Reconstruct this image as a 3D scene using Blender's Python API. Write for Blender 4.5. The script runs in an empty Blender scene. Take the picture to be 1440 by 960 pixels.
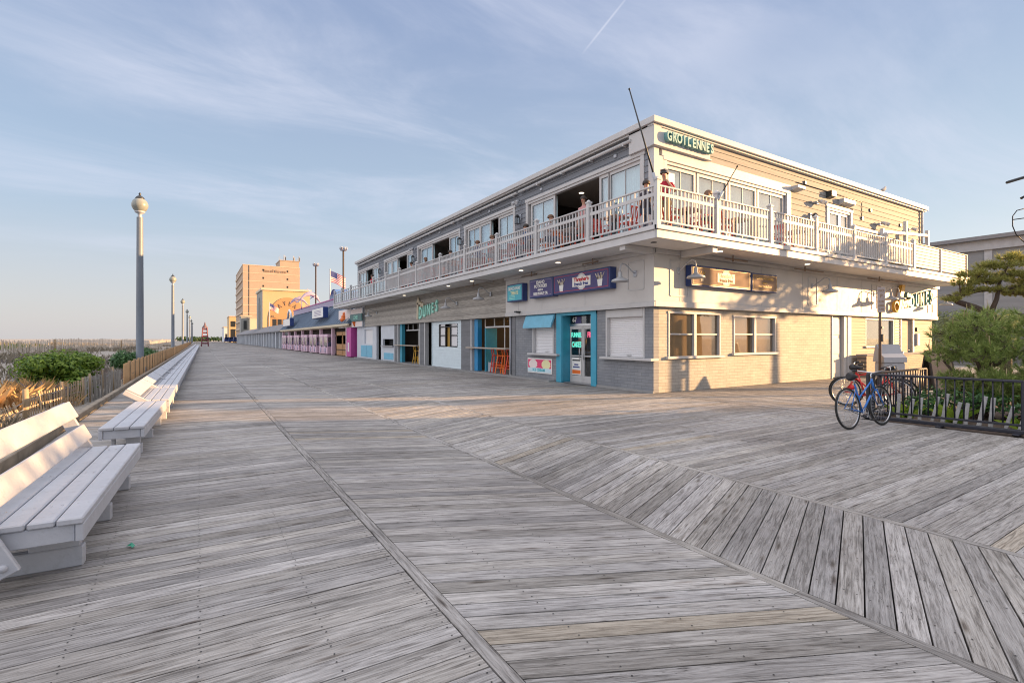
import bpy, math, random
from mathutils import Vector, Matrix, noise
random.seed(11)
R = math.radians
SC = bpy.context.scene
COL = SC.collection

# ------------------------------------------------------------------ camera, sky, sun, exposure
H = 1.65                                   # eye height above the boards
YAW = math.atan(440 / 707)                 # the walk runs along +Y, inland is +X
cam = bpy.data.cameras.new('camera')
camo = bpy.data.objects.new('camera', cam); COL.objects.link(camo)
camo.location = (0, 0, H); camo.rotation_euler = (R(90), 0, -YAW)
cam.sensor_width = 36; cam.lens = 707 / 1440 * 36; cam.shift_y = -4 / 1440
cam.clip_start = .05; cam.clip_end = 6000
SC.camera = camo

SUN_EL, SUN_AZ = R(9.3), math.atan2(1, -.45)       # azimuth clockwise from +Y
sdir = Vector((math.sin(SUN_AZ) * math.cos(SUN_EL), math.cos(SUN_AZ) * math.cos(SUN_EL), math.sin(SUN_EL)))
sun = bpy.data.lights.new('sun', 'SUN'); sun.energy = 4.5; sun.angle = R(.5); sun.color = (1, .59, .265)
suno = bpy.data.objects.new('sun', sun); COL.objects.link(suno)
suno.rotation_euler = sdir.to_track_quat('Z', 'Y').to_euler(); suno.location = (30, -20, 20)

world = bpy.data.worlds.new('World'); SC.world = world; world.use_nodes = True
def build_sky():
    nt = world.node_tree; N = nt.nodes; L = nt.links; N.clear()
    out = N.new('ShaderNodeOutputWorld'); bg = N.new('ShaderNodeBackground'); bg.inputs[1].default_value = .15
    L.new(bg.outputs[0], out.inputs[0])
    sky = N.new('ShaderNodeTexSky'); sky.sky_type = 'NISHITA'; sky.sun_disc = False
    sky.sun_elevation = SUN_EL; sky.sun_rotation = SUN_AZ; sky.altitude = 0
    sky.air_density = 1.0; sky.dust_density = SKY['dust']; sky.ozone_density = SKY['ozone']
    tc = N.new('ShaderNodeTexCoord')
    sep = N.new('ShaderNodeSeparateXYZ'); L.new(tc.outputs['Generated'], sep.inputs[0])
    def math_(op, a, b=None, clamp=False):
        m = N.new('ShaderNodeMath'); m.operation = op; m.use_clamp = clamp
        for i, v in enumerate((a, b)):
            if v is None: continue
            if isinstance(v, (int, float)): m.inputs[i].default_value = v
            else: L.new(v, m.inputs[i])
        return m.outputs[0]
    def mix(fac, a, b, mode='MIX'):
        m = N.new('ShaderNodeMixRGB'); m.blend_type = mode
        for i, v in enumerate((fac, a, b)):
            if isinstance(v, (int, float)): m.inputs[i].default_value = v
            elif isinstance(v, tuple): m.inputs[i].default_value = (*v, 1)
            else: L.new(v, m.inputs[i])
        return m.outputs[0]
    z = math_('MAXIMUM', sep.outputs[2], 0.0)
    col = mix(1.0, sky.outputs[0], SKY['gain'], 'MULTIPLY')
    # pale band low over the horizon: dusty mauve opposite the sun, cream towards it
    side = N.new('ShaderNodeMapRange'); L.new(math_('ADD', math_('MULTIPLY', sep.outputs[0], .93), math_('MULTIPLY', sep.outputs[1], -.37)), side.inputs[0])
    side.inputs[1].default_value = -.75; side.inputs[2].default_value = .75
    hcol = mix(side.outputs[0], SKY['mauve'], SKY['cream'])
    mid = mix(side.outputs[0], SKY['blue'], SKY['blue2'])
    zr = N.new('ShaderNodeMapRange'); zr.interpolation_type = 'SMOOTHSTEP'; L.new(z, zr.inputs[0]); zr.inputs[1].default_value = 0; zr.inputs[2].default_value = .27
    zr2 = N.new('ShaderNodeMapRange'); zr2.interpolation_type = 'SMOOTHSTEP'; L.new(z, zr2.inputs[0]); zr2.inputs[1].default_value = .12; zr2.inputs[2].default_value = .62
    grad = mix(zr.outputs[0], hcol, mid)
    grad = mix(zr2.outputs[0], grad, SKY['zenith'])
    col = mix(SKY['mixin'], col, grad)
    # thin cirrus: stretched noise on the direction projected on a high layer
    inv = math_('DIVIDE', 1.0, math_('ADD', z, .16))
    cx = math_('MULTIPLY', sep.outputs[0], inv); cy = math_('MULTIPLY', sep.outputs[1], inv)
    comb = N.new('ShaderNodeCombineXYZ'); L.new(cx, comb.inputs[0]); L.new(cy, comb.inputs[1])
    mp = N.new('ShaderNodeMapping'); mp.inputs['Rotation'].default_value = (0, 0, R(-62)); mp.inputs['Scale'].default_value = (.55, 1.5, 1)
    L.new(comb.outputs[0], mp.inputs[0])
    n1 = N.new('ShaderNodeTexNoise'); n1.inputs['Scale'].default_value = 1.15; n1.inputs['Detail'].default_value = 9; n1.inputs['Roughness'].default_value = .62; n1.inputs['Distortion'].default_value = .7
    L.new(mp.outputs[0], n1.inputs['Vector'])
    n2 = N.new('ShaderNodeTexNoise'); n2.inputs['Scale'].default_value = .55; n2.inputs['Detail'].default_value = 3
    L.new(comb.outputs[0], n2.inputs['Vector'])
    cr = N.new('ShaderNodeMapRange'); cr.interpolation_type = 'SMOOTHSTEP'; L.new(n1.outputs[0], cr.inputs[0]); cr.inputs[1].default_value = .38; cr.inputs[2].default_value = .74
    cr2 = N.new('ShaderNodeMapRange'); L.new(n2.outputs[0], cr2.inputs[0]); cr2.inputs[1].default_value = .32; cr2.inputs[2].default_value = .55
    up = N.new('ShaderNodeMapRange'); L.new(z, up.inputs[0]); up.inputs[1].default_value = .05; up.inputs[2].default_value = .3
    f = math_('MULTIPLY', math_('MULTIPLY', math_('MULTIPLY', cr.outputs[0], cr2.outputs[0]), up.outputs[0]), SKY['cloud'])
    col = mix(f, col, SKY['cloudcol'])
    # one thin vapour trail high up: a narrow great-circle arc
    def dirn(px, py):
        u = (px - 720) / 707; v_ = (476 - py) / 707
        return Vector((math.sin(YAW) + u * math.cos(YAW), math.cos(YAW) - u * math.sin(YAW), v_)).normalized()
    A_, B_ = dirn(822, 72), dirn(884, -6); nn = A_.cross(B_).normalized(); mm = (A_ + B_).normalized()
    def dotv(v3): return math_('ADD', math_('ADD', math_('MULTIPLY', sep.outputs[0], v3.x), math_('MULTIPLY', sep.outputs[1], v3.y)), math_('MULTIPLY', sep.outputs[2], v3.z))
    t1 = N.new('ShaderNodeMapRange'); L.new(math_('ABSOLUTE', dotv(nn)), t1.inputs[0]); t1.inputs[1].default_value = .0005; t1.inputs[2].default_value = .0024; t1.inputs[3].default_value = 1; t1.inputs[4].default_value = 0
    t2 = N.new('ShaderNodeMapRange'); L.new(dotv(mm), t2.inputs[0]); t2.inputs[1].default_value = A_.dot(mm) - .0004; t2.inputs[2].default_value = A_.dot(mm) + .0012
    col = mix(math_('MULTIPLY', math_('MULTIPLY', t1.outputs[0], t2.outputs[0]), .5), col, SKY['cloudcol'])
    # fill brightness added to the unseen sky overhead, then the glow round the low sun
    tz = N.new('ShaderNodeMapRange'); tz.interpolation_type = 'SMOOTHSTEP'; L.new(z, tz.inputs[0]); tz.inputs[1].default_value = .56; tz.inputs[2].default_value = .9
    col = mix(tz.outputs[0], col, SKY['top'])
    oc = N.new('ShaderNodeMapRange'); oc.interpolation_type = 'SMOOTHSTEP'; L.new(math_('MULTIPLY', sep.outputs[0], -1.0), oc.inputs[0]); oc.inputs[1].default_value = .36; oc.inputs[2].default_value = .80
    col = mix(oc.outputs[0], col, SKY['ocean'])        # brightness added to the unseen seaward sky, fills the shaded sea front
    dp = math_('ADD', math_('ADD', math_('MULTIPLY', sep.outputs[0], sdir.x), math_('MULTIPLY', sep.outputs[1], sdir.y)), math_('MULTIPLY', sep.outputs[2], sdir.z))
    gw = N.new('ShaderNodeMapRange'); gw.interpolation_type = 'SMOOTHSTEP'; L.new(dp, gw.inputs[0]); gw.inputs[1].default_value = .84; gw.inputs[2].default_value = 1.0
    col = mix(gw.outputs[0], col, SKY['glow'])
    L.new(col, bg.inputs[0])
SKY = dict(dust=1.2, ozone=2.2, gain=(1.0, 1.0, 1.0), mixin=.92, mauve=(1.42, 1.35, 1.40), cream=(1.74, 1.77, 1.74),
           blue=(.99, 1.26, 1.60), blue2=(1.2, 1.44, 1.66), zenith=(.70, .89, 1.36), cloud=.8, cloudcol=(1.72, 1.80, 2.12), glow=(4.6, 3.5, 2.6), ocean=(3.3, 3.2, 3.3), top=(3.7, 3.6, 3.8))
build_sky()
SC.view_settings.view_transform = 'Standard'; SC.view_settings.look = 'None'
SC.view_settings.gamma = 1; SC.view_settings.use_curve_mapping = False
SC.view_settings.exposure = 1.56
SC.cycles.pixel_filter_type = 'BLACKMAN_HARRIS'; SC.cycles.filter_width = 1.1
SC.cycles.max_bounces = 6; SC.cycles.transparent_max_bounces = 12
SC.cycles.caustics_reflective = False; SC.cycles.caustics_refractive = False
SC.cycles.sample_clamp_indirect = 6

# ------------------------------------------------------------------ measuring helpers (bearings read off the photograph)
_fx, _fy = math.sin(YAW), math.cos(YAW); _rx, _ry = _fy, -_fx
XF, YF = 11.63, 10.61                      # the restaurant: sea front on X=XF, street side on Y=YF
def bearing(p):
    u = (p - 720) / 707
    return _fx + u * _rx, _fy + u * _ry
def fy(p, X=XF):
    a, b = bearing(p); return X * b / a
def sx(p, Y=YF):
    a, b = bearing(p); return Y * a / b
def gnd(px, py, z=0):
    a, b = bearing(px); t = (H - z) * 707 / (py - 476); return Vector((a * t, b * t, z))
def along(px, Y):
    a, b = bearing(px); return Y * a / b

# ------------------------------------------------------------------ object helpers
def tag(o, label=None, cat=None, group=None, kind=None):
    if label: o['label'] = label
    if cat: o['category'] = cat
    if group: o['group'] = group
    if kind: o['kind'] = kind
    return o
def thing(name, label, cat, loc=(0, 0, 0), rz=0, group=None):
    o = bpy.data.objects.new(name, None); COL.objects.link(o); o.empty_display_size = .3
    o.location = loc; o.rotation_euler = (0, 0, rz)
    return tag(o, label, cat, group)
def wloc(o):
    v = Vector((0, 0, 0))
    while o: v += Vector(o.location); o = o.parent
    return v
def copy_tree(o, parent=None):
    c = o.copy(); COL.objects.link(c)
    if parent: c.parent = parent
    for ch in list(o.children): copy_tree(ch, c)
    return c

class MB:
    """collects faces and links them as ONE mesh object"""
    def __init__(s): s.v = []; s.f = []; s.m = []; s.smooth = []
    def add(s, vs, fs, mi=0, sm=False):
        b = len(s.v); s.v += [tuple(v) for v in vs]
        for f in fs: s.f.append([b + i for i in f]); s.m.append(mi); s.smooth.append(sm)
        return s
    def box(s, x0, x1, y0, y1, z0, z1, mi=0):
        x0, x1 = min(x0, x1), max(x0, x1); y0, y1 = min(y0, y1), max(y0, y1); z0, z1 = min(z0, z1), max(z0, z1)
        vs = [(x, y, z) for z in (z0, z1) for y in (y0, y1) for x in (x0, x1)]
        return s.add(vs, [(0, 2, 3, 1), (4, 5, 7, 6), (0, 1, 5, 4), (2, 6, 7, 3), (0, 4, 6, 2), (1, 3, 7, 5)], mi)
    def bbox(s, x0, x1, y0, y1, z0, z1, b=.008, mi=0):
        """box with chamfered edges"""
        x0, x1 = min(x0, x1), max(x0, x1); y0, y1 = min(y0, y1), max(y0, y1); z0, z1 = min(z0, z1), max(z0, z1)
        b = min(b, (x1 - x0) * .45, (y1 - y0) * .45, (z1 - z0) * .45)
        c = Vector(((x0 + x1) / 2, (y0 + y1) / 2, (z0 + z1) / 2)); h = Vector(((x1 - x0) / 2, (y1 - y0) / 2, (z1 - z0) / 2))
        return s.cham(c, Vector((1, 0, 0)) * h.x, Vector((0, 1, 0)) * h.y, Vector((0, 0, 1)) * h.z, b, mi)
    def cham(s, c, ax, ay, az, b=.006, mi=0):
        lx, ly, lz = ax.length, ay.length, az.length; ux, uy, uz = ax / lx, ay / ly, az / lz
        vs = []; idx = {}
        for sx_ in (-1, 1):
            for sy_ in (-1, 1):
                for sz_ in (-1, 1):
                    for k in range(3):
                        d = [lx - b, ly - b, lz - b]; d[k] += b
                        idx[(sx_, sy_, sz_, k)] = len(vs)
                        vs.append(c + ux * sx_ * d[0] + uy * sy_ * d[1] + uz * sz_ * d[2])
        fs = []
        for k in range(3):
            for sg in (-1, 1):
                o = [(-1, -1), (1, -1), (1, 1), (-1, 1)]
                q = []
                for a_, b_ in o:
                    t = [0, 0, 0]; t[k] = sg; t[(k + 1) % 3] = a_; t[(k + 2) % 3] = b_; q.append(idx[(*t, k)])
                fs.append(q if sg > 0 else q[::-1])
        for k in range(3):
            i, j = (k + 1) % 3, (k + 2) % 3
            for si in (-1, 1):
                for sj in (-1, 1):
                    q = []
                    for sk, kk in ((-1, i), (1, i), (1, j), (-1, j)):
                        t = [0, 0, 0]; t[k] = sk; t[i] = si; t[j] = sj; q.append(idx[(*t, kk)])
                    fs.append(q if si * sj > 0 else q[::-1])
        for sx_ in (-1, 1):
            for sy_ in (-1, 1):
                for sz_ in (-1, 1):
                    q = [idx[(sx_, sy_, sz_, k)] for k in range(3)]
                    fs.append(q if sx_ * sy_ * sz_ > 0 else q[::-1])
        return s.add(vs, fs, mi)
    def bar(s, a, b, w, h=None, mi=0, up=(0, 0, 1), ch=0):
        """square bar from a to b"""
        a, b = Vector(a), Vector(b); d = b - a; h = h or w
        u = Vector(up); x = d.cross(u)
        if x.length < 1e-5: x = d.cross(Vector((1, 0, 0)))
        x.normalize(); z = x.cross(d).normalized(); x *= w / 2; z *= h / 2
        if ch: return s.cham((a + b) / 2, x, d / 2, z, ch, mi)
        vs = [p + i * x + j * z for p in (a, b) for i, j in ((-1, -1), (1, -1), (1, 1), (-1, 1))]
        return s.add(vs, [(3, 2, 1, 0), (4, 5, 6, 7), (0, 1, 5, 4), (1, 2, 6, 5), (2, 3, 7, 6), (3, 0, 4, 7)], mi)
    def tube(s, pts, r, n=8, mi=0, cap=True, closed=False):
        pts = [Vector(p) for p in pts]; m = len(pts); rs = r if isinstance(r, (list, tuple)) else [r] * m
        vs = []; prev = None
        for i, p in enumerate(pts):
            if closed: t = pts[(i + 1) % m] - pts[i - 1]
            else: t = pts[min(i + 1, m - 1)] - pts[max(i - 1, 0)]
            if t.length < 1e-7: t = Vector((0, 0, 1))
            t.normalize()
            if prev is None:
                prev = t.orthogonal().normalized()
            prev = prev - t * prev.dot(t)
            if prev.length < 1e-6: prev = t.orthogonal()
            prev.normalize(); q = t.cross(prev)
            for k in range(n):
                an = 2 * math.pi * k / n
                vs.append(p + (prev * math.cos(an) + q * math.sin(an)) * rs[i])
        fs = []
        for i in range(m if closed else m - 1):
            j = (i + 1) % m
            for k in range(n):
                l = (k + 1) % n
                fs.append((i * n + k, i * n + l, j * n + l, j * n + k))
        s.add(vs, fs, mi, True)
        if cap and not closed:
            b = len(s.v) - len(vs)
            s.f.append([b + k for k in range(n)][::-1]); s.m.append(mi); s.smooth.append(False)
            s.f.append([b + (m - 1) * n + k for k in range(n)]); s.m.append(mi); s.smooth.append(False)
        return s
    def lathe(s, prof, n=16, c=(0, 0, 0), mi=0, axis='Z'):
        vs = []
        for r, z in prof:
            for k in range(n):
                an = 2 * math.pi * k / n
                a, b = r * math.cos(an), r * math.sin(an)
                v = {'Z': (a, b, z), 'X': (z, a, b), 'Y': (b, z, a)}[axis]
                vs.append((v[0] + c[0], v[1] + c[1], v[2] + c[2]))
        fs = []
        for i in range(len(prof) - 1):
            for k in range(n):
                l = (k + 1) % n; fs.append((i * n + k, i * n + l, (i + 1) * n + l, (i + 1) * n + k))
        return s.add(vs, fs, mi, True)
    def prism(s, pts, ext, mi=0):
        """flat outline (3D points, in order) pushed along ext"""
        n = len(pts); e = Vector(ext); a = [Vector(p) for p in pts]
        vs = a + [p + e for p in a]
        fs = [tuple(range(n))[::-1], tuple(range(n, 2 * n))]
        for i in range(n): j = (i + 1) % n; fs.append((i, j, n + j, n + i))
        return s.add(vs, fs, mi)
    def quad(s, a, b, c, d, mi=0): return s.add([a, b, c, d], [(0, 1, 2, 3)], mi)
    def build(s, name, mat, parent=None, world=False, fix=True):
        me = bpy.data.meshes.new(name)
        off = wloc(parent) if (parent and world) else Vector((0, 0, 0))
        me.from_pydata([Vector(v) - off for v in s.v], [], s.f)
        for m in (mat if isinstance(mat, (list, tuple)) else [mat]): me.materials.append(m)
        me.polygons.foreach_set('material_index', s.m); me.polygons.foreach_set('use_smooth', s.smooth)
        me.update()
        if fix and len(s.f) < 40000:
            import bmesh
            b = bmesh.new(); b.from_mesh(me); bmesh.ops.recalc_face_normals(b, faces=b.faces); b.to_mesh(me); b.free()
        o = bpy.data.objects.new(name, me); COL.objects.link(o)
        if parent: o.parent = parent
        return o

# ------------------------------------------------------------------ materials
def new_mat(name):
    m = bpy.data.materials.new(name); m.use_nodes = True
    nt = m.node_tree; b = nt.nodes['Principled BSDF']
    return m, nt, b
def nd(nt, t, **kw):
    n = nt.nodes.new(t)
    for k, v in kw.items():
        if k.startswith('i_'): n.inputs[k[2:].replace('_', ' ')].default_value = v
        else: setattr(n, k, v)
    return n
def ramp(nt, src, stops):
    r = nt.nodes.new('ShaderNodeValToRGB'); e = r.color_ramp.elements
    while len(e) < len(stops): e.new(.5)
    for el, (p, c) in zip(e, stops): el.position = p; el.color = (*c, 1) if len(c) == 3 else c
    nt.links.new(src, r.inputs[0]); return r.outputs[0]
def mixc(nt, f, a, b, mode='MIX'):
    m = nt.nodes.new('ShaderNodeMixRGB'); m.blend_type = mode
    for i, v in enumerate((f, a, b)):
        if isinstance(v, (int, float)): m.inputs[i].default_value = v
        elif isinstance(v, tuple): m.inputs[i].default_value = (*v[:3], 1)
        else: nt.links.new(v, m.inputs[i])
    return m.outputs[0]
def sc(c, k): return tuple(min(1, x * k) for x in c)
def paint(name, col, rough=.55, var=.14, scale=3.0, bump=.12, metal=0, dirt=(.2, .19, .17), dirtamt=.22, bscale=60):
    """painted or plain surface: blotchy tone, grime flecks, fine bump"""
    m, nt, b = new_mat(name); L = nt.links
    tc = nd(nt, 'ShaderNodeTexCoord')
    n = nd(nt, 'ShaderNodeTexNoise', i_Scale=scale, i_Detail=6, i_Roughness=.6); L.new(tc.outputs['Object'], n.inputs['Vector'])
    c = ramp(nt, n.outputs[0], [(.3, sc(col, 1 - var)), (.7, sc(col, 1 + var * .6))])
    n2 = nd(nt, 'ShaderNodeTexNoise', i_Scale=scale * 4.3, i_Detail=8, i_Roughness=.7); L.new(tc.outputs['Object'], n2.inputs['Vector'])
    d = ramp(nt, n2.outputs[0], [(.56, (0, 0, 0)), (.78, (1, 1, 1))])
    dm = nd(nt, 'ShaderNodeMath', operation='MULTIPLY'); L.new(d, dm.inputs[0]); dm.inputs[1].default_value = dirtamt
    c = mixc(nt, dm.outputs[0], c, dirt); L.new(c, b.inputs['Base Color'])
    b.inputs['Roughness'].default_value = rough; b.inputs['Metallic'].default_value = metal
    rr = nd(nt, 'ShaderNodeMapRange'); L.new(n2.outputs[0], rr.inputs[0]); rr.inputs[3].default_value = max(.05, rough - .12); rr.inputs[4].default_value = min(1, rough + .15)
    L.new(rr.outputs[0], b.inputs['Roughness'])
    if bump:
        n3 = nd(nt, 'ShaderNodeTexNoise', i_Scale=bscale, i_Detail=3); L.new(tc.outputs['Object'], n3.inputs['Vector'])
        bp = nd(nt, 'ShaderNodeBump', i_Strength=bump, i_Distance=.01); L.new(n3.outputs[0], bp.inputs['Height']); L.new(bp.outputs[0], b.inputs['Normal'])
    return m
def plain(name, col, rough=.5, metal=0):
    m, nt, b = new_mat(name); b.inputs['Base Color'].default_value = (*col, 1); b.inputs['Roughness'].default_value = rough; b.inputs['Metallic'].default_value = metal
    return m
def emit(name, col, s):
    m, nt, b = new_mat(name); b.inputs['Base Color'].default_value = (*col, 1)
    b.inputs['Emission Color'].default_value = (*col, 1); b.inputs['Emission Strength'].default_value = s
    return m
def glass_mat(name, tint=(.75, .82, .84), refl=.0, rough=.02):
    m, nt, b = new_mat(name); L = nt.links; nt.nodes.remove(b)
    out = nt.nodes['Material Output']
    tr = nd(nt, 'ShaderNodeBsdfTransparent'); tr.inputs[0].default_value = (*tint, 1)
    gl = nd(nt, 'ShaderNodeBsdfGlossy'); gl.inputs['Roughness'].default_value = rough; gl.inputs[0].default_value = (.95, .97, 1, 1)
    lw = nd(nt, 'ShaderNodeLayerWeight'); lw.inputs[0].default_value = .5
    fr = nd(nt, 'ShaderNodeMath', operation='POWER'); L.new(lw.outputs['Facing'], fr.inputs[0]); fr.inputs[1].default_value = 3.2
    mp = nd(nt, 'ShaderNodeMapRange'); L.new(fr.outputs[0], mp.inputs[0]); mp.inputs[3].default_value = refl; mp.inputs[4].default_value = 1
    mx = nd(nt, 'ShaderNodeMixShader'); L.new(mp.outputs[0], mx.inputs[0]); L.new(tr.outputs[0], mx.inputs[1]); L.new(gl.outputs[0], mx.inputs[2])
    L.new(mx.outputs[0], out.inputs[0]); return m
def worldvec(nt, kind):
    g = nd(nt, 'ShaderNodeNewGeometry'); s = nd(nt, 'ShaderNodeSeparateXYZ'); nt.links.new(g.outputs['Position'], s.inputs[0])
    c = nd(nt, 'ShaderNodeCombineXYZ')
    nt.links.new(s.outputs[1 if kind == 'front' else 0], c.inputs[0]); nt.links.new(s.outputs[2], c.inputs[1])
    return c.outputs[0]
def brick_mat(name, kind, c1, c2, mortar, bw=.3, bh=.1, bump=.5):
    m, nt, b = new_mat(name); L = nt.links; v = worldvec(nt, kind)
    br = nd(nt, 'ShaderNodeTexBrick'); L.new(v, br.inputs['Vector'])
    br.inputs['Color1'].default_value = (*c1, 1); br.inputs['Color2'].default_value = (*c2, 1); br.inputs['Mortar'].default_value = (*mortar, 1)
    br.inputs['Scale'].default_value = 1; br.inputs['Brick Width'].default_value = bw; br.inputs['Row Height'].default_value = bh
    br.inputs['Mortar Size'].default_value = .006; br.inputs['Mortar Smooth'].default_value = .3
    n = nd(nt, 'ShaderNodeTexNoise', i_Scale=1.6, i_Detail=7, i_Roughness=.65); L.new(v, n.inputs['Vector'])
    t = ramp(nt, n.outputs[0], [(.3, (.82, .82, .82)), (.7, (1.08, 1.07, 1.05))])
    L.new(mixc(nt, 1, br.outputs[0], t, 'MULTIPLY'), b.inputs['Base Color']); b.inputs['Roughness'].default_value = .7
    n2 = nd(nt, 'ShaderNodeTexNoise', i_Scale=45, i_Detail=4); L.new(v, n2.inputs['Vector'])
    inv = nd(nt, 'ShaderNodeMath', operation='MULTIPLY_ADD'); L.new(br.outputs['Fac'], inv.inputs[0]); inv.inputs[1].default_value = -1; L.new(n2.outputs[0], inv.inputs[2])
    bp = nd(nt, 'ShaderNodeBump', i_Strength=bump, i_Distance=.012); L.new(inv.outputs[0], bp.inputs['Height']); L.new(bp.outputs[0], b.inputs['Normal'])
    return m
def board_mat(name, kind, col, dark, row=.2, var=.25, rough=.75):
    """weathered boards: tone per board row and grain along the board (world coordinates)"""
    m, nt, b = new_mat(name); L = nt.links; v = worldvec(nt, kind)
    sp = nd(nt, 'ShaderNodeSeparateXYZ'); L.new(v, sp.inputs[0])
    d = nd(nt, 'ShaderNodeMath', operation='DIVIDE'); L.new(sp.outputs[1], d.inputs[0]); d.inputs[1].default_value = row
    fl = nd(nt, 'ShaderNodeMath', operation='FLOOR'); L.new(d.outputs[0], fl.inputs[0])
    wn = nd(nt, 'ShaderNodeTexWhiteNoise', noise_dimensions='1D'); L.new(fl.outputs[0], wn.inputs['W'])
    mp = nd(nt, 'ShaderNodeMapping'); mp.inputs['Scale'].default_value = (1.3, 26, 1); L.new(v, mp.inputs[0])
    n = nd(nt, 'ShaderNodeTexNoise', i_Scale=1.5, i_Detail=7, i_Roughness=.65, i_Distortion=.4); L.new(mp.outputs[0], n.inputs['Vector'])
    c = ramp(nt, n.outputs[0], [(.3, dark), (.62, col)])
    mr = nd(nt, 'ShaderNodeMapRange'); L.new(wn.outputs[0], mr.inputs[0]); mr.inputs[3].default_value = 1 - var; mr.inputs[4].default_value = 1 + var * .5
    c = mixc(nt, 1, c, mr.outputs[0], 'MULTIPLY'); L.new(c, b.inputs['Base Color']); b.inputs['Roughness'].default_value = rough
    bp = nd(nt, 'ShaderNodeBump', i_Strength=.25, i_Distance=.008); L.new(n.outputs[0], bp.inputs['Height']); L.new(bp.outputs[0], b.inputs['Normal'])
    return m
def leaf_mat(name, c1, c2, rough=.6, trans=.25):
    m, nt, b = new_mat(name); L = nt.links
    g = nd(nt, 'ShaderNodeNewGeometry')
    c = ramp(nt, g.outputs['Random Per Island'], [(0, c1), (1, c2)])
    L.new(c, b.inputs['Base Color']); b.inputs['Roughness'].default_value = rough
    t = nd(nt, 'ShaderNodeBsdfTranslucent'); L.new(c, t.inputs[0])
    mx = nd(nt, 'ShaderNodeMixShader'); mx.inputs[0].default_value = trans
    L.new(b.outputs[0], mx.inputs[1]); L.new(t.outputs[0], mx.inputs[2]); L.new(mx.outputs[0], nt.nodes['Material Output'].inputs[0])
    return m
def deck_mat():
    m, nt, b = new_mat('weathered_decking'); L = nt.links
    uv = nd(nt, 'ShaderNodeUVMap', uv_map='grain'); at = nd(nt, 'ShaderNodeAttribute', attribute_name='tone')
    sp = nd(nt, 'ShaderNodeSeparateColor'); L.new(at.outputs['Color'], sp.inputs[0])
    def noise_(scale, det, rough, dist, sxy):
        mp = nd(nt, 'ShaderNodeMapping'); mp.inputs['Scale'].default_value = (*sxy, 1); L.new(uv.outputs[0], mp.inputs[0])
        n = nd(nt, 'ShaderNodeTexNoise', i_Scale=scale, i_Detail=det, i_Roughness=rough, i_Distortion=dist); L.new(mp.outputs[0], n.inputs['Vector']); return n.outputs[0]
    fine = noise_(1, 5, .75, .5, (3.4, 62)); broad = noise_(1, 4, .6, 1.8, (1.1, 20)); blot = noise_(1, 5, .65, .3, (1.6, 3.5))
    cool = ramp(nt, fine, [(.33, (.16, .152, .145)), (.47, (.355, .342, .335)), (.66, (.50, .487, .478))])
    warm = ramp(nt, fine, [(.33, (.15, .137, .122)), (.47, (.335, .315, .288)), (.66, (.485, .465, .435))])
    c = mixc(nt, sp.outputs[0], cool, warm)
    tan = ramp(nt, fine, [(.34, (.22, .165, .10)), (.56, (.54, .46, .34))])
    th = nd(nt, 'ShaderNodeMath', operation='GREATER_THAN'); L.new(sp.outputs[2], th.inputs[0]); th.inputs[1].default_value = .982
    thm = nd(nt, 'ShaderNodeMath', operation='MULTIPLY'); L.new(th.outputs[0], thm.inputs[0]); thm.inputs[1].default_value = .5
    c = mixc(nt, thm.outputs[0], c, tan)
    st = ramp(nt, broad, [(.36, (.60, .59, .58)), (.48, (1, 1, 1)), (.66, (1.10, 1.10, 1.10))])
    c = mixc(nt, 1, c, st, 'MULTIPLY')
    bl = ramp(nt, blot, [(.35, (.74, .74, .74)), (.55, (1, 1, 1))]); c = mixc(nt, .7, c, bl, 'MULTIPLY')
    mr = nd(nt, 'ShaderNodeMapRange'); L.new(sp.outputs[1], mr.inputs[0]); mr.inputs[3].default_value = .70; mr.inputs[4].default_value = 1.16
    c = mixc(nt, 1, c, mr.outputs[0], 'MULTIPLY')
    # checks (long splits) and knots
    ck = noise_(1, 3, .5, 2.5, (.9, 24)); ckm = ramp(nt, ck, [(.48, (1, 1, 1)), (.5, (.18, .17, .16)), (.52, (1, 1, 1))])
    ckg = ramp(nt, blot, [(.5, (0, 0, 0)), (.62, (1, 1, 1))]); c = mixc(nt, ckg, c, mixc(nt, 1, c, ckm, 'MULTIPLY'))
    mpv = nd(nt, 'ShaderNodeMapping'); mpv.inputs['Scale'].default_value = (1.5, 8, 1); L.new(uv.outputs[0], mpv.inputs[0])
    vo = nd(nt, 'ShaderNodeTexVoronoi', i_Scale=1.0); L.new(mpv.outputs[0], vo.inputs['Vector'])
    kn = ramp(nt, vo.outputs['Distance'], [(.05, (.25, .21, .18)), (.11, (.7, .67, .64)), (.18, (1, 1, 1))]); c = mixc(nt, .85, c, kn, 'MULTIPLY')
    # long-lived traffic and damp patches, far larger than a plank
    g = nd(nt, 'ShaderNodeNewGeometry'); pn = nd(nt, 'ShaderNodeTexNoise', i_Scale=.35, i_Detail=5); L.new(g.outputs['Position'], pn.inputs['Vector'])
    pt = ramp(nt, pn.outputs[0], [(.36, (.74, .73, .73)), (.62, (1.08, 1.08, 1.08))]); c = mixc(nt, 1, c, pt, 'MULTIPLY')
    L.new(c, b.inputs['Base Color']); b.inputs['Roughness'].default_value = .72; b.inputs['Specular IOR Level'].default_value = .35
    ad = nd(nt, 'ShaderNodeMath', operation='MULTIPLY_ADD'); L.new(broad, ad.inputs[0]); ad.inputs[1].default_value = .6; L.new(fine, ad.inputs[2])
    bp = nd(nt, 'ShaderNodeBump', i_Strength=.75, i_Distance=.007); L.new(ad.outputs[0], bp.inputs['Height']); L.new(bp.outputs[0], b.inputs['Normal'])
    return m
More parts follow.
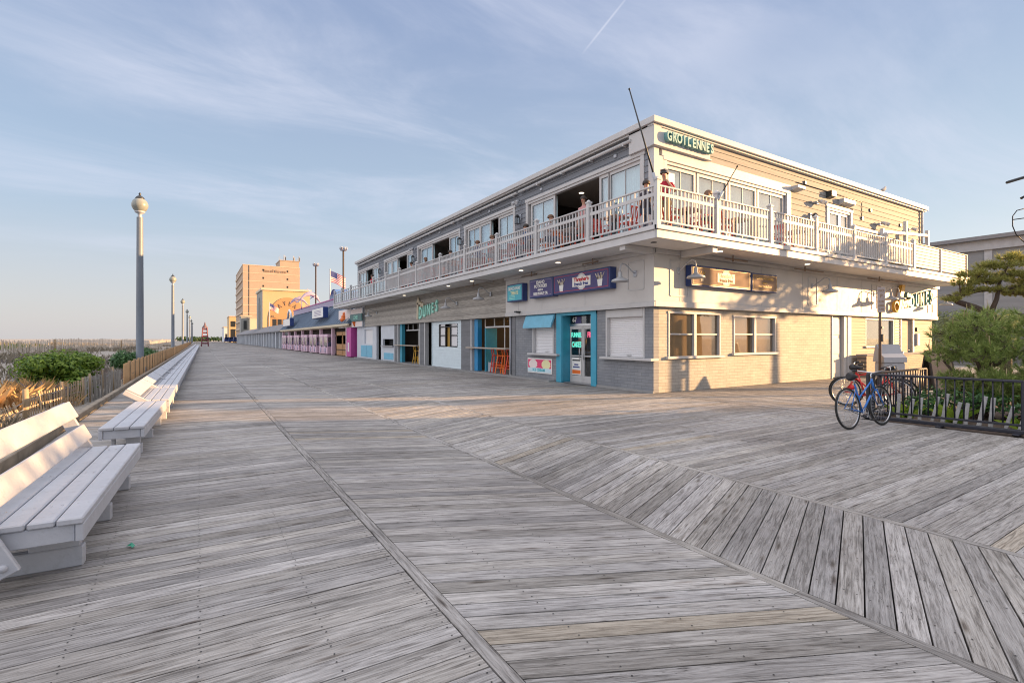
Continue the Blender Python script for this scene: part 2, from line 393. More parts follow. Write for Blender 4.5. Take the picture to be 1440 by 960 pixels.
def sand_mat(name, c1, c2):
    m, nt, b = new_mat(name); L = nt.links; g = nd(nt, 'ShaderNodeNewGeometry')
    n = nd(nt, 'ShaderNodeTexNoise', i_Scale=.9, i_Detail=8, i_Roughness=.65); L.new(g.outputs['Position'], n.inputs['Vector'])
    c = ramp(nt, n.outputs[0], [(.3, c1), (.7, c2)])
    n2 = nd(nt, 'ShaderNodeTexNoise', i_Scale=9, i_Detail=6, i_Roughness=.7); L.new(g.outputs['Position'], n2.inputs['Vector'])
    L.new(mixc(nt, 1, c, ramp(nt, n2.outputs[0], [(.35, (.7, .69, .67)), (.6, (1.05, 1.05, 1.05))]), 'MULTIPLY'), b.inputs['Base Color']); b.inputs['Roughness'].default_value = .95
    bp = nd(nt, 'ShaderNodeBump', i_Strength=.8, i_Distance=.06); L.new(n2.outputs[0], bp.inputs['Height']); L.new(bp.outputs[0], b.inputs['Normal'])
    return m

M = dict(
    nail=plain('nail_head', (.045, .042, .04), .5, .3),
    deck=deck_mat(), white=paint('white_paint', (.51, .51, .515), .5, .07, 2.2, .1, dirtamt=.16),
    bench=paint('bench_white_paint', (.45, .465, .505), .45, .10, 3.2, .3, dirt=(.22, .215, .21), dirtamt=.5, bscale=35),
    trim=paint('white_trim', (.54, .54, .55), .5, .08, 1.7, .06, dirtamt=.2), panel=paint('white_panel', (.55, .54, .53), .55, .07, .9, .05, dirtamt=.12),
    grey_side=board_mat('grey_lap_siding_shaded', 'front', (.22, .24, .275), (.165, .18, .21), .19, .12),  # darker, cooler copy of the siding: shade put into its colour
    grey_side2=board_mat('grey_lap_siding_sunlit', 'side', (.345, .335, .32), (.225, .218, .208), .21, .2),  # same siding, paler and warmer, with sunlight put into the colour
    wood_band=board_mat('weathered_wood_cladding', 'front', (.45, .425, .39), (.21, .195, .175), .2, .3),
    tan_side=board_mat('tan_lap_siding', 'side', (.46, .41, .34), (.36, .31, .25), .13, .1),
    brick_f=brick_mat('painted_grey_brick_shaded', 'front', (.255, .27, .295), (.22, .235, .265), (.155, .165, .185)),  # same paint as the street brick, darkened for the shaded face
    brick_s=brick_mat('painted_grey_brick_sunlit', 'side', (.46, .44, .40), (.40, .38, .345), (.27, .255, .23)),  # paler warm copy of the brick, sunshine included in its colour
    stone=brick_mat('ledge_stone', 'side', (.33, .25, .19), (.22, .19, .17), (.12, .11, .10), .34, .085, .8),
    pier=board_mat('grey_pier_boards', 'front', (.20, .205, .22), (.14, .145, .16), .16, .1),
    teal=paint('teal_paint', (.05, .33, .48), .45, .1), ltblue=paint('light_blue_paint', (.18, .48, .66), .5, .1), bluep=paint('bright_blue_paint', (.02, .24, .50), .45, .1),
    clap=paint('pale_blue_clapboard', (.62, .72, .77), .5, .06), dark=plain('dark_void', (.012, .012, .014), .7), dkwood=paint('dark_underside', (.035, .032, .03), .9, .2),
    soffit=paint('soffit', (.64, .64, .64), .6, .1, .8), conc=paint('concrete', (.30, .30, .30), .85, .2, 1.5, .3),
    black=plain('black_metal', (.012, .013, .018), .35, .3), dkgrey=plain('dark_grey_metal', (.05, .055, .06), .4, .5), navy=plain('navy_cabinet', (.02, .045, .17), .4),
    steel=plain('bright_steel', (.55, .56, .58), .3, 1), galv=paint('galvanised_grey', (.42, .45, .50), .5, .08, 3, .05, .2), lampgrey=paint('lamp_post_grey', (.175, .205, .245), .45, .08, 2, .05),
    enamel=paint('grey_enamel', (.45, .47, .50), .35, .06), glass=glass_mat('window_glass', (.86, .93, .95), .16), glass_dk=glass_mat('shop_glass', (.80, .82, .82), .05), plexi=glass_mat('clear_screen', (.82, .86, .87), .1, .15),
    blind=paint('pale_curtain', (.62, .74, .77), .8, .05, 2, 0), tanblind=paint('tan_roller_blind', (.60, .35, .17), .8, .12, 1.1, 0), greenblind=paint('green_reflecting_blind', (.36, .36, .20), .8, .2, 1.4, 0),
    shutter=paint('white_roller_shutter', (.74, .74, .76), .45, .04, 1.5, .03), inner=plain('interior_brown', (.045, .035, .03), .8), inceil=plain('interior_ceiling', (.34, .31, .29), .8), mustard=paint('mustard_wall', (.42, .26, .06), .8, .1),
    red=plain('red_plastic', (.60, .045, .02), .35), orange=plain('orange_plastic', (.75, .16, .02), .35), yellow=plain('yellow_paint', (.75, .42, .03), .35), seatwood=paint('table_top', (.42, .36, .30), .5, .1),
    purple=paint('purple_sign', (.045, .035, .16), .4, .06, 4, 0, dirtamt=.05), lilac=paint('lilac_paint', (.34, .30, .44), .5, .08), magenta=paint('magenta_paint', (.50, .07, .32), .45, .08), pink=paint('pink_paint', (.66, .46, .57), .4, .06),
    sign_teal=plain('sign_teal', (.06, .42, .52), .4), letter_teal=paint('letter_teal', (.34, .74, .63), .5, .08), letter_grey=paint('letter_grey_teal', (.16, .36, .38), .5, .08), gold=paint('gold_script', (.62, .36, .05), .45, .1), inkred=plain('ink_red', (.52, .03, .04), .5), inkblue=plain('ink_blue', (.03, .05, .22), .5), inkwhite=plain('ink_white', (.78, .78, .76), .5), ink=plain('ink_black', (.02, .02, .025), .5), fry=plain('ink_fries', (.70, .62, .50), .5), posterpink=plain('poster_pink', (.70, .05, .16), .5), posterpale=plain('poster_pale_blue', (.55, .72, .80), .5), scoop=plain('poster_cream', (.78, .68, .66), .5), scoop2=plain('poster_yellow_cream', (.78, .74, .42), .5),
    shade=paint('brown_sign_face', (.32, .225, .165), .85, .1, 4, 0), cream=paint('cream_board', (.60, .52, .38), .5, .06), neon_g=emit('neon_green', (.12, .70, .55), .25), neon_p=emit('neon_pink', (.80, .12, .22), .25), bulb=emit('warm_bulb', (1, .62, .28), 8), down=emit('downlight', (1, .86, .66), .9),
    slate=paint('blue_slate_roof', (.105, .15, .215), .6, .12, 2, .1), greyroof=paint('grey_roof', (.20, .20, .215), .7, .12), hotel=paint('tan_brick_hotel', (.41, .325, .255), .8, .08, .6), hotelband=paint('pale_floor_band', (.56, .46, .36), .8, .05), yellowst=paint('yellow_stucco', (.56, .42, .24), .8, .06, .5), archst=paint('orange_stucco', (.47, .27, .13), .8, .06, .5), greyst=paint('grey_stucco', (.30, .31, .30), .8, .08), orangewood=paint('orange_stained_door', (.42, .22, .09), .6, .15, 2), farwhite=paint('white_stall_paint', (.58, .62, .68), .6, .08, 1), redsteel=paint('dark_red_steel', (.15, .03, .045), .5, .1),
    greyblock=board_mat('grey_block_siding', 'front', (.255, .265, .285), (.21, .22, .24), .25, .1), flagred=plain('flag_red', (.5, .06, .08), .8), flagblue=plain('flag_blue', (.05, .07, .22), .8), flagwhite=plain('flag_white', (.75, .72, .72), .8), bluecan=paint('blue_canopy', (.09, .2, .45), .5, .1),
    sand=sand_mat('dune_sand', (.31, .28, .245), (.43, .395, .35)), soil=sand_mat('garden_mulch', (.07, .05, .04), (.15, .11, .085)), pave=sand_mat('pale_paving', (.30, .29, .28), (.36, .35, .34)),
    picket=leaf_mat('bare_picket_wood', (.35, .26, .165), (.55, .42, .275), .8, 0), picketgrey=leaf_mat('grey_picket_wood', (.27, .25, .225), (.43, .405, .365), .8, 0), sunlit_fence=board_mat('sunlit_cedar_fence', 'front', (.80, .50, .24), (.68, .40, .18), .9, .08), postwood=paint('post_wood', (.40, .30, .19), .8, .2, 4, .4), greywood=paint('grey_timber', (.27, .255, .235), .85, .2, 3, .5), curb=paint('timber_edge', (.30, .25, .19), .85, .35, 2.5, .4), stake=paint('silver_stake', (.40, .40, .40), .85, .2, 6, .4),  # board fence: wood tone raised to stand in for sunlight on it
    bush=leaf_mat('bush_leaf', (.05, .13, .012), (.30, .42, .05), .5, .35), shrub=leaf_mat('low_shrub_leaf', (.03, .10, .03), (.09, .20, .05), .5, .3), grass=leaf_mat('dry_dune_grass', (.18, .155, .115), (.38, .335, .255), .8, .15), gold_g=leaf_mat('golden_dune_grass', (.55, .34, .14), (.78, .56, .28), .8, .3), twig=leaf_mat('bare_twig', (.17, .145, .14), (.31, .27, .255), .8, 0), green_g=leaf_mat('fresh_grass', (.12, .20, .03), (.26, .32, .06), .7, .25), pine=leaf_mat('pine_needle', (.12, .20, .05), (.46, .54, .17), .5, .45), pine2=leaf_mat('pine_needle_olive', (.17, .19, .045), (.46, .45, .13), .5, .45), candle=leaf_mat('pine_candle', (.34, .26, .14), (.46, .36, .2), .7, .1), bark=paint('pine_bark', (.085, .06, .045), .9, .3, 8, .8), lily=leaf_mat('lily_leaf', (.12, .26, .02), (.32, .42, .05), .5, .3), hedge=leaf_mat('hedge_leaf', (.02, .05, .012), (.05, .10, .02)),
    skin=plain('skin', (.48, .27, .19), .5), hair=plain('dark_hair', (.03, .02, .015), .6), hair2=plain('brown_hair', (.14, .07, .035), .6), shirt_red=paint('red_shirt', (.45, .02, .05), .8, .1, 9), shirt_white=paint('white_shirt', (.66, .63, .66), .8, .08, 9), shirt_blue=paint('blue_shirt', (.07, .12, .25), .8, .1, 9), shirt_dark=paint('dark_shirt', (.035, .03, .04), .8, .1, 9), shirt_pink=paint('pink_shirt', (.55, .28, .28), .8, .1, 9), denim=paint('denim', (.06, .08, .13), .85, .15, 12), khaki=paint('khaki', (.36, .29, .2), .85, .12, 12), shoe=plain('shoe', (.05, .045, .04), .6), cap=plain('grey_cap', (.16, .17, .2), .8),
    tyre=plain('tyre_rubber', (.015, .015, .015), .7), bikeblue=plain('blue_bike_paint', (.03, .16, .50), .25), bikered=plain('red_bike_paint', (.55, .03, .03), .25), bikegrey=plain('silver_bike_paint', (.42, .44, .46), .3, .4), saddle=plain('saddle_black', (.015, .015, .018), .5), reflector=plain('red_reflector', (.6, .02, .02), .2), cartgrey=paint('grey_cart_plastic', (.40, .41, .44), .5, .05), rackblue=paint('rack_black_paint', (.014, .016, .028), .38, .2, 4, .05),
)

# ================================================================== THE SETTING
def build_deck(name, fields, label=None):
    """each field: (x0, x1, y0, y1, angle, board, gap, joints) boards across X=x0..x1, or along Y when angle is None"""
    V, F, UV, TN = [], [], [], []
    def board(q, lu, lv, nails=True):
        b = len(V); zt = [random.uniform(-.0022, .0022) for _ in range(4)]
        for (x, y), z in zip(q, zt): V.append((x, y, z))
        for (x, y) in q: V.append((x, y, -.045))
        u0, v0 = random.uniform(0, 90), random.uniform(0, 90); t = (random.random(), random.random(), random.random(), 1)
        uvs = [(u0, v0), (u0 + lu, v0), (u0 + lu, v0 + lv), (u0, v0 + lv)]
        F.append((b, b + 1, b + 2, b + 3)); UV.extend(uvs); TN.extend([t] * 4)
        for i in range(4):
            j = (i + 1) % 4; F.append((b + i, b + 4 + i, b + 4 + j, b + j)); UV.extend([uvs[i], uvs[i], uvs[j], uvs[j]]); TN.extend([t] * 4)
    NV = []
    def nail(x, y):
        b = len(V); r_ = .0055
        for k in range(6): V.append((x + r_ * math.cos(k * 1.047), y + r_ * math.sin(k * 1.047), .0035))
        F.append(tuple(range(b, b + 6))); UV.extend([(0, 0)] * 6); TN.extend([(.5, .5, .5, 1)] * 6); NV.append(len(F) - 1)
    def nails_for(xa, xb, ylow, ta, h):
        k = math.ceil(xa / .6)
        while k * .6 < xb - .03:
            x = k * .6
            if x > xa + .03 and 0 < ylow + (x - xa) * ta < 9 - abs(x) * .2:
                for f in (.22, .78): nail(x + random.uniform(-.008, .008), ylow + (x - xa) * ta + h * f + random.uniform(-.006, .006))
            k += 1
    for x0, x1, y0, y1, ang, w, gap, joints in fields:
        if ang is None:
            x = x0
            while x < x1 - .03:
                xe = min(x + w - gap, x1); cuts = [y0] + ([y0 + (y1 - y0) * random.uniform(.3, .7)] if joints else [y0 + 3.3 + 4.27 * q_ for q_ in range(int((y1 - y0 - 4) / 4.27))] if y1 - y0 > 30 else []) + [y1]
                for a, b in zip(cuts, cuts[1:]):
                    b -= .004
                    board([(x, a), (x, b), (xe, b), (xe, a)][::-1], b - a, xe - x)
                x += w
            continue
        ta = math.tan(R(ang)); c = math.cos(R(ang)); step = w / c; g = gap / c
        y = y0 - max(0, ta) * (x1 - x0)
        yend = y1 + max(0, -ta) * (x1 - x0)
        while y < yend:
            cuts = [x0]
            if joints and random.random() < .75: cuts.append(x0 + (x1 - x0) * random.uniform(.25, .75))
            cuts.append(x1)
            for a, b in zip(cuts, cuts[1:]):
                b_ = b - .004
                board([(a, y + (a - x0) * ta), (b_, y + (b_ - x0) * ta), (b_, y + step - g + (b_ - x0) * ta), (a, y + step - g + (a - x0) * ta)], (b_ - a) / c, w - gap)
                nails_for(a, b_, y + (a - x0) * ta, ta, step - g)
            y += step
    me = bpy.data.meshes.new(name); me.from_pydata(V, [], F)
    uvl = me.uv_layers.new(name='grain'); uvl.data.foreach_set('uv', [c for u in UV for c in u])
    ca = me.color_attributes.new('tone', 'FLOAT_COLOR', 'CORNER'); ca.data.foreach_set('color', [c for t in TN for c in t])
    me.materials.append(M['deck']); me.materials.append(M['nail'])
    for i in NV: me.polygons[i].material_index = 1
    me.update()
    o = bpy.data.objects.new(name, me); COL.objects.link(o); o['kind'] = 'structure'
    return o
S1, S2, S3 = 1.29, 3.31, 5.31              # seams between the fields of boards
SW = .045
build_deck('boardwalk', [
    (-2.02, S1 - SW, -1.5, 330, -1.5, .152, .008, False),
    (S1 - SW + .006, S1 + SW - .006, -1.5, 330, None, 2 * SW, 0, False),
    (S1 + SW, S2 - SW, -1.5, 330, -25, .146, .008, False),
    (S2 - SW + .006, S2 + SW - .006, -1.5, 330, None, 2 * SW, 0, False),
    (S2 + SW, S3 - SW, -1.5, 330, 23.5, .150, .010, False),
    (S3 - SW + .006, S3 + SW - .006, -1.5, 330, None, 2 * SW, 0, False),
    (S3 + SW, 11.58, -1.5, 330, .6, .148, .007, True),
])
build_deck('street_end_decking', [(11.6, 31.5, 5.0, 10.58, None, .148, .005, True)])
def struct(o): o['kind'] = 'structure'; return o
struct(MB().box(-2.02, 31.5, -1.6, 332, -.35, -.07).build('boardwalk_underside', M['dkwood']))
g = MB(); g.quad((-3000, -3000, -.5), (3000, -3000, -.5), (3000, 3000, -.5), (-3000, 3000, -.5)); struct(g.build('ground', M['sand']))
struct(MB().box(31.52, 120, -60, 60, -.5, -.03).build('side_street', M['pave']))
struct(MB().box(11.74, 31.5, -60, 4.96, -.3, -.025).build('planting_bed_soil', M['soil']))
struct(MB().box(-2.02, 11.6, -60, -1.6, -.3, -.02).build('promenade', M['pave']))

def dune_z(x, y):
    d = -2.2 - x
    sm = lambda t: (lambda u: u * u * (3 - 2 * u))(max(0, min(1, t)))
    z = -.16 + .38 * sm(d / 7) + .42 * sm((d - 8) / 14) - .5 * sm((d - 40) / 40)
    a = sm(d / 2.5)
    z += a * .22 * (noise.noise((x * .22, y * .16, 1.7))) + a * .09 * noise.noise((x * .9, y * .7, 4)) + .03 * noise.noise((x * 3.1, y * 2.8, 9))
    return z
def build_dunes():
    V, F = [], []; xs = []; x = -2.19
    while x > -120: xs.append(x); x -= max(.16, (-2 - x) * .075)
    ys = []; y = -6
    while y < 420: ys.append(y); y += max(.22, abs(y - 8) * .028)
    for yy in ys:
        for xx in xs: V.append((xx, yy, dune_z(xx, yy)))
    n = len(xs)
    for j in range(len(ys) - 1):
        for i in range(n - 1): F.append((j * n + i, j * n + n + i, j * n + n + i + 1, j * n + i + 1))
    me = bpy.data.meshes.new('dunes'); me.from_pydata(V, [], F); me.materials.append(M['sand']); me.polygons.foreach_set('use_smooth', [True] * len(F))
    o = bpy.data.objects.new('dunes', me); COL.objects.link(o); o['kind'] = 'structure'
build_dunes()
def edge_x(y): return -2.05 + .006 * (y - 12)
# timber edging of the boardwalk
for_edge = MB(); y = -1.5
while y < 320:
    L = 3.6; for_edge.bar((edge_x(y) - .07, y, .035), (edge_x(y + L) - .07, y + L - .015, .035), .12, .19, ch=.012); y += L
tag(for_edge.build('timber_edging', M['curb']), 'low weathered timber edging between white benches and dune sand', 'edging')

# ------------------------------------------------------------------ facade tools
def P(side, a, z, o=0.0):
    """point on the restaurant: a along the face, z up, o outwards"""
    return (XF - o, a, z) if side == 'f' else (a, YF - o, z)
def fbox(mb, side, a0, a1, z0, z1, o0, o1, ch=0, mi=0):
    p, q = P(side, a0, z0, o0), P(side, a1, z1, o1)
    return (mb.bbox(p[0], q[0], p[1], q[1], p[2], q[2], ch, mi) if ch else mb.box(p[0], q[0], p[1], q[1], p[2], q[2], mi))
def cut(iv, holes):
    out = [iv]
    for h0, h1 in holes:
        nx = []
        for a, b in out:
            if h1 <= a or h0 >= b: nx.append((a, b)); continue
            if h0 > a: nx.append((a, h0))
            if h1 < b: nx.append((h1, b))
        out = nx
    return [(a, b) for a, b in out if b - a > .004]
def wall(mb, side, a0, a1, z0, z1, op, o0, o1):
    zs = sorted({z0, z1, *[min(max(z, z0), z1) for h in op for z in h[2:]]})
    for za, zb in zip(zs, zs[1:]):
        for a, b in cut((a0, a1), [(h[0], h[1]) for h in op if h[2] <= za + 1e-4 and h[3] >= zb - 1e-4]): fbox(mb, side, a, b, za, zb, o0, o1)
def lap(mb, side, a0, a1, z0, z1, op, row, o):
    n = max(1, round((z1 - z0) / row)); row = (z1 - z0) / n
    for k in range(n):
        za, zb = z0 + k * row, z0 + (k + 1) * row; zm = (za + zb) / 2
        for a, b in cut((a0, a1), [(h[0], h[1]) for h in op if h[2] < zm < h[3]]):
            q = [P(side, a, za, o + .026), P(side, a, zb, o + .006), P(side, a, zb, o - .02), P(side, a, za, o - .02)]
            d = Vector(P(side, b, 0)) - Vector(P(side, a, 0)); mb.prism(q, d)
def txt(body, size, mat, parent, side=None, a=0, z=0, o=0, mtx=None, ext=.01, name='lettering', bold=0., align='CENTER', xs=1.0, shear=0, rot=0):
    cu = bpy.data.curves.new(name, 'FONT'); cu.body = body; cu.size = size; cu.extrude = ext; cu.offset = bold; cu.align_x = align; cu.align_y = 'CENTER'; cu.shear = shear; cu.resolution_u = 3
    t = bpy.data.objects.new(name, cu); COL.objects.link(t); bpy.context.view_layer.update()
    me = bpy.data.meshes.new_from_object(t.evaluated_get(bpy.context.evaluated_depsgraph_get())); COL.objects.unlink(t); bpy.data.objects.remove(t); bpy.data.curves.remove(cu)
    if mtx is None:
        p = Vector(P(side, a, z, o))
        ex, en = (Vector((0, -1, 0)), Vector((-1, 0, 0))) if side == 'f' else (Vector((1, 0, 0)), Vector((0, -1, 0)))
        mtx = Matrix.Translation(p) @ Matrix((ex, (0, 0, 1), en)).transposed().to_4x4()
    off = wloc(parent) if parent else Vector((0, 0, 0))
    me.transform(Matrix.Translation(-off) @ mtx @ Matrix.Rotation(rot, 4, 'Z') @ Matrix.Diagonal((xs, 1, 1, 1)))
    me.materials.clear(); me.materials.append(mat); me.update()
    ob = bpy.data.objects.new(name, me); COL.objects.link(ob)
    if parent: ob.parent = parent
    return ob

# ================================================================== THE CORNER RESTAURANT
Y1, X1, XG = 43.9, 30.95, 32.15         # XG: the ground storey runs on a little farther inland
ZB, ZS, ZD, ZC, ZR = 2.66, 4.33, 4.62, 8.08, 8.27          # band bottom, soffit, deck, cornice, roof
bld = thing('corner_restaurant', 'long two storey grey restaurant with white balcony on the boardwalk corner', 'building', (XF, YF, 0))
def part(mb, name, mat, parent=None, label=None):
    o = mb.build(name, mat, parent or bld, world=True)
    if label: o['label'] = label
    return o

# --- ground storey, sea front
opf = [(10.96, 12.70, 1.05, 2.60), (13.15, 15.42, 0, 2.66), (15.62, 17.08, 1.07, 2.60), (18.75, 22.55, .05, 2.62), (23.68, 28.60, .05, 2.62), (29.42, 33.5, .05, 2.62), (34.24, Y1, .05, 2.62)]
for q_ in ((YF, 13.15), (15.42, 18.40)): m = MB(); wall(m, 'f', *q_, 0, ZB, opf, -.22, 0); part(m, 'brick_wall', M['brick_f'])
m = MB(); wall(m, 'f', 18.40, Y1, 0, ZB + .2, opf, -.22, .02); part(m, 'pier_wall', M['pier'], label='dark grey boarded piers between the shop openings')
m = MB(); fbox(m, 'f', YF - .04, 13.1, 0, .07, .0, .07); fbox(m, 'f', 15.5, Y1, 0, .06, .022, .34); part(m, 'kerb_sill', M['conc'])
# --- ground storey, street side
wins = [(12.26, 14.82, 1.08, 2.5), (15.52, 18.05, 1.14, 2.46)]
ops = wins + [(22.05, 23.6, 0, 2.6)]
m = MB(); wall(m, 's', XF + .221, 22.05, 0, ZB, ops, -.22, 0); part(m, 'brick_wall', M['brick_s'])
m = MB(); opc = [(24.95, 27.75, 1.3, 2.56), (28.55, 29.7, 0, 2.6)]
lap(m, 's', 23.6, XG, 0, ZB, opc, .13, .0); part(m, 'clapboard_wall', M['tan_side'])
m = MB(); wall(m, 's', 23.6, XG, 0, ZB, opc, -.22, -.03); wall(m, 's', 22.05, 23.6, 0, ZB, [], -.22, -.12); part(m, 'wall_backing', M['panel'])
# far walls that close the block
m = MB(); m.box(XG - .2, XG, YF + .23, 30, 0, ZS); part(m, 'rear_wall', M['greyst']); m = MB(); m.box(X1 - .2, X1, YF + .23, 29.79, ZS, ZC); part(m, 'rear_wall', M['greyst']); m = MB(); m.box(XF + .23, 30.6, Y1 - .2, Y1, 0, ZC); part(m, 'rear_wall', M['greyst']); m = MB(); m.box(XF + .23, 30.6, 29.8, 30, 0, ZC - .01); part(m, 'rear_wall', M['greyst'])
# --- sign band above the shops
bo = .16
m = MB(); fbox(m, 'f', YF - bo, 18.95, ZB, ZS, -.1, bo); part(m, 'sign_band', M['panel'])
m = MB(); lap(m, 'f', 18.96, 41.3, ZB - .03, ZS, [], .2, bo - .06); fbox(m, 'f', 18.96, 41.3, ZB - .035, ZB, -.1, bo - .0); part(m, 'wood_cladding', M['wood_band'])
m = MB(); fbox(m, 'f', 41.31, Y1 + .2, ZB - .03, ZS, -.1, bo - .02); part(m, 'sign_band', M['farwhite'])
m = MB(); fbox(m, 's', XF + .1, XG + .25, ZB, ZS, .0, bo); fbox(m, 's', XF + .1, XG + .25, ZB, ZS, -.1, -.001); part(m, 'sign_band', M['panel'])
m = MB()                                                     # band trim: bottom boards, seams, pilasters
fbox(m, 's', XF - bo + .03, XG + .28, ZB - .05, ZB + .13, bo - .02, bo + .03, .008); fbox(m, 'f', YF - bo - .035, 18.97, ZB - .05, ZB + .10, bo - .02, bo + .03, .008)
fbox(m, 's', XF - bo - .06, XG + .3, ZS - .14, ZS - .004, bo + .004, bo + .09, .01); fbox(m, 'f', YF - bo - .09, 18.95, ZS - .14, ZS - .004, bo + .004, bo + .09, .01)
for a in (12.6, 16.9, 19.6, 22.2, 24.3, 26.2, 27.2, 31.7): fbox(m, 's', a - .012, a + .012, ZB + .13, ZS - .14, bo, bo + .008)
for a in (13.6, 16.2, 17.9): fbox(m, 'f', a - .012, a + .012, ZB + .11, ZS - .14, bo, bo + .008)
for a0, a1 in ((12.18, 13.0), (20.0, 20.62), (25.2, 25.7), (31.2, 31.8)):
    for x_ in (a0, a1): fbox(m, 's', x_ - .03, x_ + .03, ZB + .3, ZS - .3, bo, bo + .02)
    fbox(m, 's', a0, a1, ZB + .28, ZB + .32, bo, bo + .018); fbox(m, 's', a0, a1, ZS - .32, ZS - .28, bo, bo + .018)
for a in (10.85, 11.5):
    fbox(m, 'f', a - .02, a + .02, ZB + .5, ZS - .3, bo, bo + .018)
for z_ in (ZB + .5, ZS - .3): fbox(m, 'f', 10.85, 11.5, z_ - .02, z_ + .02, bo, bo + .017)
part(m, 'band_trim', M['white'])
# --- glazing of the street side
def sash(side, a0, a1, z0, z1, blindm, ncol=2, bar=True):
    fr = MB(); fw = .07
    fbox(fr, side, a0 - .02, a1 + .02, z1 - fw, z1 + .0, -.12, .03, .006); fbox(fr, side, a0 - .1, a1 + .1, z0 - .06, z0 + .02, -.12, .10, .008)
    for a in (a0, a1 - fw): fbox(fr, side, a, a + fw, z0 + .02, z1 - fw, -.12, .025, .006)
    w = (a1 - a0) / ncol
    for k in range(1, ncol): fbox(fr, side, a0 + w * k - .06, a0 + w * k + .06, z0 + .02, z1 - fw, -.11, .012, .006)
    if bar:
        for k in range(ncol): fbox(fr, side, a0 + w * k + .065, a0 + w * (k + 1) - .065, (z0 + z1) / 2 - .025, (z0 + z1) / 2 + .025, -.10, -.02, .005)
    f = part(fr, 'window', M['white'])
    gl = MB(); fbox(gl, side, a0 + fw, a1 - fw, z0 + .02, z1 - fw, -.075, -.069); part(gl, 'pane', M['glass_dk'], f)
    bl = MB(); fbox(bl, side, a0 + .02, a1 - .02, z0, z1, -.108, -.095); part(bl, 'blind', blindm, f)
    return f
sash('s', *wins[0], M['tanblind']); sash('s', *wins[1], M['tanblind']); sash('s', 24.95, 27.75, 1.3, 2.56, M['greenblind'], 1, False)
m = MB(); fbox(m, 's', 22.12, 22.9, .05, 2.58, -.12, -.06); fbox(m, 's', 23.0, 23.22, 0, 2.6, -.12, .05, .01); fbox(m, 's', 22.05, 22.14, 0, 2.62, -.1, .03, .01); d_ = part(m, 'door', M['white'])
m = MB()
for k in range(3): fbox(m, 's', 22.2, 22.82, .2 + k * .8, .86 + k * .8, -.062, -.045, .01)
part(m, 'door_panel', M['panel'], d_)
for q_ in (('s', 23.3, 23.62, 0, ZB, -.05, .06, .01), ('s', 27.9, 28.5, 0, ZB, -.2, .012), ('s', 29.75, 29.95, 0, 2.62, -.1, .05, .01), ('s', 28.4, 28.52, 0, 2.62, -.1, .05, .01), ('s', 24.78, 28.0, 2.56, 2.64, 0, .06, .01)): m = MB(); fbox(m, *q_); part(m, 'corner_board', M['white'])
m = MB(); fbox(m, 's', 28.55, 29.7, .02, 2.56, -.12, -.07); d_ = part(m, 'door', M['tan_side']); m = MB(); m.lathe([(0, 0), (.03, .0), (.035, .05), (0, .06)], 8, P('s', 29.55, 1.05, -.07)); part(m, 'handle', M['steel'], d_)
m = MB(); fbox(m, 's', 23.8, 32.2, 0, .92, .2, .55); part(m, 'stone_planter', M['stone']); m = MB(); fbox(m, 's', 23.75, 32.25, .92, .99, .16, .59, .01); part(m, 'planter_cap', M['conc'])

# --- shop fittings, sea front
def shutter_window(a0, a1, z0, z1):
    fr = MB(); fbox(fr, 'f', a0, a0 + .07, z0, z1, -.16, .02, .006); fbox(fr, 'f', a1 - .07, a1, z0, z1, -.16, .02, .006); fbox(fr, 'f', a0 + .07, a1 - .07, z1 - .26, z1, -.16, .03, .01); fbox(fr, 'f', a0 - .42, a1 + .12, z0 - .08, z0, -.16, .20, .01)
    f = part(fr, 'shutter_window', M['white']); sh = MB(); z = z0 + .04; 
    while z < z1 - .27:
        q = [P('f', a0 + .07, z, -.135), P('f', a0 + .07, z + .03, -.122), P('f', a0 + .07, z + .058, -.135), P('f', a0 + .07, z + .058, -.15), P('f', a0 + .07, z, -.15)]
        sh.prism(q, (0, a1 - a0 - .14, 0)); z += .06
    fbox(sh, 'f', a0 + .07, a1 - .07, z0, z0 + .045, -.15, -.11); part(sh, 'roller_shutter', M['shutter'], f)
    h = MB(); c = (a0 + a1) / 2 - .1; fbox(h, 'f', c - .09, c + .09, z0 + .05, z0 + .08, -.115, -.08); part(h, 'handle', M['steel'], f)
shutter_window(10.96, 12.70, 1.05, 2.60); shutter_window(15.62, 17.08, 1.07, 2.60)
m = MB(); q = [P('f', 15.5, 2.62, .02), P('f', 15.5, 2.56, .10), P('f', 15.5, 2.18, .24), P('f', 15.5, 2.08, .25), P('f', 15.5, 2.08, .22), P('f', 15.5, 2.5, .02)]
m.prism(q, (0, 1.95, 0)); aw = part(m, 'awning', M['ltblue'])
m = MB(); fbox(m, 'f', 13.15, 13.43, 0, 2.63, -.05, .05, .01); fbox(m, 'f', 15.10, 15.42, 0, 2.63, .0, .05, .01); fbox(m, 'f', 15.08, 15.16, 0, 2.5, -.42, .02, .01); fbox(m, 'f', 13.40, 13.46, 0, 2.5, -.42, -.04, .01); fbox(m, 'f', 13.15, 15.42, 2.5, 2.652, -.05, .052, .01); dfr = part(m, 'door_frame', M['teal'])
m = MB(); fbox(m, 'f', 13.5, 15.08, 0, .03, -.42, -.05); fbox(m, 'f', 13.46, 15.08, 2.12, 2.2, -.4, -.33); part(m, 'threshold', M['steel'], dfr)
gl = MB(); fbox(gl, 'f', 13.46, 15.08, 2.2, 2.5, -.37, -.365); part(gl, 'pane', M['glass_dk'], dfr)
tm_ = MB(); fbox(tm_, 'f', 14.42, 14.78, 2.22, 2.48, -.362, -.358); part(tm_, 'number_plate', M['purple'], dfr)
txt('67', .25, M['inkwhite'], dfr, 'f', 14.8, 2.35, -.352, ext=.002, name='number', bold=.008)
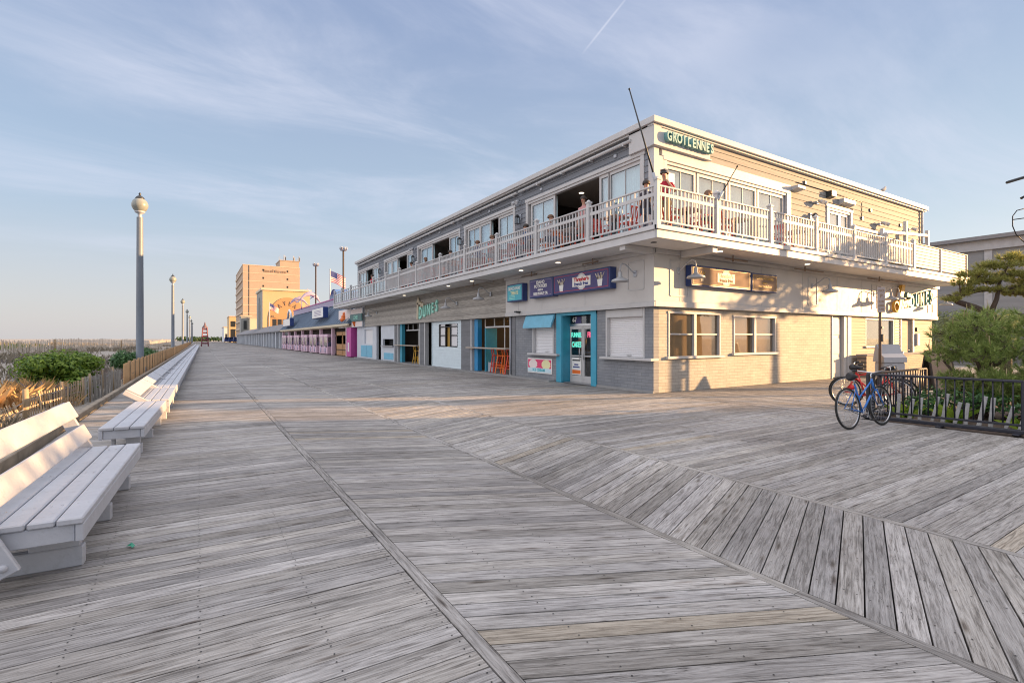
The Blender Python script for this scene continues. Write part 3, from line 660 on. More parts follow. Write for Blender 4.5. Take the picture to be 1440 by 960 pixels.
for a0, a1, neon in ((14.32, 15.07, ('FUNNEL', 'CAKES')), (13.48, 14.30, ('FRIES',))):
    fr = MB()
    for b0, b1 in ((a0, a0 + .075), (a1 - .075, a1)): fbox(fr, 'f', b0, b1, .03, 2.12, -.39, -.345, .006)
    fbox(fr, 'f', a0 + .075, a1 - .075, .03, .28, -.388, -.347, .006); fbox(fr, 'f', a0 + .075, a1 - .075, 2.0, 2.12, -.388, -.347, .006); fbox(fr, 'f', a0 + .075, a1 - .075, .98, 1.03, -.386, -.349, .006)
    dr = part(fr, 'glass_door', M['white']); gl = MB(); fbox(gl, 'f', a0 + .075, a1 - .075, .28, 2.0, -.37, -.365); part(gl, 'pane', M['glass_dk'], dr)
    h = MB(); c = a0 + .1 if a0 > 14 else a1 - .1; h.tube([P('f', c, .9, -.33), P('f', c, .9, -.27), P('f', c, 1.3, -.27), P('f', c, 1.3, -.33)], .013, 6); part(h, 'handle', M['steel'], dr)
    for k, w_ in enumerate(neon): txt(w_, .25 if len(w_) > 5 else .28, M['neon_g'] if a0 > 14 else M['neon_p'], dr, 'f', (a0 + a1) / 2 - (0 if a0 > 14 else .03), 1.78 - k * .36, -.358, ext=.006, name='neon_lettering', bold=.008, xs=.66)
pm = MB(); fbox(pm, 'f', 14.42, 14.98, .3, .95, -.362, -.354); po = part(pm, 'door_notice', M['inkwhite'])
for z_, w_, mt in ((.84, .46, 'ink'), (.68, .24, 'inkblue'), (.59, .38, 'inkblue'), (.41, .48, 'orange')):
    q = MB(); fbox(q, 'f', 14.70 - w_ / 2, 14.70 + w_ / 2, z_ - (.07 if mt == 'orange' else .025), z_ + (.07 if mt == 'orange' else .025), -.3535, -.351); part(q, 'notice_text', M[mt], po)
m = MB(); fbox(m, 'f', 13.46, 15.08, .0, 2.5, -2.2, -2.1); part(m, 'shop_back_wall', M['inner'])
def interior(a0, a1, depth, mats, z1=2.62, floor='conc'):
    """open shop: back wall, side walls, ceiling"""
    m = MB(); fbox(m, 'f', a0, a1, .05, z1, -depth - .1, -depth); part(m, 'shop_back_wall', mats[0])
    m = MB(); fbox(m, 'f', a0 - .1, a0, .05, z1, -depth, -.23); part(m, 'shop_side_wall', mats[1]); m = MB(); fbox(m, 'f', a1, a1 + .1, .05, z1, -depth, -.23); part(m, 'shop_side_wall', mats[1])
    m = MB(); fbox(m, 'f', a0, a1, z1, z1 + .1, -depth, -.23); part(m, 'shop_ceiling', M['inner']); m = MB(); fbox(m, 'f', a0, a1, .0, .05, -depth, -.23); part(m, 'shop_floor', M[floor])
interior(18.75, 22.55, 4.2, (M['mustard'], M['inner'])); interior(29.42, 33.5, 3.2, (M['greyst'], M['inner']), floor='conc')
def bar_front(a0, a1, colr, door_a):
    m = MB(); fbox(m, 'f', a0 - .02, a0 + .08, .05, 2.62, -.2, .05, .008); part(m, 'opening_trim', M['white']); m = MB(); fbox(m, 'f', a1 - .10, a1 + .02, .05, 2.62, -.2, .05, .008); part(m, 'opening_trim', M['white'])
    m = MB(); fbox(m, 'f', a1 - .55, a1 - .2, .05, 2.62, -.3, -.06, .01); part(m, 'column', M[colr])
    m = MB(); fbox(m, 'f', a0 + .08, a1 + .15, 1.17, 1.235, -.1, .26, .01); part(m, 'counter', M['seatwood'])
    m = MB(); fbox(m, 'f', a0 + .1, a1 - 1.0, 2.16, 2.24, -.3, -.22, .008)
    for k in range(4): fbox(m, 'f', a0 + .1 + k * .9, a0 + .14 + k * .9, 2.24, 2.6, -.28, -.24)
    fbox(m, 'f', a0 + .95, a0 + 1.0, .05, 2.16, -.28, -.24, .006); part(m, 'folding_window_frame', M['white'])
bar_front(18.75, 22.55, 'bluep', 0); bar_front(29.42, 33.5, 'teal', 0)
m = MB(); fbox(m, 'f', 21.62, 21.70, .05, 2.15, -.95, -.3); part(m, 'folded_door', M['teal'])
m = MB(); fbox(m, 'f', 21.1, 21.55, .05, .5, -.9, -.4); part(m, 'low_cabinet', M['galv'])
m = MB(); fbox(m, 'f', 19.6, 21.9, 1.45, 1.85, -4.2, -4.1); part(m, 'menu_board', M['dark'])
for a, o_, z_ in ((20.6, -3.1, 1.95), (19.5, -2.2, 2.0), (19.25, -3.6, 1.72), (21.0, -3.8, 2.05)):
    b = MB(); b.lathe([(0, -.07), (.045, -.05), (.062, 0), (.04, .05), (.02, .09)], 10, P('f', a, z_, o_)); b.tube([P('f', a, z_ + .08, o_), P('f', a, 2.62, o_)], .008, 5); 
    tag(b.build('pendant_lamp', M['bulb']), {20.6: 'small lit pendant bulb hanging mid bar over the mustard wall', 19.5: 'lit pendant bulb hanging near the right end of the bar opening', 19.25: 'low lit pendant bulb hanging deep in bar beside dark doorway', 21.0: 'lit pendant bulb hanging high at the rear of the bar'}[a], 'lamp', 'pendant bulbs in the open bar')
pl = bpy.data.lights.new('bar_light', 'POINT'); pl.energy = 22; pl.color = (1, .66, .32); pl.shadow_soft_size = .2; plo = bpy.data.objects.new('bar_light', pl); COL.objects.link(plo); plo.location = P('f', 20.6, 1.95, -2.95)
# clapboard infill with a hatch window
m = MB(); hw = [(24.15, 26.6, 1.2, 2.5)]
lap(m, 'f', 23.70, 27.5, .05, 2.62, hw, .16, -.02); part(m, 'hatch_wall', M['clap'])
m = MB(); wall(m, 'f', 23.70, 27.5, .05, 2.62, hw, -.2, -.05); fbox(m, 'f', 27.5, 27.58, .05, 2.62, -.2, .03, .01); part(m, 'hatch_wall_backing', M['clap'])
m = MB()
for a0, a1 in ((24.15, 24.3), (25.05, 25.12), (25.68, 25.75), (26.5, 26.6)): fbox(m, 'f', a0, a1 if a1 - a0 < .12 else a0 + .06, 1.2, 2.5, -.12, .0, .005)
for z_ in (1.2, 1.8, 2.28, 2.46): 
    for a0, a1 in ((24.2, 25.08), (25.72, 26.55)): fbox(m, 'f', a0, a1, z_, z_ + .05, -.118, -.004, .005)
fbox(m, 'f', 25.12, 25.68, 2.28, 2.33, -.118, -.004, .005); hf = part(m, 'hatch_window', M['black'])
for q_ in ((24.2, 25.06), (25.74, 26.55)): m = MB(); fbox(m, 'f', *q_, 1.24, 2.46, -.08, -.07); part(m, 'pane', M['shutter'], hf)
m = MB(); fbox(m, 'f', 25.1, 25.7, 1.22, 2.3, -.15, -.125); part(m, 'hatch_interior', M['mustard'], hf)
m = MB(); fbox(m, 'f', 27.58, 28.6, .05, 2.62, -.5, -.45); part(m, 'door', M['dkgrey'])
m = MB(); fbox(m, 'f', 28.55, 28.68, .05, 2.62, -.2, .06, .008); part(m, 'opening_trim', M['white'])
# white kiosk, dark door, cupboard front
m = MB(); wall(m, 'f', 34.3, 37.35, .05, 2.62, [(34.5, 36.9, 1.15, 1.62)], -.15, .0); kf = part(m, 'kiosk_front', M['farwhite'])
m = MB(); fbox(m, 'f', 34.5, 36.9, 1.1, 1.7, -.6, -.5); part(m, 'kiosk_interior', M['dark'], kf)
m = MB(); fbox(m, 'f', 34.5, 36.6, .15, .62, .0, .03, .01); part(m, 'blue_panel', M['ltblue'], kf)
m = MB(); fbox(m, 'f', 34.4, 37.0, 1.08, 1.15, 0, .16, .01); part(m, 'kiosk_shelf', M['steel'], kf)
m = MB(); fbox(m, 'f', 37.4, 38.4, .05, 2.6, -.35, -.3); part(m, 'door', M['dkgrey'])
m = MB(); wall(m, 'f', 38.4, Y1 + .1, .05, 2.62, [(39.4, 41.7, 1.22, 2.4)], -.15, .03); cf = part(m, 'cupboard_front', M['farwhite'])
m = MB(); fbox(m, 'f', 39.4, 41.7, 1.2, 2.42, -.14, -.1); part(m, 'roller_shutter', M['shutter'], cf)
for a0 in (39.5, 41.15): m = MB(); fbox(m, 'f', a0, a0 + 1.58, .16, 1.1, .03, .055, .01); part(m, 'cupboard_door', M['ltblue'], cf)

# --- balcony: deck, soffit, fascia, beams
XB, YB, YBE, XBE = 10.13, 9.12, 46.3, 32.1
m = MB(); m.box(XB + .06, XF + .1, YB + .06, YBE, ZS, ZD - .02); m.box(XF + .1, XBE, YB + .06, YF + .1, ZS, ZD - .02); part(m, 'balcony_deck', M['soffit'])
m = MB()
m.bbox(XB + .0, XB + .06, YB + .03, YBE, ZS - .04, ZS + .17); m.bbox(XB - .05, XB + .05, YB - .02, YBE, ZS + .18, ZD + .01); m.bbox(XB + .02, XB + .07, YB + .03, YBE, ZS + .16, ZS + .19)
m.bbox(XB, XBE, YB, YB + .06, ZS - .04, ZS + .17); m.bbox(XB - .05, XBE, YB - .05, YB + .05, ZS + .18, ZD + .012); m.bbox(XB + .03, XBE, YB + .02, YB + .07, ZS + .16, ZS + .19)
m.bbox(XB + .06, XF, YBE - .06, YBE, ZS - .03, ZD); m.bbox(XBE - .06, XBE, YB + .06, YF + .1, ZS - .03, ZD); part(m, 'fascia', M['trim'])
m = MB()
for q_ in [(XB + .08, XF - bo - .1, YF - .24, YF - .02, ZS - .17, ZS - .005), (XF + .9, XF + 1.12, YB + .1, YF - bo - .1, ZS - .2, ZS - .005)] + [(XB + .1, XF - .1, y_, y_ + .12, ZS - .06, ZS - .004) for y_ in (20.2, 26, 32)]: m = MB(); m.bbox(*q_); part(m, 'soffit_beam', M['white'])
for a, b, k in ((10.75, 14.2, 0), (10.75, 16.6, 0), (10.8, 20.9, 0), (10.8, 23.5, 0), (10.8, 26.4, 0), (10.8, 30, 0), (13.6, 9.75, 1), (18.6, 9.75, 1), (10.75, 9.8, 1)):
    m = MB(); m.lathe([(.085, 0), (.085, -.012), (.06, -.014), (0, -.01)], 14, (a, b, ZS - .002)); part(m, 'downlight', M['down'] if k == 0 or a > 12 else M['dkgrey'])
m = MB()                                                    # sprinkler pipe runs under the soffit
for pts in ([(11.2, 12.6, 4.2), (11.2, 13.4, 4.2)], [(11.3, 16.3, 4.2), (11.3, 17.4, 4.2)], [(14.2, 10.0, 4.2), (15.4, 10.0, 4.2)], [(18.4, 10.1, 4.2), (20.4, 10.1, 4.2)], [(24, 10.1, 4.2), (27, 10.1, 4.2)], [(11.2, 21, 4.2), (11.2, 22.4, 4.2)]):
    a, b = Vector(pts[0]), Vector(pts[1]); m.tube([a, b], .022, 6); c = a.lerp(b, .35); m.tube([c, c + Vector((0, 0, .13))], .02, 6); m.tube([c + Vector((0, 0, 0)), c - Vector((0, 0, .06))], .03, 6)
part(m, 'sprinkler_pipe', paint('rusty_pipe', (.25, .19, .15), .7, .3))
# --- upper storey walls
upf = {'a': (10.98, 17.51), 'b': (18.40, 23.26), 'c': (23.80, 29.8), 'd': (30.66, 36.47), 'e': (37.85, 43.6)}
ZH = 7.30
hf_ = [(a, b, ZD, ZH) for a, b in upf.values()]
m = MB(); wall(m, 'f', YF + .23, Y1, ZD - .3, ZC, hf_, -.2, -.03); wall(m, 's', XF + .01, X1, ZD - .3, ZC, [(11.98, 18.9, ZD, 7.2), (21.67, 23.72, ZD, 7.1)], -.2, -.03); part(m, 'upper_wall_backing', M['panel'])
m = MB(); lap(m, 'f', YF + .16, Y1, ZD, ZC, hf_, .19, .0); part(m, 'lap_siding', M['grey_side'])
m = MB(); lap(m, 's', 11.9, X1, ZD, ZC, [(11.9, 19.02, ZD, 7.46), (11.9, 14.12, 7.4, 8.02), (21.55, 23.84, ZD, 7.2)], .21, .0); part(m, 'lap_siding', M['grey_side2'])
for q_ in (('f', YF - .05, YF + .17, ZD, 7.46, -.19, .05, .01), ('s', XF + .0, XF + .36, ZD, 7.2, -.18, .048, .01), ('f', YF - .14, YF + .9, 7.42, ZC, -.19, .14, .01), ('s', 11.95, 19.02, 7.2, 7.44, -.1, .045, .01), ('s', 18.86, 19.02, ZD, 7.2, -.1, .045, .01), ('s', 11.95, 12.05, ZD, 7.2, -.1, .044, .01)): m = MB(); fbox(m, *q_); part(m, 'corner_board', M['white'])

m = MB(); fbox(m, 's', XF - .12, 14.12, 7.47, 8.0, 0, .13, .008); fbox(m, 's', XF - .15, 14.16, 7.43, 7.47, 0, .16, .005); part(m, 'roof_sign_panel', M['cream' if False else 'white'])
m = MB()
for a0, a1, pr in ((XF - .22, X1 + .2, 's'),):
    fbox(m, 's', a0, a1, ZC, ZR, -.3, .22, .012); fbox(m, 's', a0 + .06, a1 - .05, ZC - .06, ZC, -.1, .14, .008)
fbox(m, 'f', YF - .21, Y1 + .2, ZC + .001, ZR - .001, -.3, .218, .012); fbox(m, 'f', YF - .14, Y1 + .1, ZC - .06, ZC, -.1, .14, .008); part(m, 'cornice', M['white'])
m = MB(); m.box(XF + .3, X1, YF + .3, Y1, ZC + .03, ZR - .08); part(m, 'roof', M['greyroof'])
m = MB()                                                    # retracted awning cassettes with brackets along the eaves
for a0, a1 in ((11.4, 17.9), (18.05, 24.0), (24.15, 31.5), (31.65, 43.4)):
    m.tube([P('f', a0, 7.84, .15), P('f', a1, 7.84, .15)], .055, 8)
    k = a0 + .3
    while k < a1: fbox(m, 'f', k, k + .05, 7.76, 7.88, .03, .2); k += 1.6
part(m, 'awning_cassette', M['white'])
m = MB(); fbox(m, 'f', YF + .95, Y1, 7.90, 7.93, .03, .10); part(m, 'eaves_shadow_strip', M['dkgrey'])
# --- sliding doors of the upper storey
def slider(side, a0, a1, zt, panes, opens, lintel=True):
    fr = MB(); w = .13
    fbox(fr, side, a0 - .02, a0 + w, ZD, zt, -.14, .05, .008); fbox(fr, side, a1 - w, a1 + .02, ZD, zt, -.14, .05, .008)
    fbox(fr, side, a0 - .06, a1 + .06, zt, zt + .13, -.14, .06, .01); fbox(fr, side, a0 + w, a1 - w, zt - .09, zt, -.14, .02, .006); f = part(fr, 'sliding_door', M['white'])
    for b0, b1 in panes:
        pf = MB()
        for c0, c1 in ((b0 - .05, b0 + .05), (b1 - .05, b1 + .05)): fbox(pf, side, c0, c1, ZD + .02, zt - .09, -.11, -.03, .006)
        fbox(pf, side, b0 + .05, b1 - .05, ZD + .02, ZD + .16, -.108, -.032); fbox(pf, side, b0 + .05, b1 - .05, zt - .2, zt - .09, -.108, -.032)
        nm = max(0, round((b1 - b0) / .75) - 1)
        for k in range(nm): c = b0 + (b1 - b0) * (k + 1) / (nm + 1); fbox(pf, side, c - .012, c + .012, ZD + .16, zt - .2, -.09, -.05)
        part(pf, 'door_leaf', M['white'], f)
        gl = MB(); fbox(gl, side, b0 + .05, b1 - .05, ZD + .16, zt - .2, -.075, -.069); part(gl, 'pane', M['glass'], f)
        cu = MB(); n = int((b1 - b0) / .09)
        for k in range(n): c = b0 + (b1 - b0) * k / n; w_ = (b1 - b0) / n; cu.prism([P(side, c, ZD + .1, -.20), P(side, c + w_ * .5, ZD + .1, -.235), P(side, c + w_ * 1.02, ZD + .1, -.20), P(side, c + w_ * .5, ZD + .1, -.245)], (0, 0, zt - .1 - ZD - .1))
        part(cu, 'curtain', M['blind'], f)
F_ = lambda p: fy(p)
slider('f', *upf['a'], ZH, [(15.65, 17.2), (12.60, 13.02), (11.15, 12.56)], 0)
slider('f', *upf['b'], ZH, [(fy(674), fy(657.8)), (fy(688.5), fy(675)), (fy(722.5), fy(701))], 0)
slider('f', *upf['c'], ZH, [(fy(607), fy(591.5)), (fy(646), fy(631.6))], 0)
slider('f', *upf['d'], ZH, [(fy(550), fy(544)), (fy(558), fy(551)), (fy(579.5), fy(572))], 0)
slider('f', *upf['e'], ZH, [(fy(514), fy(506)), (fy(531.5), fy(524))], 0)
slider('s', 12.05, 18.86, 7.1, [(12.24, 13.55), (13.72, 15.2), (15.36, 16.86), (17.02, 18.6)], 0)
slider('s', 21.67, 23.72, 7.0, [(21.95, 22.75), (22.85, 23.45)], 0)
# upper room behind the open doors
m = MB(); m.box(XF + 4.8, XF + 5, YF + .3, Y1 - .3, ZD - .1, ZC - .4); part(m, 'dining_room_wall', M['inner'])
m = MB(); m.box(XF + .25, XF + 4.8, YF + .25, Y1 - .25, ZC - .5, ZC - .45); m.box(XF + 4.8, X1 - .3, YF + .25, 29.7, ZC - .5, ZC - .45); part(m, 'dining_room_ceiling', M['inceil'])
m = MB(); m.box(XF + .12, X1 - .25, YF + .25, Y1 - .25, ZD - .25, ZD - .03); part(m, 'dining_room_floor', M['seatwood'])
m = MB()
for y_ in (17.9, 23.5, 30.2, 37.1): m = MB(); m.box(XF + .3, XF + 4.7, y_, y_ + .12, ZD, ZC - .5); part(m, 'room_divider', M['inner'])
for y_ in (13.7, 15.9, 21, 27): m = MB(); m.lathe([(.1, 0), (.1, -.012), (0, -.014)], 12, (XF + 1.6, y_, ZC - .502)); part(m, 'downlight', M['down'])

m = MB(); m.tube([P('f', 18.72, .1, .06), P('f', 18.72, 2.6, .06)], .035, 8); part(m, 'drain_pipe', M['galv'])
m = MB(); m.tube([P('s', 30.75, ZD, .08), P('s', 30.75, 7.9, .08), P('s', 30.75, 8.05, .12)], .045, 8); part(m, 'drain_pipe', M['galv'])
m = MB(); m.tube([P('s', 19.4, 7.62, .03), P('s', 24.6, 7.62, .03), P('s', 24.6, 7.0, .03)], .012, 6); part(m, 'conduit', M['dkgrey'])
m = MB(); m.tube([P('f', 18.0, 7.55, .03), P('f', 23.6, 7.55, .03)], .014, 6); part(m, 'conduit', M['dkgrey'])
for a_, z_ in ((24.6, 6.9), (25.4, 7.35), (28.4, 7.05), (20.0, 7.7)): m = MB(); fbox(m, 's', a_ - .07, a_ + .07, z_ - .07, z_ + .07, 0, .07, .01); part(m, 'junction_box', M['dkgrey'])
for a_, z_ in ((12.2, 7.62), (16.4, 7.6), (20.6, 7.62), (26.4, 7.65)): m = MB(); fbox(m, 'f', a_ - .06, a_ + .06, z_ - .05, z_ + .05, 0, .08, .01); part(m, 'junction_box', M['galv'])
m = MB(); fbox(m, 's', 30.05, 30.35, 1.3, 1.9, 0, .14, .02); part(m, 'meter_box', M['galv'])
m = MB(); fbox(m, 's', 30.12, 30.28, 2.0, 2.2, 0, .1, .02); part(m, 'alarm_box', M['dkgrey'])
# --- balcony railing: posts and baluster panels
pf_y = [YB] + [fy(p, XB) for p in (825, 752, 696.5, 652, 617, 584, 560, 541.5, 523.5, 505.5, 492, 479.5)] + [YBE - .08]
ps_x = [12.68, 15.35, 18.08, 20.75, 23.35, 25.95]
def post(x, y, h=1.24, w=.125):
    m = MB(); m.bbox(x - w / 2, x + w / 2, y - w / 2, y + w / 2, ZD, ZD + h, .01); m.bbox(x - w / 2 - .015, x + w / 2 + .015, y - w / 2 - .015, y + w / 2 + .015, ZD + .01, ZD + .12, .01)
    m.bbox(x - w / 2 - .02, x + w / 2 + .02, y - w / 2 - .02, y + w / 2 + .02, ZD + h - .05, ZD + h, .008); m.lathe([(w * .72, 0), (w * .5, .035), (0, .07)], 4, (x, y, ZD + h)); part(m, 'railing_post', M['white'])
def rail_panel(p, q, screen=False, hold=True):
    p, q = Vector(p), Vector(q); d = q - p; L = d.length; u = d / L; m = MB(); z = Vector((0, 0, 1))
    a, b = p + u * .065, q - u * .065
    m.bar(a + z * 1.06, b + z * 1.06, .075, .045, ch=.008); m.bar(a + z * .84, b + z * .84, .04, .10, ch=.006); m.bar(a + z * .14, b + z * .14, .045, .05, ch=.006)
    n = int(L / (.152 if not screen else .62)); k = 1
    for k in range(1, n):
        c = p + d * (k / n); m.bar(c + z * .12, c + z * 1.04, .041, ch=.005, up=u)
    r = part(m, 'railing_panel', M['white'])
    if screen: s_ = MB(); nn = Vector((-u.y, u.x, 0)) * .012; s_.prism([a + z * .18 - nn, b + z * .18 - nn, b + z * .8 - nn, a + z * .8 - nn], nn * .6); part(s_, 'clear_screen', M['plexi'], r)
for y_ in pf_y: post(XB + .08, y_ + (.08 if y_ == YB else 0))
for a, b in zip(pf_y, pf_y[1:]): rail_panel((XB + .08, a + (.08 if a == YB else 0), ZD), (XB + .08, b, ZD), a > 31)
for x_ in ps_x: post(x_, YB + .08)
for a, b in zip([XB + .08] + ps_x, ps_x): rail_panel((a, YB + .08, ZD), (b, YB + .08, ZD))
m = MB()
for k in range(7): m.bbox(26.02, 32.05, YB + .06, YB + .1, ZD + .12 + k * .14, ZD + .245 + k * .14, .008)
for x_ in (28.8, 32.0): m.bbox(x_ - .05, x_ + .05, YB + .02, YB + .14, ZD, ZD + 1.14, .01)
m.bbox(26.02, 32.05, YB + .03, YB + .13, ZD + 1.1, ZD + 1.14, .008)
for k in range(7): m.bbox(31.98, 32.02, YB + .14, YF, ZD + .12 + k * .14, ZD + .252 + k * .14, .008)
part(m, 'boarded_parapet', paint('sandy_boards', (.47, .43, .39), .6, .12, 1.5))
m = MB()                                                    # timber frame with a slatted screen at the inland end of the balcony
for x_, h in ((24.9, 1.75), (27.2, 2.35), (29.6, 2.2)): m.bbox(x_ - .07, x_ + .07, YF - .75, YF - .61, ZD, ZD + h, .01)
m.bar((24.9, YF - .68, ZD + 1.62), (29.6, YF - .68, ZD + 1.95), .1, .12, ch=.008); m.bar((22.4, YF - .6, ZD + 1.55), (24.9, YF - .6, ZD + 1.55), .08, .1)
pg = part(m, 'timber_frame', M['trim']); m = MB()
for k in range(26): x_ = 25.1 + k * .17; m.box(x_, x_ + .1, YF - .45, YF - .42, ZD + .05, ZD + 1.55)
m.box(25, 29.6, YF - .42, YF - .40, ZD + .2, ZD + 1.5); part(m, 'slatted_screen', paint('golden_slats', (.20, .15, .06), .7, .2), pg)

# ================================================================== SIGNS AND FITTINGS ON THE RESTAURANT
def sign_box(name, side, a0, a1, z0, z1, o0, o1, frame, face, label, border=None, group=None):
    t = thing(name, label, 'sign', P(side, (a0 + a1) / 2, z0, o0), 0, group)
    m = MB(); fbox(m, side, a0, a1, z0, z1, o0, o1, .02); m.build('cabinet', frame, t, world=True)
    m = MB(); fbox(m, side, a0 + .05, a1 - .05, z0 + .05, z1 - .05, o1, o1 + .006); m.build('sign_face', face, t, world=True)
    if border:
        m = MB(); e = .075; w = .014
        for z_ in (z0 + e, z1 - e): fbox(m, side, a0 + e, a1 - e, z_ - w / 2, z_ + w / 2, o1 + .006, o1 + .010)
        for a_ in (a0 + e, a1 - e): fbox(m, side, a_ - w / 2, a_ + w / 2, z0 + e + w / 2, z1 - e - w / 2, o1 + .006, o1 + .010)
        m.build('border', border, t, world=True)
    return t
def badge(t, side, a, z, o, red, blue, white, k=1.0):
    s_ = -1 if side == 'f' else 1
    m = MB(); pts = [P(side, a + .30 * k * math.cos(i * math.pi / 14), z + .33 * k * math.sin(i * math.pi / 14), o) for i in range(28)]
    m.prism(pts, Vector(P(side, 0, 0, .008)) - Vector(P(side, 0, 0, 0))); m.build('badge', white, t, world=True)
    m = MB()
    for rr in (.25, .275):
        for i in range(28):
            an = i * math.pi / 14
            if abs(math.sin(an)) < .62: continue
            c = P(side, a + rr * k * math.cos(an), z + rr * 1.1 * k * math.sin(an), o + .01); fbox(m, side, a + rr * k * math.cos(an) - .012, a + rr * k * math.cos(an) + .012, z + rr * 1.1 * k * math.sin(an) - .006, z + rr * 1.1 * k * math.sin(an) + .006, o + .008, o + .011)
    m.build('badge_ring', blue, t, world=True)
    m = MB(); fbox(m, side, a - .56 * k, a + .56 * k, z - .19 * k, z + .19 * k, o, o + .012); m.build('name_panel', white, t, world=True)
    txt("Thrasher's", .215 * k, red, t, side, a, z + .085 * k, o + .014, ext=.004, name='lettering', bold=.008, xs=1.0)
    txt('french fries', .185 * k, blue, t, side, a, z - .095 * k, o + .014, ext=.004, name='lettering', bold=.005, xs=1.02)
def fries(t, side, a, z, o, cup, fry_, k=1.0):
    m = MB(); q = [P(side, a - .09 * k, z - .22 * k, o), P(side, a + .09 * k, z - .22 * k, o), P(side, a + .13 * k, z + .02 * k, o), P(side, a - .13 * k, z + .02 * k, o)]
    e = Vector(P(side, 0, 0, .006)) - Vector(P(side, 0, 0, 0)); m.prism(q, e); m.build('fries_cup', cup, t, world=True)
    m = MB(); rnd = random.Random(5)
    for i in range(22):
        x0 = rnd.uniform(-.1, .1) * k; an = x0 * 5 / k + rnd.uniform(-.35, .35); L = rnd.uniform(.12, .26) * k
        p = Vector(P(side, a + x0, z + .0, o + .004)); q_ = Vector(P(side, a + x0 + L * math.sin(an), z + L * math.cos(an), o + .004)); m.bar(p, q_, .018 * k, .004, up=e)
    m.build('fries', fry_, t, world=True)
wb = bo
t = sign_box('shop_sign', 'f', 12.02, 15.05, 3.27, 3.97, wb + .01, wb + .30, M['navy'], M['purple'], 'large purple french fries sign with white badge and two fry cups', M['inkred'])
badge(t, 'f', 13.42, 3.62, wb + .307, M['inkred'], M['inkblue'], M['inkwhite'], .86); fries(t, 'f', 14.55, 3.58, wb + .307, M['inkwhite'], M['fry']); fries(t, 'f', 12.48, 3.60, wb + .307, M['inkwhite'], M['fry'])
t = sign_box('shop_sign', 'f', 15.1, 16.66, 3.24, 3.97, wb + .01, wb + .29, M['navy'], M['purple'], 'smaller purple potato sign left of the large purple fries sign', M['lilac'])
for z_, b_, w_ in ((3.82, 'IDAHO', .17), (3.67, 'POTATOES', .17), (3.53, 'FRIED IN', .09), (3.39, '100% PEANUT OIL', .14)): txt(b_, w_, M['inkwhite'], t, 'f', 15.88, z_, wb + .30, ext=.004, bold=.006, xs=.86 if len(b_) > 10 else 1)
t = sign_box('shop_sign', 'f', 17.2, 18.4, 3.2, 3.93, wb + .01, wb + .27, M['navy'], M['sign_teal'], 'small square teal sign in a navy box near the wood cladding')
for z_, b_, mt in ((3.74, 'BEACHWAY', 'inkwhite'), (3.55, 'TREATS', 'scoop2')): txt(b_, .19, M[mt], t, 'f', 17.8, z_, wb + .278, ext=.003, bold=.006, xs=.9)
m = MB()
for k in range(3): fbox(m, 'f', 17.75, 18.2, 3.31 + k * .06, 3.335 + k * .06, wb + .276, wb + .28)
m.build('small_print', M['letter_teal'], t, world=True)
t = sign_box('shop_sign', 's', 12.85, 15.9, 3.28, 3.93, wb + .01, wb + .24, M['navy'], M['shade'], 'long brown sunlit fries sign with badge on the street side', M['gold'])
badge(t, 's', 14.55, 3.6, wb + .247, M['inkred'], M['shade'], M['cream'], .80); fries(t, 's', 13.35, 3.6, wb + .247, M['cream'], M['gold'], .7)
t = sign_box('shop_sign', 's', 15.98, 17.5, 3.27, 3.9, wb + .01, wb + .23, M['navy'], M['shade'], 'short brown sunlit sign beside the long brown fries sign', M['gold'])
for z_, b_, w_ in ((3.72, 'IDAHO POTATOES', .12), (3.57, 'FRIED IN', .07), (3.45, '100% PEANUT OIL', .1)): txt(b_, w_, M['gold'], t, 's', 16.74, z_, wb + .24, ext=.003, bold=.002)
# lettering signs
t = thing('letter_sign', 'pale teal raised letters on the weathered wood cladding', 'sign', P('f', 27.9, 2.8, wb))
tl = [('D', 29.0, .98), ('U', 28.35, .90), ('N', 27.7, .84), ('E', 27.1, .78), ('S', 26.55, .86)]
for i, (ch_, a_, s_) in enumerate(tl): txt(ch_, s_ * 1.02, M['letter_teal'], t, 'f', a_, 3.18 + i * .075, wb - .02 + .004 * (i % 2), ext=.05, name='letter', bold=.03, xs=.74, shear=.06)
m = MB(); m.prism([P('f', 29.55, 2.85, wb), P('f', 29.35, 2.85, wb), P('f', 29.25, 3.85, wb), P('f', 29.5, 3.85, wb)], (-.05, 0, 0)); m.prism([P('f', 29.62, 3.75, wb), P('f', 28.95, 3.75, wb), P('f', 29.3, 4.2, wb)], (-.05, 0, 0)); m.build('arrow', M['cream'], t, world=True)
txt('the', .42, M['cream'], t, 'f', 28.75, 3.72, wb, ext=.04, name='letter', bold=.02)
t = thing('letter_sign', 'row of grey teal raised letters on the white roof panel', 'sign', P('s', 13, 7.5, .13))
for i, ch_ in enumerate('GROILENNES'):
    txt(ch_, .40, M['letter_grey'], t, 's', 12.03 + i * .222, 7.74, .20 + .004 * (i % 2), ext=.075, name='letter', bold=.014, xs=.74)
t = thing('letter_sign', 'gold script and grey letters sign near the inland end', 'sign', P('s', 29.3, 2.8, wb))
for i, (ch_, s_) in enumerate(zip('DUNES', (.78, .82, .86, .92, .98))): txt(ch_, s_, M['letter_grey'], t, 's', 28.95 + i * .56, 3.40 + i * .07, wb + .10 + .003 * (i % 2), ext=.07, name='letter', bold=.02, xs=.68)
txt('the', .32, M['letter_grey'], t, 's', 28.6, 3.72, wb + .1, ext=.06, name='letter', bold=.012); txt('Above', .62, M['gold'], t, 's', 28.0, 3.30, wb + .14, ext=.07, name='script', bold=.03, shear=.35, rot=.16, xs=.8)
m = MB(); m.prism([P('s', 27.3, 2.9, wb + .08), P('s', 27.55, 2.9, wb + .08), P('s', 28.1, 4.15, wb + .08), P('s', 27.75, 4.15, wb + .08)], (0, -.12, 0))
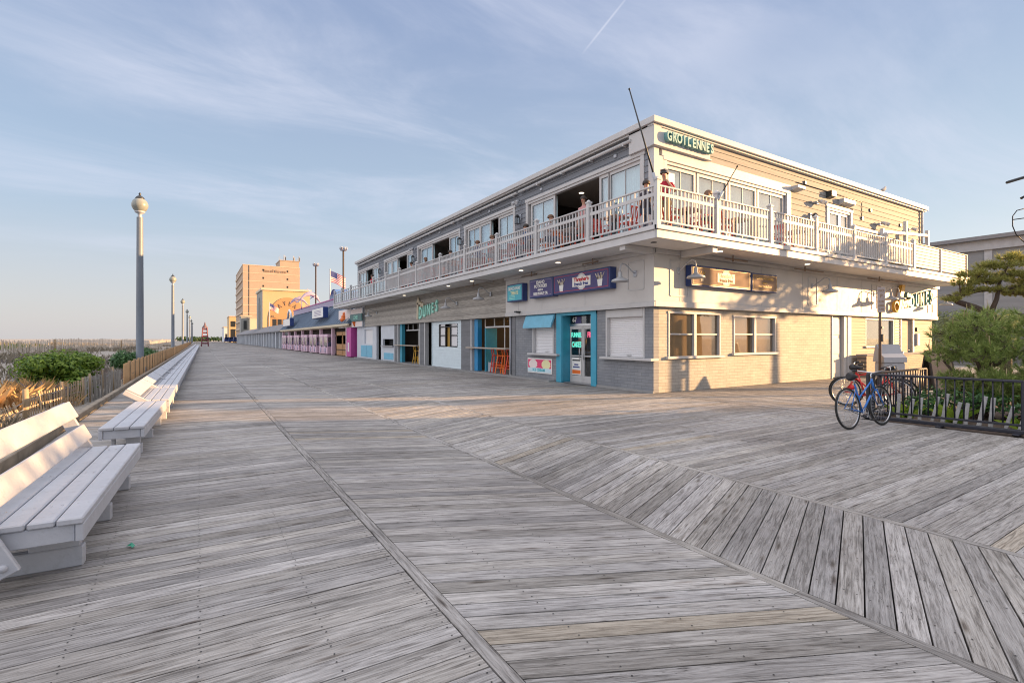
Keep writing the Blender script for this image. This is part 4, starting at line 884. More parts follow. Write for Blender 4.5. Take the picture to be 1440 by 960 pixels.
m.lathe([(.19, -.05), (.27, -.05), (.27, .05), (.19, .05), (.19, -.05)], 18, P('s', 27.2, 3.12, wb + .14), axis='Y'); m.build('script_swash', M['gold'], t, world=True)
# ice cream poster and soft serve panels
t = sign_box('poster', 'f', 15.72, 17.42, .26, .86, .005, .025, M['inkwhite'], M['posterpink'], 'pink ice cream poster under the small awning window')
for a_, mt in ((17.0, 'scoop'), (16.1, 'scoop2')):
    m = MB(); pts = [P('f', a_ + .3 * math.cos(i * math.pi / 10) * (1 + .08 * math.sin(i * 3)), .62 + .19 * math.sin(i * math.pi / 10), .032) for i in range(20)]; m.prism(pts, (-.004, 0, 0)); m.build('ice_cream_scoop', M[mt], t, world=True)
m = MB(); fbox(m, 'f', 15.77, 17.37, .31, .47, .031, .037); m.build('caption_strip', M['posterpale'], t, world=True); txt('ICE CREAM', .15, M['sign_teal'], t, 'f', 16.6, .39, .039, ext=.002, bold=.006, xs=1.15)
t = sign_box('menu_panel', 'f', 45.1, 49.6, 2.62, 4.3, .2, .3, M['farwhite'], M['scoop'], 'white panel with an orange soft serve cone beside the arcade')
m = MB(); m.lathe([(0, .95), (.18, .8), (.12, .7), (.30, .52), (.24, .42), (.40, .25), (.34, .12), (.2, .0)], 12, P('f', 47.3, 3.15, .33)); m.build('soft_serve', M['orange'], t, world=True)
m = MB(); m.lathe([(.26, 0), (.05, -.5), (0, -.5)], 10, P('f', 47.3, 3.14, .33)); m.build('cone', M['seatwood'], t, world=True)
t = sign_box('menu_panel', 'f', 41.35, 45.0, 2.62, 4.2, .2, .32, M['farwhite'], M['scoop'], 'pale panel with dark teal band and a small wafer cone')
m = MB(); fbox(m, 'f', 41.2, 44.9, 3.1, 3.72, .327, .42, .02); m.build('teal_board', paint('dark_teal', (.02, .13, .14), .4), t, world=True)
txt('CONES', .42, M['letter_teal'], t, 'f', 43, 3.42, .43, ext=.004, bold=.01)
m = MB(); m.lathe([(.2, 0), (.04, -.4), (0, -.4)], 10, P('f', 43.6, 3.08, .36)); m.build('cone', M['orange'], t, world=True)
# accessible window notice
t = sign_box('window_notice', 's', 12.18, 12.5, 6.42, 6.74, .05, .056, M['inkwhite'], M['posterpale'], 'small pale notice stuck on the corner balcony window')
# gooseneck lamps
def gooseneck(side, a, z, label, o0=None, k=1.0):
    o0 = wb if o0 is None else o0
    t = thing('gooseneck_lamp', label, 'wall lamp', P(side, a, z, o0), 0, 'gooseneck lamps on the sign bands')
    e = lambda da, dz, o: P(side, a + da, z + dz, o0 + o)
    m = MB(); pts = [e(0, .12 * 0, 0), e(0, .02, .08), e(0, .12, .22), e(0, .25, .42), e(0, .27, .52), e(0, .22, .61), e(0, .12, .64), e(0, .0, .64)]
    m.tube(pts, .018 * k, 8); m.lathe([(.09, 0), (.09, .02), (.05, .035), (0, .035)], 14, (0, 0, 0)) if False else None; m.build('arm', M['galv'], t, world=True)
    m = MB(); c = P(side, a, z, o0); fbox(m, side, a - .07, a + .07, z - .1, z + .1, 0 + o0, o0 + .03, .02); m.build('wall_plate', M['galv'], t, world=True)
    m = MB(); c = e(0, 0, .64); m.lathe([(.035, .03), (.055, 0), (.06, -.12), (.1, -.17), (.25, -.23), (.27, -.29), (.262, -.29), (.24, -.24), (.09, -.18), (0, -.16)], 20, c); m.build('lamp_shade', M['enamel'], t, world=True)
gooseneck('f', 11.2, 3.66, 'gooseneck lamp overlapping the right end of the large purple sign'); gooseneck('f', 20.3, 3.72, 'gooseneck lamp on wood cladding nearest the white sign band'); gooseneck('f', 23.9, 3.5, 'gooseneck lamp just right of the teal letters'); gooseneck('f', 37.9, 3.6, 'farthest gooseneck lamp at the dark end of the wood cladding')
gooseneck('s', 12.55, 3.74, 'gooseneck lamp overlapping the left end of the long brown sign'); gooseneck('s', 20.3, 3.7, 'gooseneck lamp alone in the tree shadow on the cream band'); gooseneck('s', 25.45, 3.62, 'gooseneck lamp directly left of the gold script sign'); gooseneck('s', 26.2, 3.66, 'gooseneck lamp crowding the gold script sign'); gooseneck('s', 31.5, 3.6, 'gooseneck lamp under the last grey letter')
# lanterns, floodlights, speakers, camera
def lantern(side, a, z, label):
    t = thing('wall_lantern', label, 'wall lamp', P(side, a, z, .02), 0, 'lanterns on the upper walls')
    m = MB(); fbox(m, side, a - .06, a + .06, z - .05, z + .2, .02, .06, .01); fbox(m, side, a - .02, a + .02, z + .1, z + .14, .06, .2); m.build('bracket', M['galv'], t, world=True)
    m = MB(); c = P(side, a, z, .2)
    for dx in (-.07, .07):
        for dy in (-.07, .07): m.box(c[0] + dx - .01, c[0] + dx + .01, c[1] + dy - .01, c[1] + dy + .01, z - .2, z + .06)
    m.box(c[0] - .085, c[0] + .085, c[1] - .085, c[1] + .085, z - .22, z - .2); m.lathe([(.14, .06), (.05, .16), (.0, .18)], 4, c); m.build('cage', M['dkgrey'], t, world=True)
    m = MB(); m.box(c[0] - .06, c[0] + .06, c[1] - .06, c[1] + .06, z - .19, z + .05); m.build('lamp_glass', M['plexi'], t, world=True)
for a_, lb in ((17.95, 'wall lantern on grey siding left of the widest sliding door'), (23.53, 'wall lantern squeezed between two sliding door frames above the teal letters'), (30.2, 'wall lantern on grey siding past the third sliding door'), (37.1, 'farthest wall lantern on grey siding')): lantern('f', a_, 6.72, lb)
lantern('s', 20.4, 6.38, 'wall lantern left of the balcony door on sunlit siding'); lantern('s', 26.4, 6.2, 'wall lantern behind the timber frame on sunlit siding')
def flood(side, a, z, label, n=2):
    t = thing('floodlight', label, 'floodlight', P(side, a, z, 0), 0, 'floodlights on the upper walls')
    m = MB(); fbox(m, side, a - .07, a + .07, z - .06, z + .06, 0, .06, .01); m.tube([P(side, a, z, .05), P(side, a, z + .03, .2)], .025, 6); m.build('bracket', M['galv'], t, world=True)
    for k in range(n):
        d = (k - (n - 1) / 2) * .22; m = MB(); p, q = Vector(P(side, a + d, z + .05, .14)), Vector(P(side, a + d * 1.4, z - .06, .34)); m.tube([p, p.lerp(q, .5), q], [.04, .07, .085], 10); m.build('lamp_head', M['enamel'], t, world=True)
flood('f', 18.0, 7.42, 'twin floodlight on front siding above the lantern', 2); flood('s', 20.9, 7.05, 'twin floodlight high on sunlit siding', 2); flood('s', 26.3, 6.85, 'floodlight right of the balcony door', 2); flood('s', 29.4, 6.95, 'single floodlight near the inland end of the siding', 1); flood('f', 30.3, 7.3, 'twin floodlight far along the front siding', 2)
def wbox(name, side, a0, a1, z0, z1, o, mat, label, cat, tilt=0):
    m = MB(); q = [P(side, a0, z0, .02), P(side, a0, z1, .02), P(side, a0, z1, o), P(side, a0, z0 + (z1 - z0) * tilt, o)]; d = Vector(P(side, a1, 0)) - Vector(P(side, a0, 0)); m.prism(q, d); tag(m.build(name, mat), label, cat)
wbox('patio_heater', 's', 19.0, 19.5, 7.25, 7.40, .32, M['galv'], 'grey horn shaped heater over the end of the window row', 'heater', .35); wbox('patio_heater', 's', 22.6, 23.6, 7.24, 7.45, .24, M['galv'], 'slatted grey heater box above the balcony door', 'heater', .3); wbox('loudspeaker', 's', 21.6, 21.95, 7.35, 7.62, .25, M['dkgrey'], 'small dark loudspeaker above the balcony door', 'speaker', .2); wbox('security_camera', 'f', 17.72, 17.85, 2.70, 2.80, .42, M['dkgrey'], 'tiny dark camera at the foot of the white sign band', 'camera', .4)
# roof gull
def gull():
    m = MB(); m.lathe([(0, 0), (.06, .05), (.085, .14), (.06, .26), (.0, .36)], 10, (0, 0, .12), axis='X') if False else None
    m.tube([(-.26, 0, .16), (-.12, 0, .17), (0, 0, .2), (.1, 0, .24), (.15, 0, .31), (.19, 0, .34), (.25, 0, .33)], [.012, .055, .085, .075, .045, .045, .012], 10); m.tube([(0, .03, .14), (0, .03, 0)], .008, 5); m.tube([(0, -.03, .14), (0, -.03, 0)], .008, 5)
    o = m.build('gull', paint('gull_feathers', (.35, .36, .38), .8, .2)); o.location = (26.6, YF - .05, ZR); tag(o, 'grey gull perched on the sunlit roof edge', 'bird')
gull()
# flagpoles leaning out over the railing
def pole(name, p, q, r, label):
    t = thing(name, label, 'flagpole', p); p, q = Vector(p), Vector(q)
    m = MB(); m.tube([p, q], [r, r * .6], 8); m.lathe([(0, -.03), (.035, 0), (0, .04)], 8, q); m.build('pole', M['dkgrey'], t, world=True)
    d = (q - p).normalized(); m = MB(); m.tube([p - d * .1, p + d * .3], r * 1.8, 8); m.build('bracket', M['galv'], t, world=True)
pole('empty_flagpole', (XB + .08, YB + .1, 5.72), (XB - .75, YB + .25, 8.05), .026, 'long bare flagpole leaning from the balcony corner post'); pole('empty_flagpole', (12.68, YB + .05, 5.62), (13.02, YB - .35, 6.55), .022, 'short bare flagpole on the second street side railing post')

# ================================================================== BALCONY FURNITURE
def make_chair(mat):
    t = thing('balcony_chair', None, 'chair')
    m = MB(); m.cham(Vector((0, 0, .445)), Vector((.215, 0, 0)), Vector((0, .21, 0)), Vector((0, 0, .018)), .012); m.build('seat', mat, t)
    m = MB()
    for k in range(5): x = -.17 + k * .085; m.bar((x, .2, .47), (x * 1.1, .29, .86), .05, .014, up=(0, 1, 0))
    m.bar((-.21, .293, .86), (.21, .293, .86), .03, .06, ch=.008); m.build('backrest', mat, t)
    for sx_ in (-1, 1):
        m = MB(); m.bar((sx_ * .2, -.2, .44), (sx_ * .22, -.23, 0), .035, ch=.005, up=(0, 1, 0)); m.build('leg', mat, t)
        m = MB(); m.bar((sx_ * .2, .2, .44), (sx_ * .22, .27, 0), .035, ch=.005, up=(0, 1, 0)); m.build('leg', mat, t)
        m = MB(); m.tube([(sx_ * .23, -.18, .44), (sx_ * .235, -.16, .64), (sx_ * .235, .22, .66), (sx_ * .21, .26, .68)], .015, 6); m.build('armrest', mat, t)
    return t
def make_table():
    t = thing('balcony_table', None, 'table')
    m = MB(); m.bbox(-.36, .36, -.36, .36, .71, .745, .01); m.build('tabletop', M['seatwood'], t); m = MB(); m.lathe([(.26, 0), (.25, .02), (.05, .04), (.035, .1), (.035, .71)], 14); m.build('pedestal', M['dkgrey'], t)
    return t
c0 = {'r': make_chair(M['red']), 'o': make_chair(M['orange'])}; used = {}
t0 = make_table()
def put(proto, key, loc, rz, label, group):
    o = proto if key not in used else copy_tree(proto); used[key] = 1
    o.location = loc; o.rotation_euler = (0, 0, rz); o['label'] = label; o['group'] = group; return o
ORD = ['first', 'second', 'third', 'fourth', 'fifth', 'sixth', 'seventh', 'eighth', 'ninth', 'tenth', 'eleventh', 'twelfth', 'thirteenth', 'fourteenth', 'fifteenth', 'sixteenth', 'seventeenth', 'eighteenth', 'nineteenth', 'twentieth', 'twenty first', 'twenty second', 'twenty third', 'twenty fourth', 'twenty fifth', 'twenty sixth', 'twenty seventh', 'twenty eighth', 'twenty ninth', 'thirtieth']
ty = [11.45, 13.5, 15.6, 18.3, 20.9, 23.6, 26.4, 29.2]
for i, y_ in enumerate(ty):
    put(t0, 't', (10.86, y_, ZD), 0, f'{ORD[i]} brown topped table along the sea front balcony from its corner', 'tables on the balcony')
    put(c0['r' if i % 3 != 2 else 'o'], 'r' if i % 3 != 2 else 'o', (10.84, y_ - .62, ZD), math.pi, f'red or orange chair on the corner side of the {ORD[i]} sea front table', 'chairs on the balcony')
    put(c0['r' if i % 2 == 0 else 'o'], 'r' if i % 2 == 0 else 'o', (10.88, y_ + .62, ZD), 0, f'red or orange chair on the far side of the {ORD[i]} sea front table', 'chairs on the balcony')
for i, x_ in enumerate((12.0, 14.3, 17.6)):
    put(t0, 't', (x_, 9.72, ZD), 0, f'{ORD[i]} brown topped table along the street side balcony from its corner', 'tables on the balcony')
    put(c0['r'], 'r', (x_ - .62, 9.74, ZD), R(90), f'red chair on the corner side of the {ORD[i]} street side table', 'chairs on the balcony')
    if i: continue
    put(c0['r' if i != 2 else 'o'], 'r' if i != 2 else 'o', (x_ + .62, 9.7, ZD), R(-90), f'chair on the inland side of the {ORD[i]} street side table', 'chairs on the balcony')
for o in bpy.data.objects:
    if o.get('category') == 'chair':
        mt = o.children[0].data.materials[0].name; o['label'] = o['label'].replace('red or orange', 'red' if 'red' in mt else 'orange').replace('chair on the inland', ('red' if 'red' in mt else 'orange') + ' chair on the inland') if not o['label'].startswith('red chair') else o['label']
# bar stools at the open fronts
def make_stool(mat):
    t = thing('bar_stool', None, 'stool')
    m = MB(); m.bbox(-.17, .17, -.17, .17, .72, .76, .012); m.build('seat', mat, t)
    for sx_ in (-1, 1):
        for sy_ in (-1, 1): m = MB(); m.bar((sx_ * .14, sy_ * .14, .73), (sx_ * .22, sy_ * .22, 0), .05, .035, ch=.006, up=(0, 1, 0)); m.build('leg', mat, t)
    m = MB()
    for z_, w_ in ((.24, .195), (.34, .18)):
        m.bar((-w_, -w_, z_), (w_, -w_, z_), .022); m.bar((-w_, w_, z_), (w_, w_, z_), .022); m.bar((-w_, -w_, z_ + .04), (-w_, w_, z_ + .04), .022); m.bar((w_, -w_, z_ + .04), (w_, w_, z_ + .04), .022)
    m.build('footrest', mat, t)
    m = MB(); m.bar((-.14, .15, .75), (-.15, .2, 1.05), .035, ch=.006, up=(0, 1, 0)); m.bar((.14, .15, .75), (.15, .2, 1.05), .035, ch=.006, up=(0, 1, 0)); m.bar((-.17, .2, 1.02), (.17, .2, 1.02), .03, .09, ch=.008); m.build('backrest', mat, t)
    return t
for mt, sp in (('red', [(19.02, -.25, 'red bar stool against the right jamb of the open bar'), (20.45, -.25, 'leftmost red bar stool under the wooden bar counter')]), ('orange', [(19.5, -.25, 'orange bar stool second from the right jamb of the bar'), (19.98, -.3, 'orange bar stool in the middle of the bar counter')]), ('yellow', [(30.2, -.4, 'yellow bar stool right of the pair at the far counter'), (31.0, -.42, 'yellow bar stool left of the pair at the far counter')])):
    s0 = make_stool(M[mt])
    for k, (a_, o_, lb) in enumerate(sp):
        s_ = s0 if k == 0 else copy_tree(s0); s_.scale = (1.12, 1.12, 1.1); s_.location = P('f', a_, .05, o_); s_.rotation_euler = (0, 0, R(90 + 14 * math.sin(a_ * 7))); s_['label'] = lb; s_['group'] = 'bar stools at the open counters'
# upturned tables and clutter in the bar
m = MB(); m.lathe([(.0, .0), (.55, .06), (.62, .3), (.5, .55), (.2, .72), (0, .74)], 14, P('f', 20.3, 1.0, -2.6)); tag(m.build('covered_equipment', M['dark']), 'dark covered mound inside the open bar', 'equipment')

# ================================================================== PEOPLE
def person(label, loc, rz, shirt, pants, pose='sit', seat=.46, hair=None, capm=None, lean=.1, arm='table', hairlong=False):
    V, E, Rr, MT = [], [], [], []
    def v(p, r): V.append(Vector(p)); Rr.append(r); return len(V) - 1
    def e(a, b, mt): E.append((a, b)); MT.append(mt)
    SH, PA, SK, SO = 0, 1, 2, 3
    if pose == 'sit': hz = seat + .10
    else: hz = .93
    pel = v((0, 0, hz), .135); ln = math.sin(lean)
    w = v((0, -ln * .2, hz + .2), .125); c = v((0, -ln * .4, hz + .4), .145); n0 = v((0, -ln * .52, hz + .54), .075); n1 = v((0, -ln * .56 - .01, hz + .61), .052)
    h0 = v((0, -ln * .6 - .035, hz + .67), .068); h1 = v((0, -ln * .62 - .03, hz + .75), .094); h2 = v((0, -ln * .62 - .01, hz + .83), .075)
    ns = v((0, -ln * .62 - .135, hz + .735), .014)
    for a, b, k in ((pel, w, SH), (w, c, SH), (c, n0, SH), (n0, n1, SK), (n1, h0, SK), (h0, h1, SK), (h1, h2, SK), (h1, ns, SK)): e(a, b, k)
    for s in (-1, 1):
        sh = v((s * .175, -ln * .45, hz + .47), .062); e(c, sh, SH)
        if arm == 'table': el = (s * .25, -.12 - ln * .4, hz + .22); wr = (s * .13, -.36 - ln * .4, hz + .24); hd = (s * .09, -.44 - ln * .4, hz + .24)
        elif arm == 'down': el = (s * .24, .02, hz + .2); wr = (s * .23, -.10, hz - .02); hd = (s * .22, -.15, hz - .09)
        else: el = (s * .27, -.10, hz + .25); wr = (s * .14, -.22, hz + .45) if s > 0 else (s * .16, -.33, hz + .2); hd = (s * .1, -.2, hz + .53) if s > 0 else (s * .12, -.41, hz + .2)
        a1 = v(el, .046); m_ = v(Vector(V[sh]).lerp(Vector(el), .55), .054); a2 = v(wr, .031); pm_ = v(hd, .033)
        e(sh, m_, SH); e(m_, a1, SK); e(a1, a2, SK); e(a2, pm_, SK)
        d = (Vector(hd) - Vector(wr)).normalized(); sd = d.cross(Vector((0, 0, 1)))
        sd = sd.normalized() if sd.length > .1 else Vector((1, 0, 0))
        for q in range(4):
            f1 = v(Vector(hd) + d * .05 + sd * (q - 1.5) * .021, .0095); f2 = v(Vector(hd) + d * (.085 + .01 * (q in (1, 2))) + sd * (q - 1.5) * .023 - Vector((0, 0, .02)), .0075); e(pm_, f1, SK); e(f1, f2, SK)
        th = v(Vector(hd) - sd * s * .045 + d * .02 - Vector((0, 0, .01)), .010); e(pm_, th, SK)
        hp = v((s * .095, 0, hz - .02), .105); e(pel, hp, PA)
        if pose == 'sit': kn = (s * .12, -.44, hz + .0); an = (s * .12, -.40, .10); toe = (s * .13, -.56, .045)
        else: kn = (s * .10, -.03, .50); an = (s * .10, .02, .09); toe = (s * .12, -.15, .045)
        t1 = v(Vector(V[hp]).lerp(Vector(kn), .5), .085); k1 = v(kn, .062); cf = v(Vector(kn).lerp(Vector(an), .4), .058); a_ = v(an, .042); tt = v(toe, .04)
        e(hp, t1, PA); e(t1, k1, PA); e(k1, cf, PA); e(cf, a_, PA); e(a_, tt, SO)
    me = bpy.data.meshes.new('person'); me.from_pydata(V, E, []); o = bpy.data.objects.new('person', me); COL.objects.link(o)
    sk = o.modifiers.new('s', 'SKIN'); sk.use_smooth_shade = True
    for i, d in enumerate(me.skin_vertices[0].data): d.radius = (Rr[i], Rr[i]); d.use_root = (i == 0)
    sb = o.modifiers.new('b', 'SUBSURF'); sb.levels = 1; sb.render_levels = 1
    bpy.context.view_layer.update(); me2 = bpy.data.meshes.new_from_object(o.evaluated_get(bpy.context.evaluated_depsgraph_get())); o.modifiers.clear(); o.data = me2; bpy.data.meshes.remove(me)
    me2.name = 'person'
    for mt in (shirt, pants, M['skin'], M['shoe']): me2.materials.append(mt)
    for p in me2.polygons:
        c_ = p.center; best = 9; bi = 0
        for (a, b), k in zip(E, MT):
            A, B = V[a], V[b]; d = B - A; tt = max(0, min(1, (c_ - A).dot(d) / max(1e-9, d.dot(d)))); q = (c_ - A - d * tt).length - .5 * (Rr[a] + (Rr[b] - Rr[a]) * tt)
            if q < best: best = q; bi = k
        p.material_index = bi; p.use_smooth = True
    o.location = loc; o.rotation_euler = (0, 0, rz); tag(o, label, 'person', 'people on the balcony')
    hc = V[h1]; m = MB()
    def dome(r, sq, back, zc, n=12):
        vs = []
        for j in range(6):
            ph = j / 5 * R(100)
            for i in range(n):
                th = 2 * math.pi * i / n; f = 1 + back * max(0, math.sin(th))
                vs.append((hc.x + r * math.sin(ph) * math.cos(th), hc.y + .01 + r * 1.1 * math.sin(ph) * math.sin(th) * f, hc.z + zc + r * sq * math.cos(ph)))
        m.add(vs, [(j * n + i, j * n + (i + 1) % n, (j + 1) * n + (i + 1) % n, (j + 1) * n + i) for j in range(5) for i in range(n)], 0, True)
    dome(.112, 1.0, .05, .02)
    if hairlong: m.tube([hc + Vector((0, .08, .03)), hc + Vector((0, .11, -.1)), hc + Vector((0, .10, -.22))], [.085, .085, .05], 10)
    m.build('hair', hair or M['hair'], o)
    for s in (-1, 1): q = MB(); q.lathe([(0, -.011), (.011, 0), (0, .011)], 6, hc + Vector((s * .036, -.094, .01))); q.build('eye', M['ink'], o)
    q = MB(); q.box(hc.x - .026, hc.x + .026, hc.y - .105, hc.y - .09, hc.z - .058, hc.z - .048); q.build('mouth', M['inkred'], o)
    if capm:
        m = MB(); dome(.12, .95, .0, .03); m.prism([hc + Vector((x, y, .055)) for x, y in ((-.08, -.09), (-.07, -.2), (0, -.225), (.07, -.2), (.08, -.09))], (0, 0, .012)); m.build('cap', capm, o)
    return o
person('person in a red shirt and grey cap seated by the balcony corner', (10.92, 9.52, ZD), R(-62), M['shirt_red'], M['khaki'], seat=.66, capm=M['cap'], hair=M['hair'], lean=.25, arm='chin')
person('person with a white shirt sitting at the second street side table', (12.78, 9.6, ZD), R(100), M['shirt_white'], M['denim'], seat=.47, hair=M['hair2'], hairlong=True)
person('person in dark clothes half hidden behind the balcony corner post', (10.62, 9.98, ZD), R(120), M['shirt_dark'], M['denim'], seat=.52, hair=M['hair'])
person('brown haired person in white sitting close to the front railing', (10.60, 14.55, ZD), R(20), M['shirt_white'], M['denim'], seat=.47, hair=M['hair2'])
person('dark haired person sitting left of the brown haired diner', (10.62, 15.95, ZD), R(195), M['shirt_blue'], M['denim'], seat=.44, hair=M['hair'])
person('person in a pink shirt standing inside the open widest sliding door', (11.0, 13.05, ZD), R(-70), M['shirt_pink'], M['khaki'], pose='stand', hair=M['hair'], arm='down')
person('red shirted person sitting before the second sliding door', (10.6, 18.75, ZD), R(10), M['shirt_red'], M['denim'], seat=.47, hair=M['hair2'])
person('person in blue facing the red shirted diner', (10.62, 19.9, ZD), R(185), M['shirt_blue'], M['khaki'], seat=.47, hair=M['hair2'])
person('long haired person in pink sitting at the third sliding door', (10.62, 26.05, ZD), R(170), M['shirt_pink'], M['denim'], seat=.56, hair=M['hair2'], hairlong=True)
person('person with dark hair sitting beyond the third sliding door', (10.62, 23.0, ZD), R(10), M['shirt_dark'], M['denim'], seat=.47, hair=M['hair'])
person('person in white standing at the fourth sliding door', (11.3, 29.9, ZD), R(-80), M['shirt_white'], M['denim'], pose='stand', hair=M['hair'], arm='down')
person('person in red standing behind the clear screens at the far end', (11.0, 37.3, ZD), R(-60), M['shirt_red'], M['denim'], pose='stand', hair=M['hair'], arm='down')

# ================================================================== BENCHES ALONG THE EDGE
def make_bench(L, boards, bw, back=True, bh=.93, low=False):
    """origin at the middle of the near end, length along +Y"""
    t = thing('park_bench', None, 'bench'); W = boards * bw; x0 = -W / 2; mat = M['bench']
    for k in range(boards):
        m = MB(); m.bbox(x0 + k * bw + .005, x0 + (k + 1) * bw - .005, random.uniform(-.008, .008), L + random.uniform(-.008, .008), .405, .45 + random.uniform(-.002, .002), .009)
        for y_ in (.38, L / 2 + .04, L - .28):
            for f in (.3, .7): m.lathe([(0, .4545), (.006, .4542), (.0085, .452), (.009, .448)], 8, (x0 + (k + f) * bw, y_, 0))
        m.build('seat_board', mat, t)
    m = MB(); m.bbox(x0 + W - .05, x0 + W - .005, .01, L - .01, .285, .403, .006); m.build('apron', mat, t)
    m = MB(); m.bbox(x0 + .005, x0 + .05, .01, L - .01, .285, .403, .006); m.build('apron', mat, t)
    for y_ in (.025, L - .07): m = MB(); m.bbox(x0 + .052, x0 + W - .052, y_, y_ + .045, .285, .403, .006); m.build('end_board', mat, t)
    ys = (.30, L / 2 - .04, L - .36) if L > 2 else (.12, L - .2)
    for i, y_ in enumerate(ys):
        m = MB(); m.bbox(x0 + .052, x0 + W - .052, y_, y_ + .085, .285, .403, .006); m.build('crosspiece', mat, t)
        m = MB(); yy = y_ + .05
        m.bbox(x0 + .07, x0 + W - .07, yy, yy + .09, .0, .145, .008); m.build('foot', mat, t)
        m = MB(); m.bbox(x0 + W * .5, x0 + W - .09, yy + .005, yy + .085, .145, .284, .006); m.build('leg', mat, t)
        m = MB(); m.bbox(x0 + .09, x0 + W * .26, yy + .005, yy + .085, .145, .284, .006); m.build('leg', mat, t)
    if back:
        bot, top = (Vector((.01, 0, .15)), Vector((-.365, 0, .93))) if not low else (Vector((.04, 0, .33)), Vector((-.43, 0, .625)))
        ax_ = (top - bot).normalized(); nrm = Vector((ax_.z, 0, -ax_.x))
        for y_ in (-.05, L + .008):
            m = MB(); a, b = bot + Vector((0, y_ + .021, 0)), top + Vector((0, y_ + .021, 0)); m.bar(a, b, .042, .125 if not low else .10, up=(1, 0, 0), ch=.008); ar = m.build('back_arm', mat, t)
            m = MB(); c = a.lerp(b, .07); m.lathe([(0, -.02), (.02, -.018), (.026, 0), (.026, .01)], 10, (c.x, y_ - .002, c.z), axis='Y'); m.build('bolt', M['bench'], ar)
        for fa, fb in (((.46, .66), (.77, .99)) if not low else ((.53, .99),)):
            for q_ in ((0,) if not low else (-1, 1)):
                m = MB(); hl = L / 2 + .045 if not low else L / 4 - .03; c = bot.lerp(top, (fa + fb) / 2) + Vector((0, L / 2 + q_ * (L / 4), 0)) + nrm * (.081 if not low else .060); m.cham(c, nrm * .017, Vector((0, hl, 0)), ax_ * ((fb - fa) / 2 * (top - bot).length), .007); m.build('back_slat', mat, t)
    return t
b = make_bench(2.78, 5, .149); b.location = (-1.03, 4.42, 0); b.rotation_euler = (0, 0, R(-1.9)); b['label'] = 'nearest white slatted bench with bolted reclining back'; b['group'] = 'white benches along the sand edge'
b = make_bench(3.3, 3, .172, False); b.location = (-.895, 8.62, 0); b.rotation_euler = (0, 0, R(-1.8)); b['label'] = 'backless white bench second in the row'; b['group'] = 'white benches along the sand edge'
b0 = make_bench(2.86, 4, .149, True, .80, True); n = 0; y = 12.15
while y < 112:
    o = b0 if n == 0 else copy_tree(b0); o.location = (-.80 + .006 * (y - 12), y, 0); o.rotation_euler = (0, 0, R(-.35)); o['group'] = 'white benches along the sand edge'
    o['label'] = f'white bench with low back, {ORD[n]} after the backless one' if n < 14 else 'tiny distant white bench in the far half of the row'
    n += 1; y += 2.98
m = MB(); m.add([(-.49, 4.98, .012), (-.455, 5.0, .03), (-.43, 4.96, .015), (-.46, 4.95, .02), (-.445, 4.93, .008)], [(0, 1, 3), (1, 2, 4, 3)]); tag(m.build('litter_scrap', plain('green_scrap', (.02, .25, .15), .4)), 'small green scrap lying by the nearest bench', 'litter')

# ================================================================== LAMP POSTS
def make_lamp(h):
    t = thing('street_lamp', None, 'street lamp')
    m = MB(); m.lathe([(.26, -.3), (.26, .3), (.21, .42), (.165, .5), (.155, h * .4), (.135, h - 1.1), (.135, h - 1.08)], 16); m.build('pole', M['lampgrey'], t)
    m = MB(); m.lathe([(.10, h - 1.08), (.085, h - .98), (.10, h - .9), (.19, h - .86), (.23, h - .80), (.20, h - .77)], 16); m.build('collar', M['galv'], t)
    m = MB(); m.lathe([(.19, h - .79), (.28, h - .70), (.345, h - .55), (.352, h - .44), (.30, h - .28), (.22, h - .19), (.17, h - .16)], 24); m.build('lamp_globe', lampglobe, t)
    m = MB(); m.lathe([(.19, h - .17), (.20, h - .14), (.15, h - .07), (.10, h - .03), (.05, h), (.045, h + .05), (.06, h + .08), (.02, h + .15), (0, h + .17)], 14); m.build('finial', M['dkgrey'], t)
    return t
lampglobe, _nt, _b = new_mat('frosted_lamp_globe'); _b.inputs['Base Color'].default_value = (.40, .44, .38, 1); _b.inputs['Roughness'].default_value = .3; _b.inputs['Subsurface Weight'].default_value = .0
_tc = nd(_nt, 'ShaderNodeTexCoord'); _w = nd(_nt, 'ShaderNodeTexWave', wave_type='BANDS', bands_direction='Z'); _w.inputs['Scale'].default_value = 6; _nt.links.new(_tc.outputs['Object'], _w.inputs['Vector'])
_nt.links.new(ramp(_nt, _w.outputs[0], [(0, (.20, .22, .205)), (1, (.31, .33, .305))]), _b.inputs['Base Color'])
l0 = make_lamp(8.85)
for i, y_ in enumerate((31.0, 68, 108, 147, 186, 225, 264)):
    o = l0 if i == 0 else copy_tree(l0); o.location = (-2.5, y_, -.1); o['group'] = 'globe lamp posts along the dune'
    o['label'] = ['nearest and tallest looking grey globe lamp post', 'grey globe lamp post second along the dune', 'third grey globe lamp post, thin against the sky', 'fourth globe lamp post toward the vanishing point'][i] if i < 4 else 'tiny distant globe lamp post near the vanishing point'

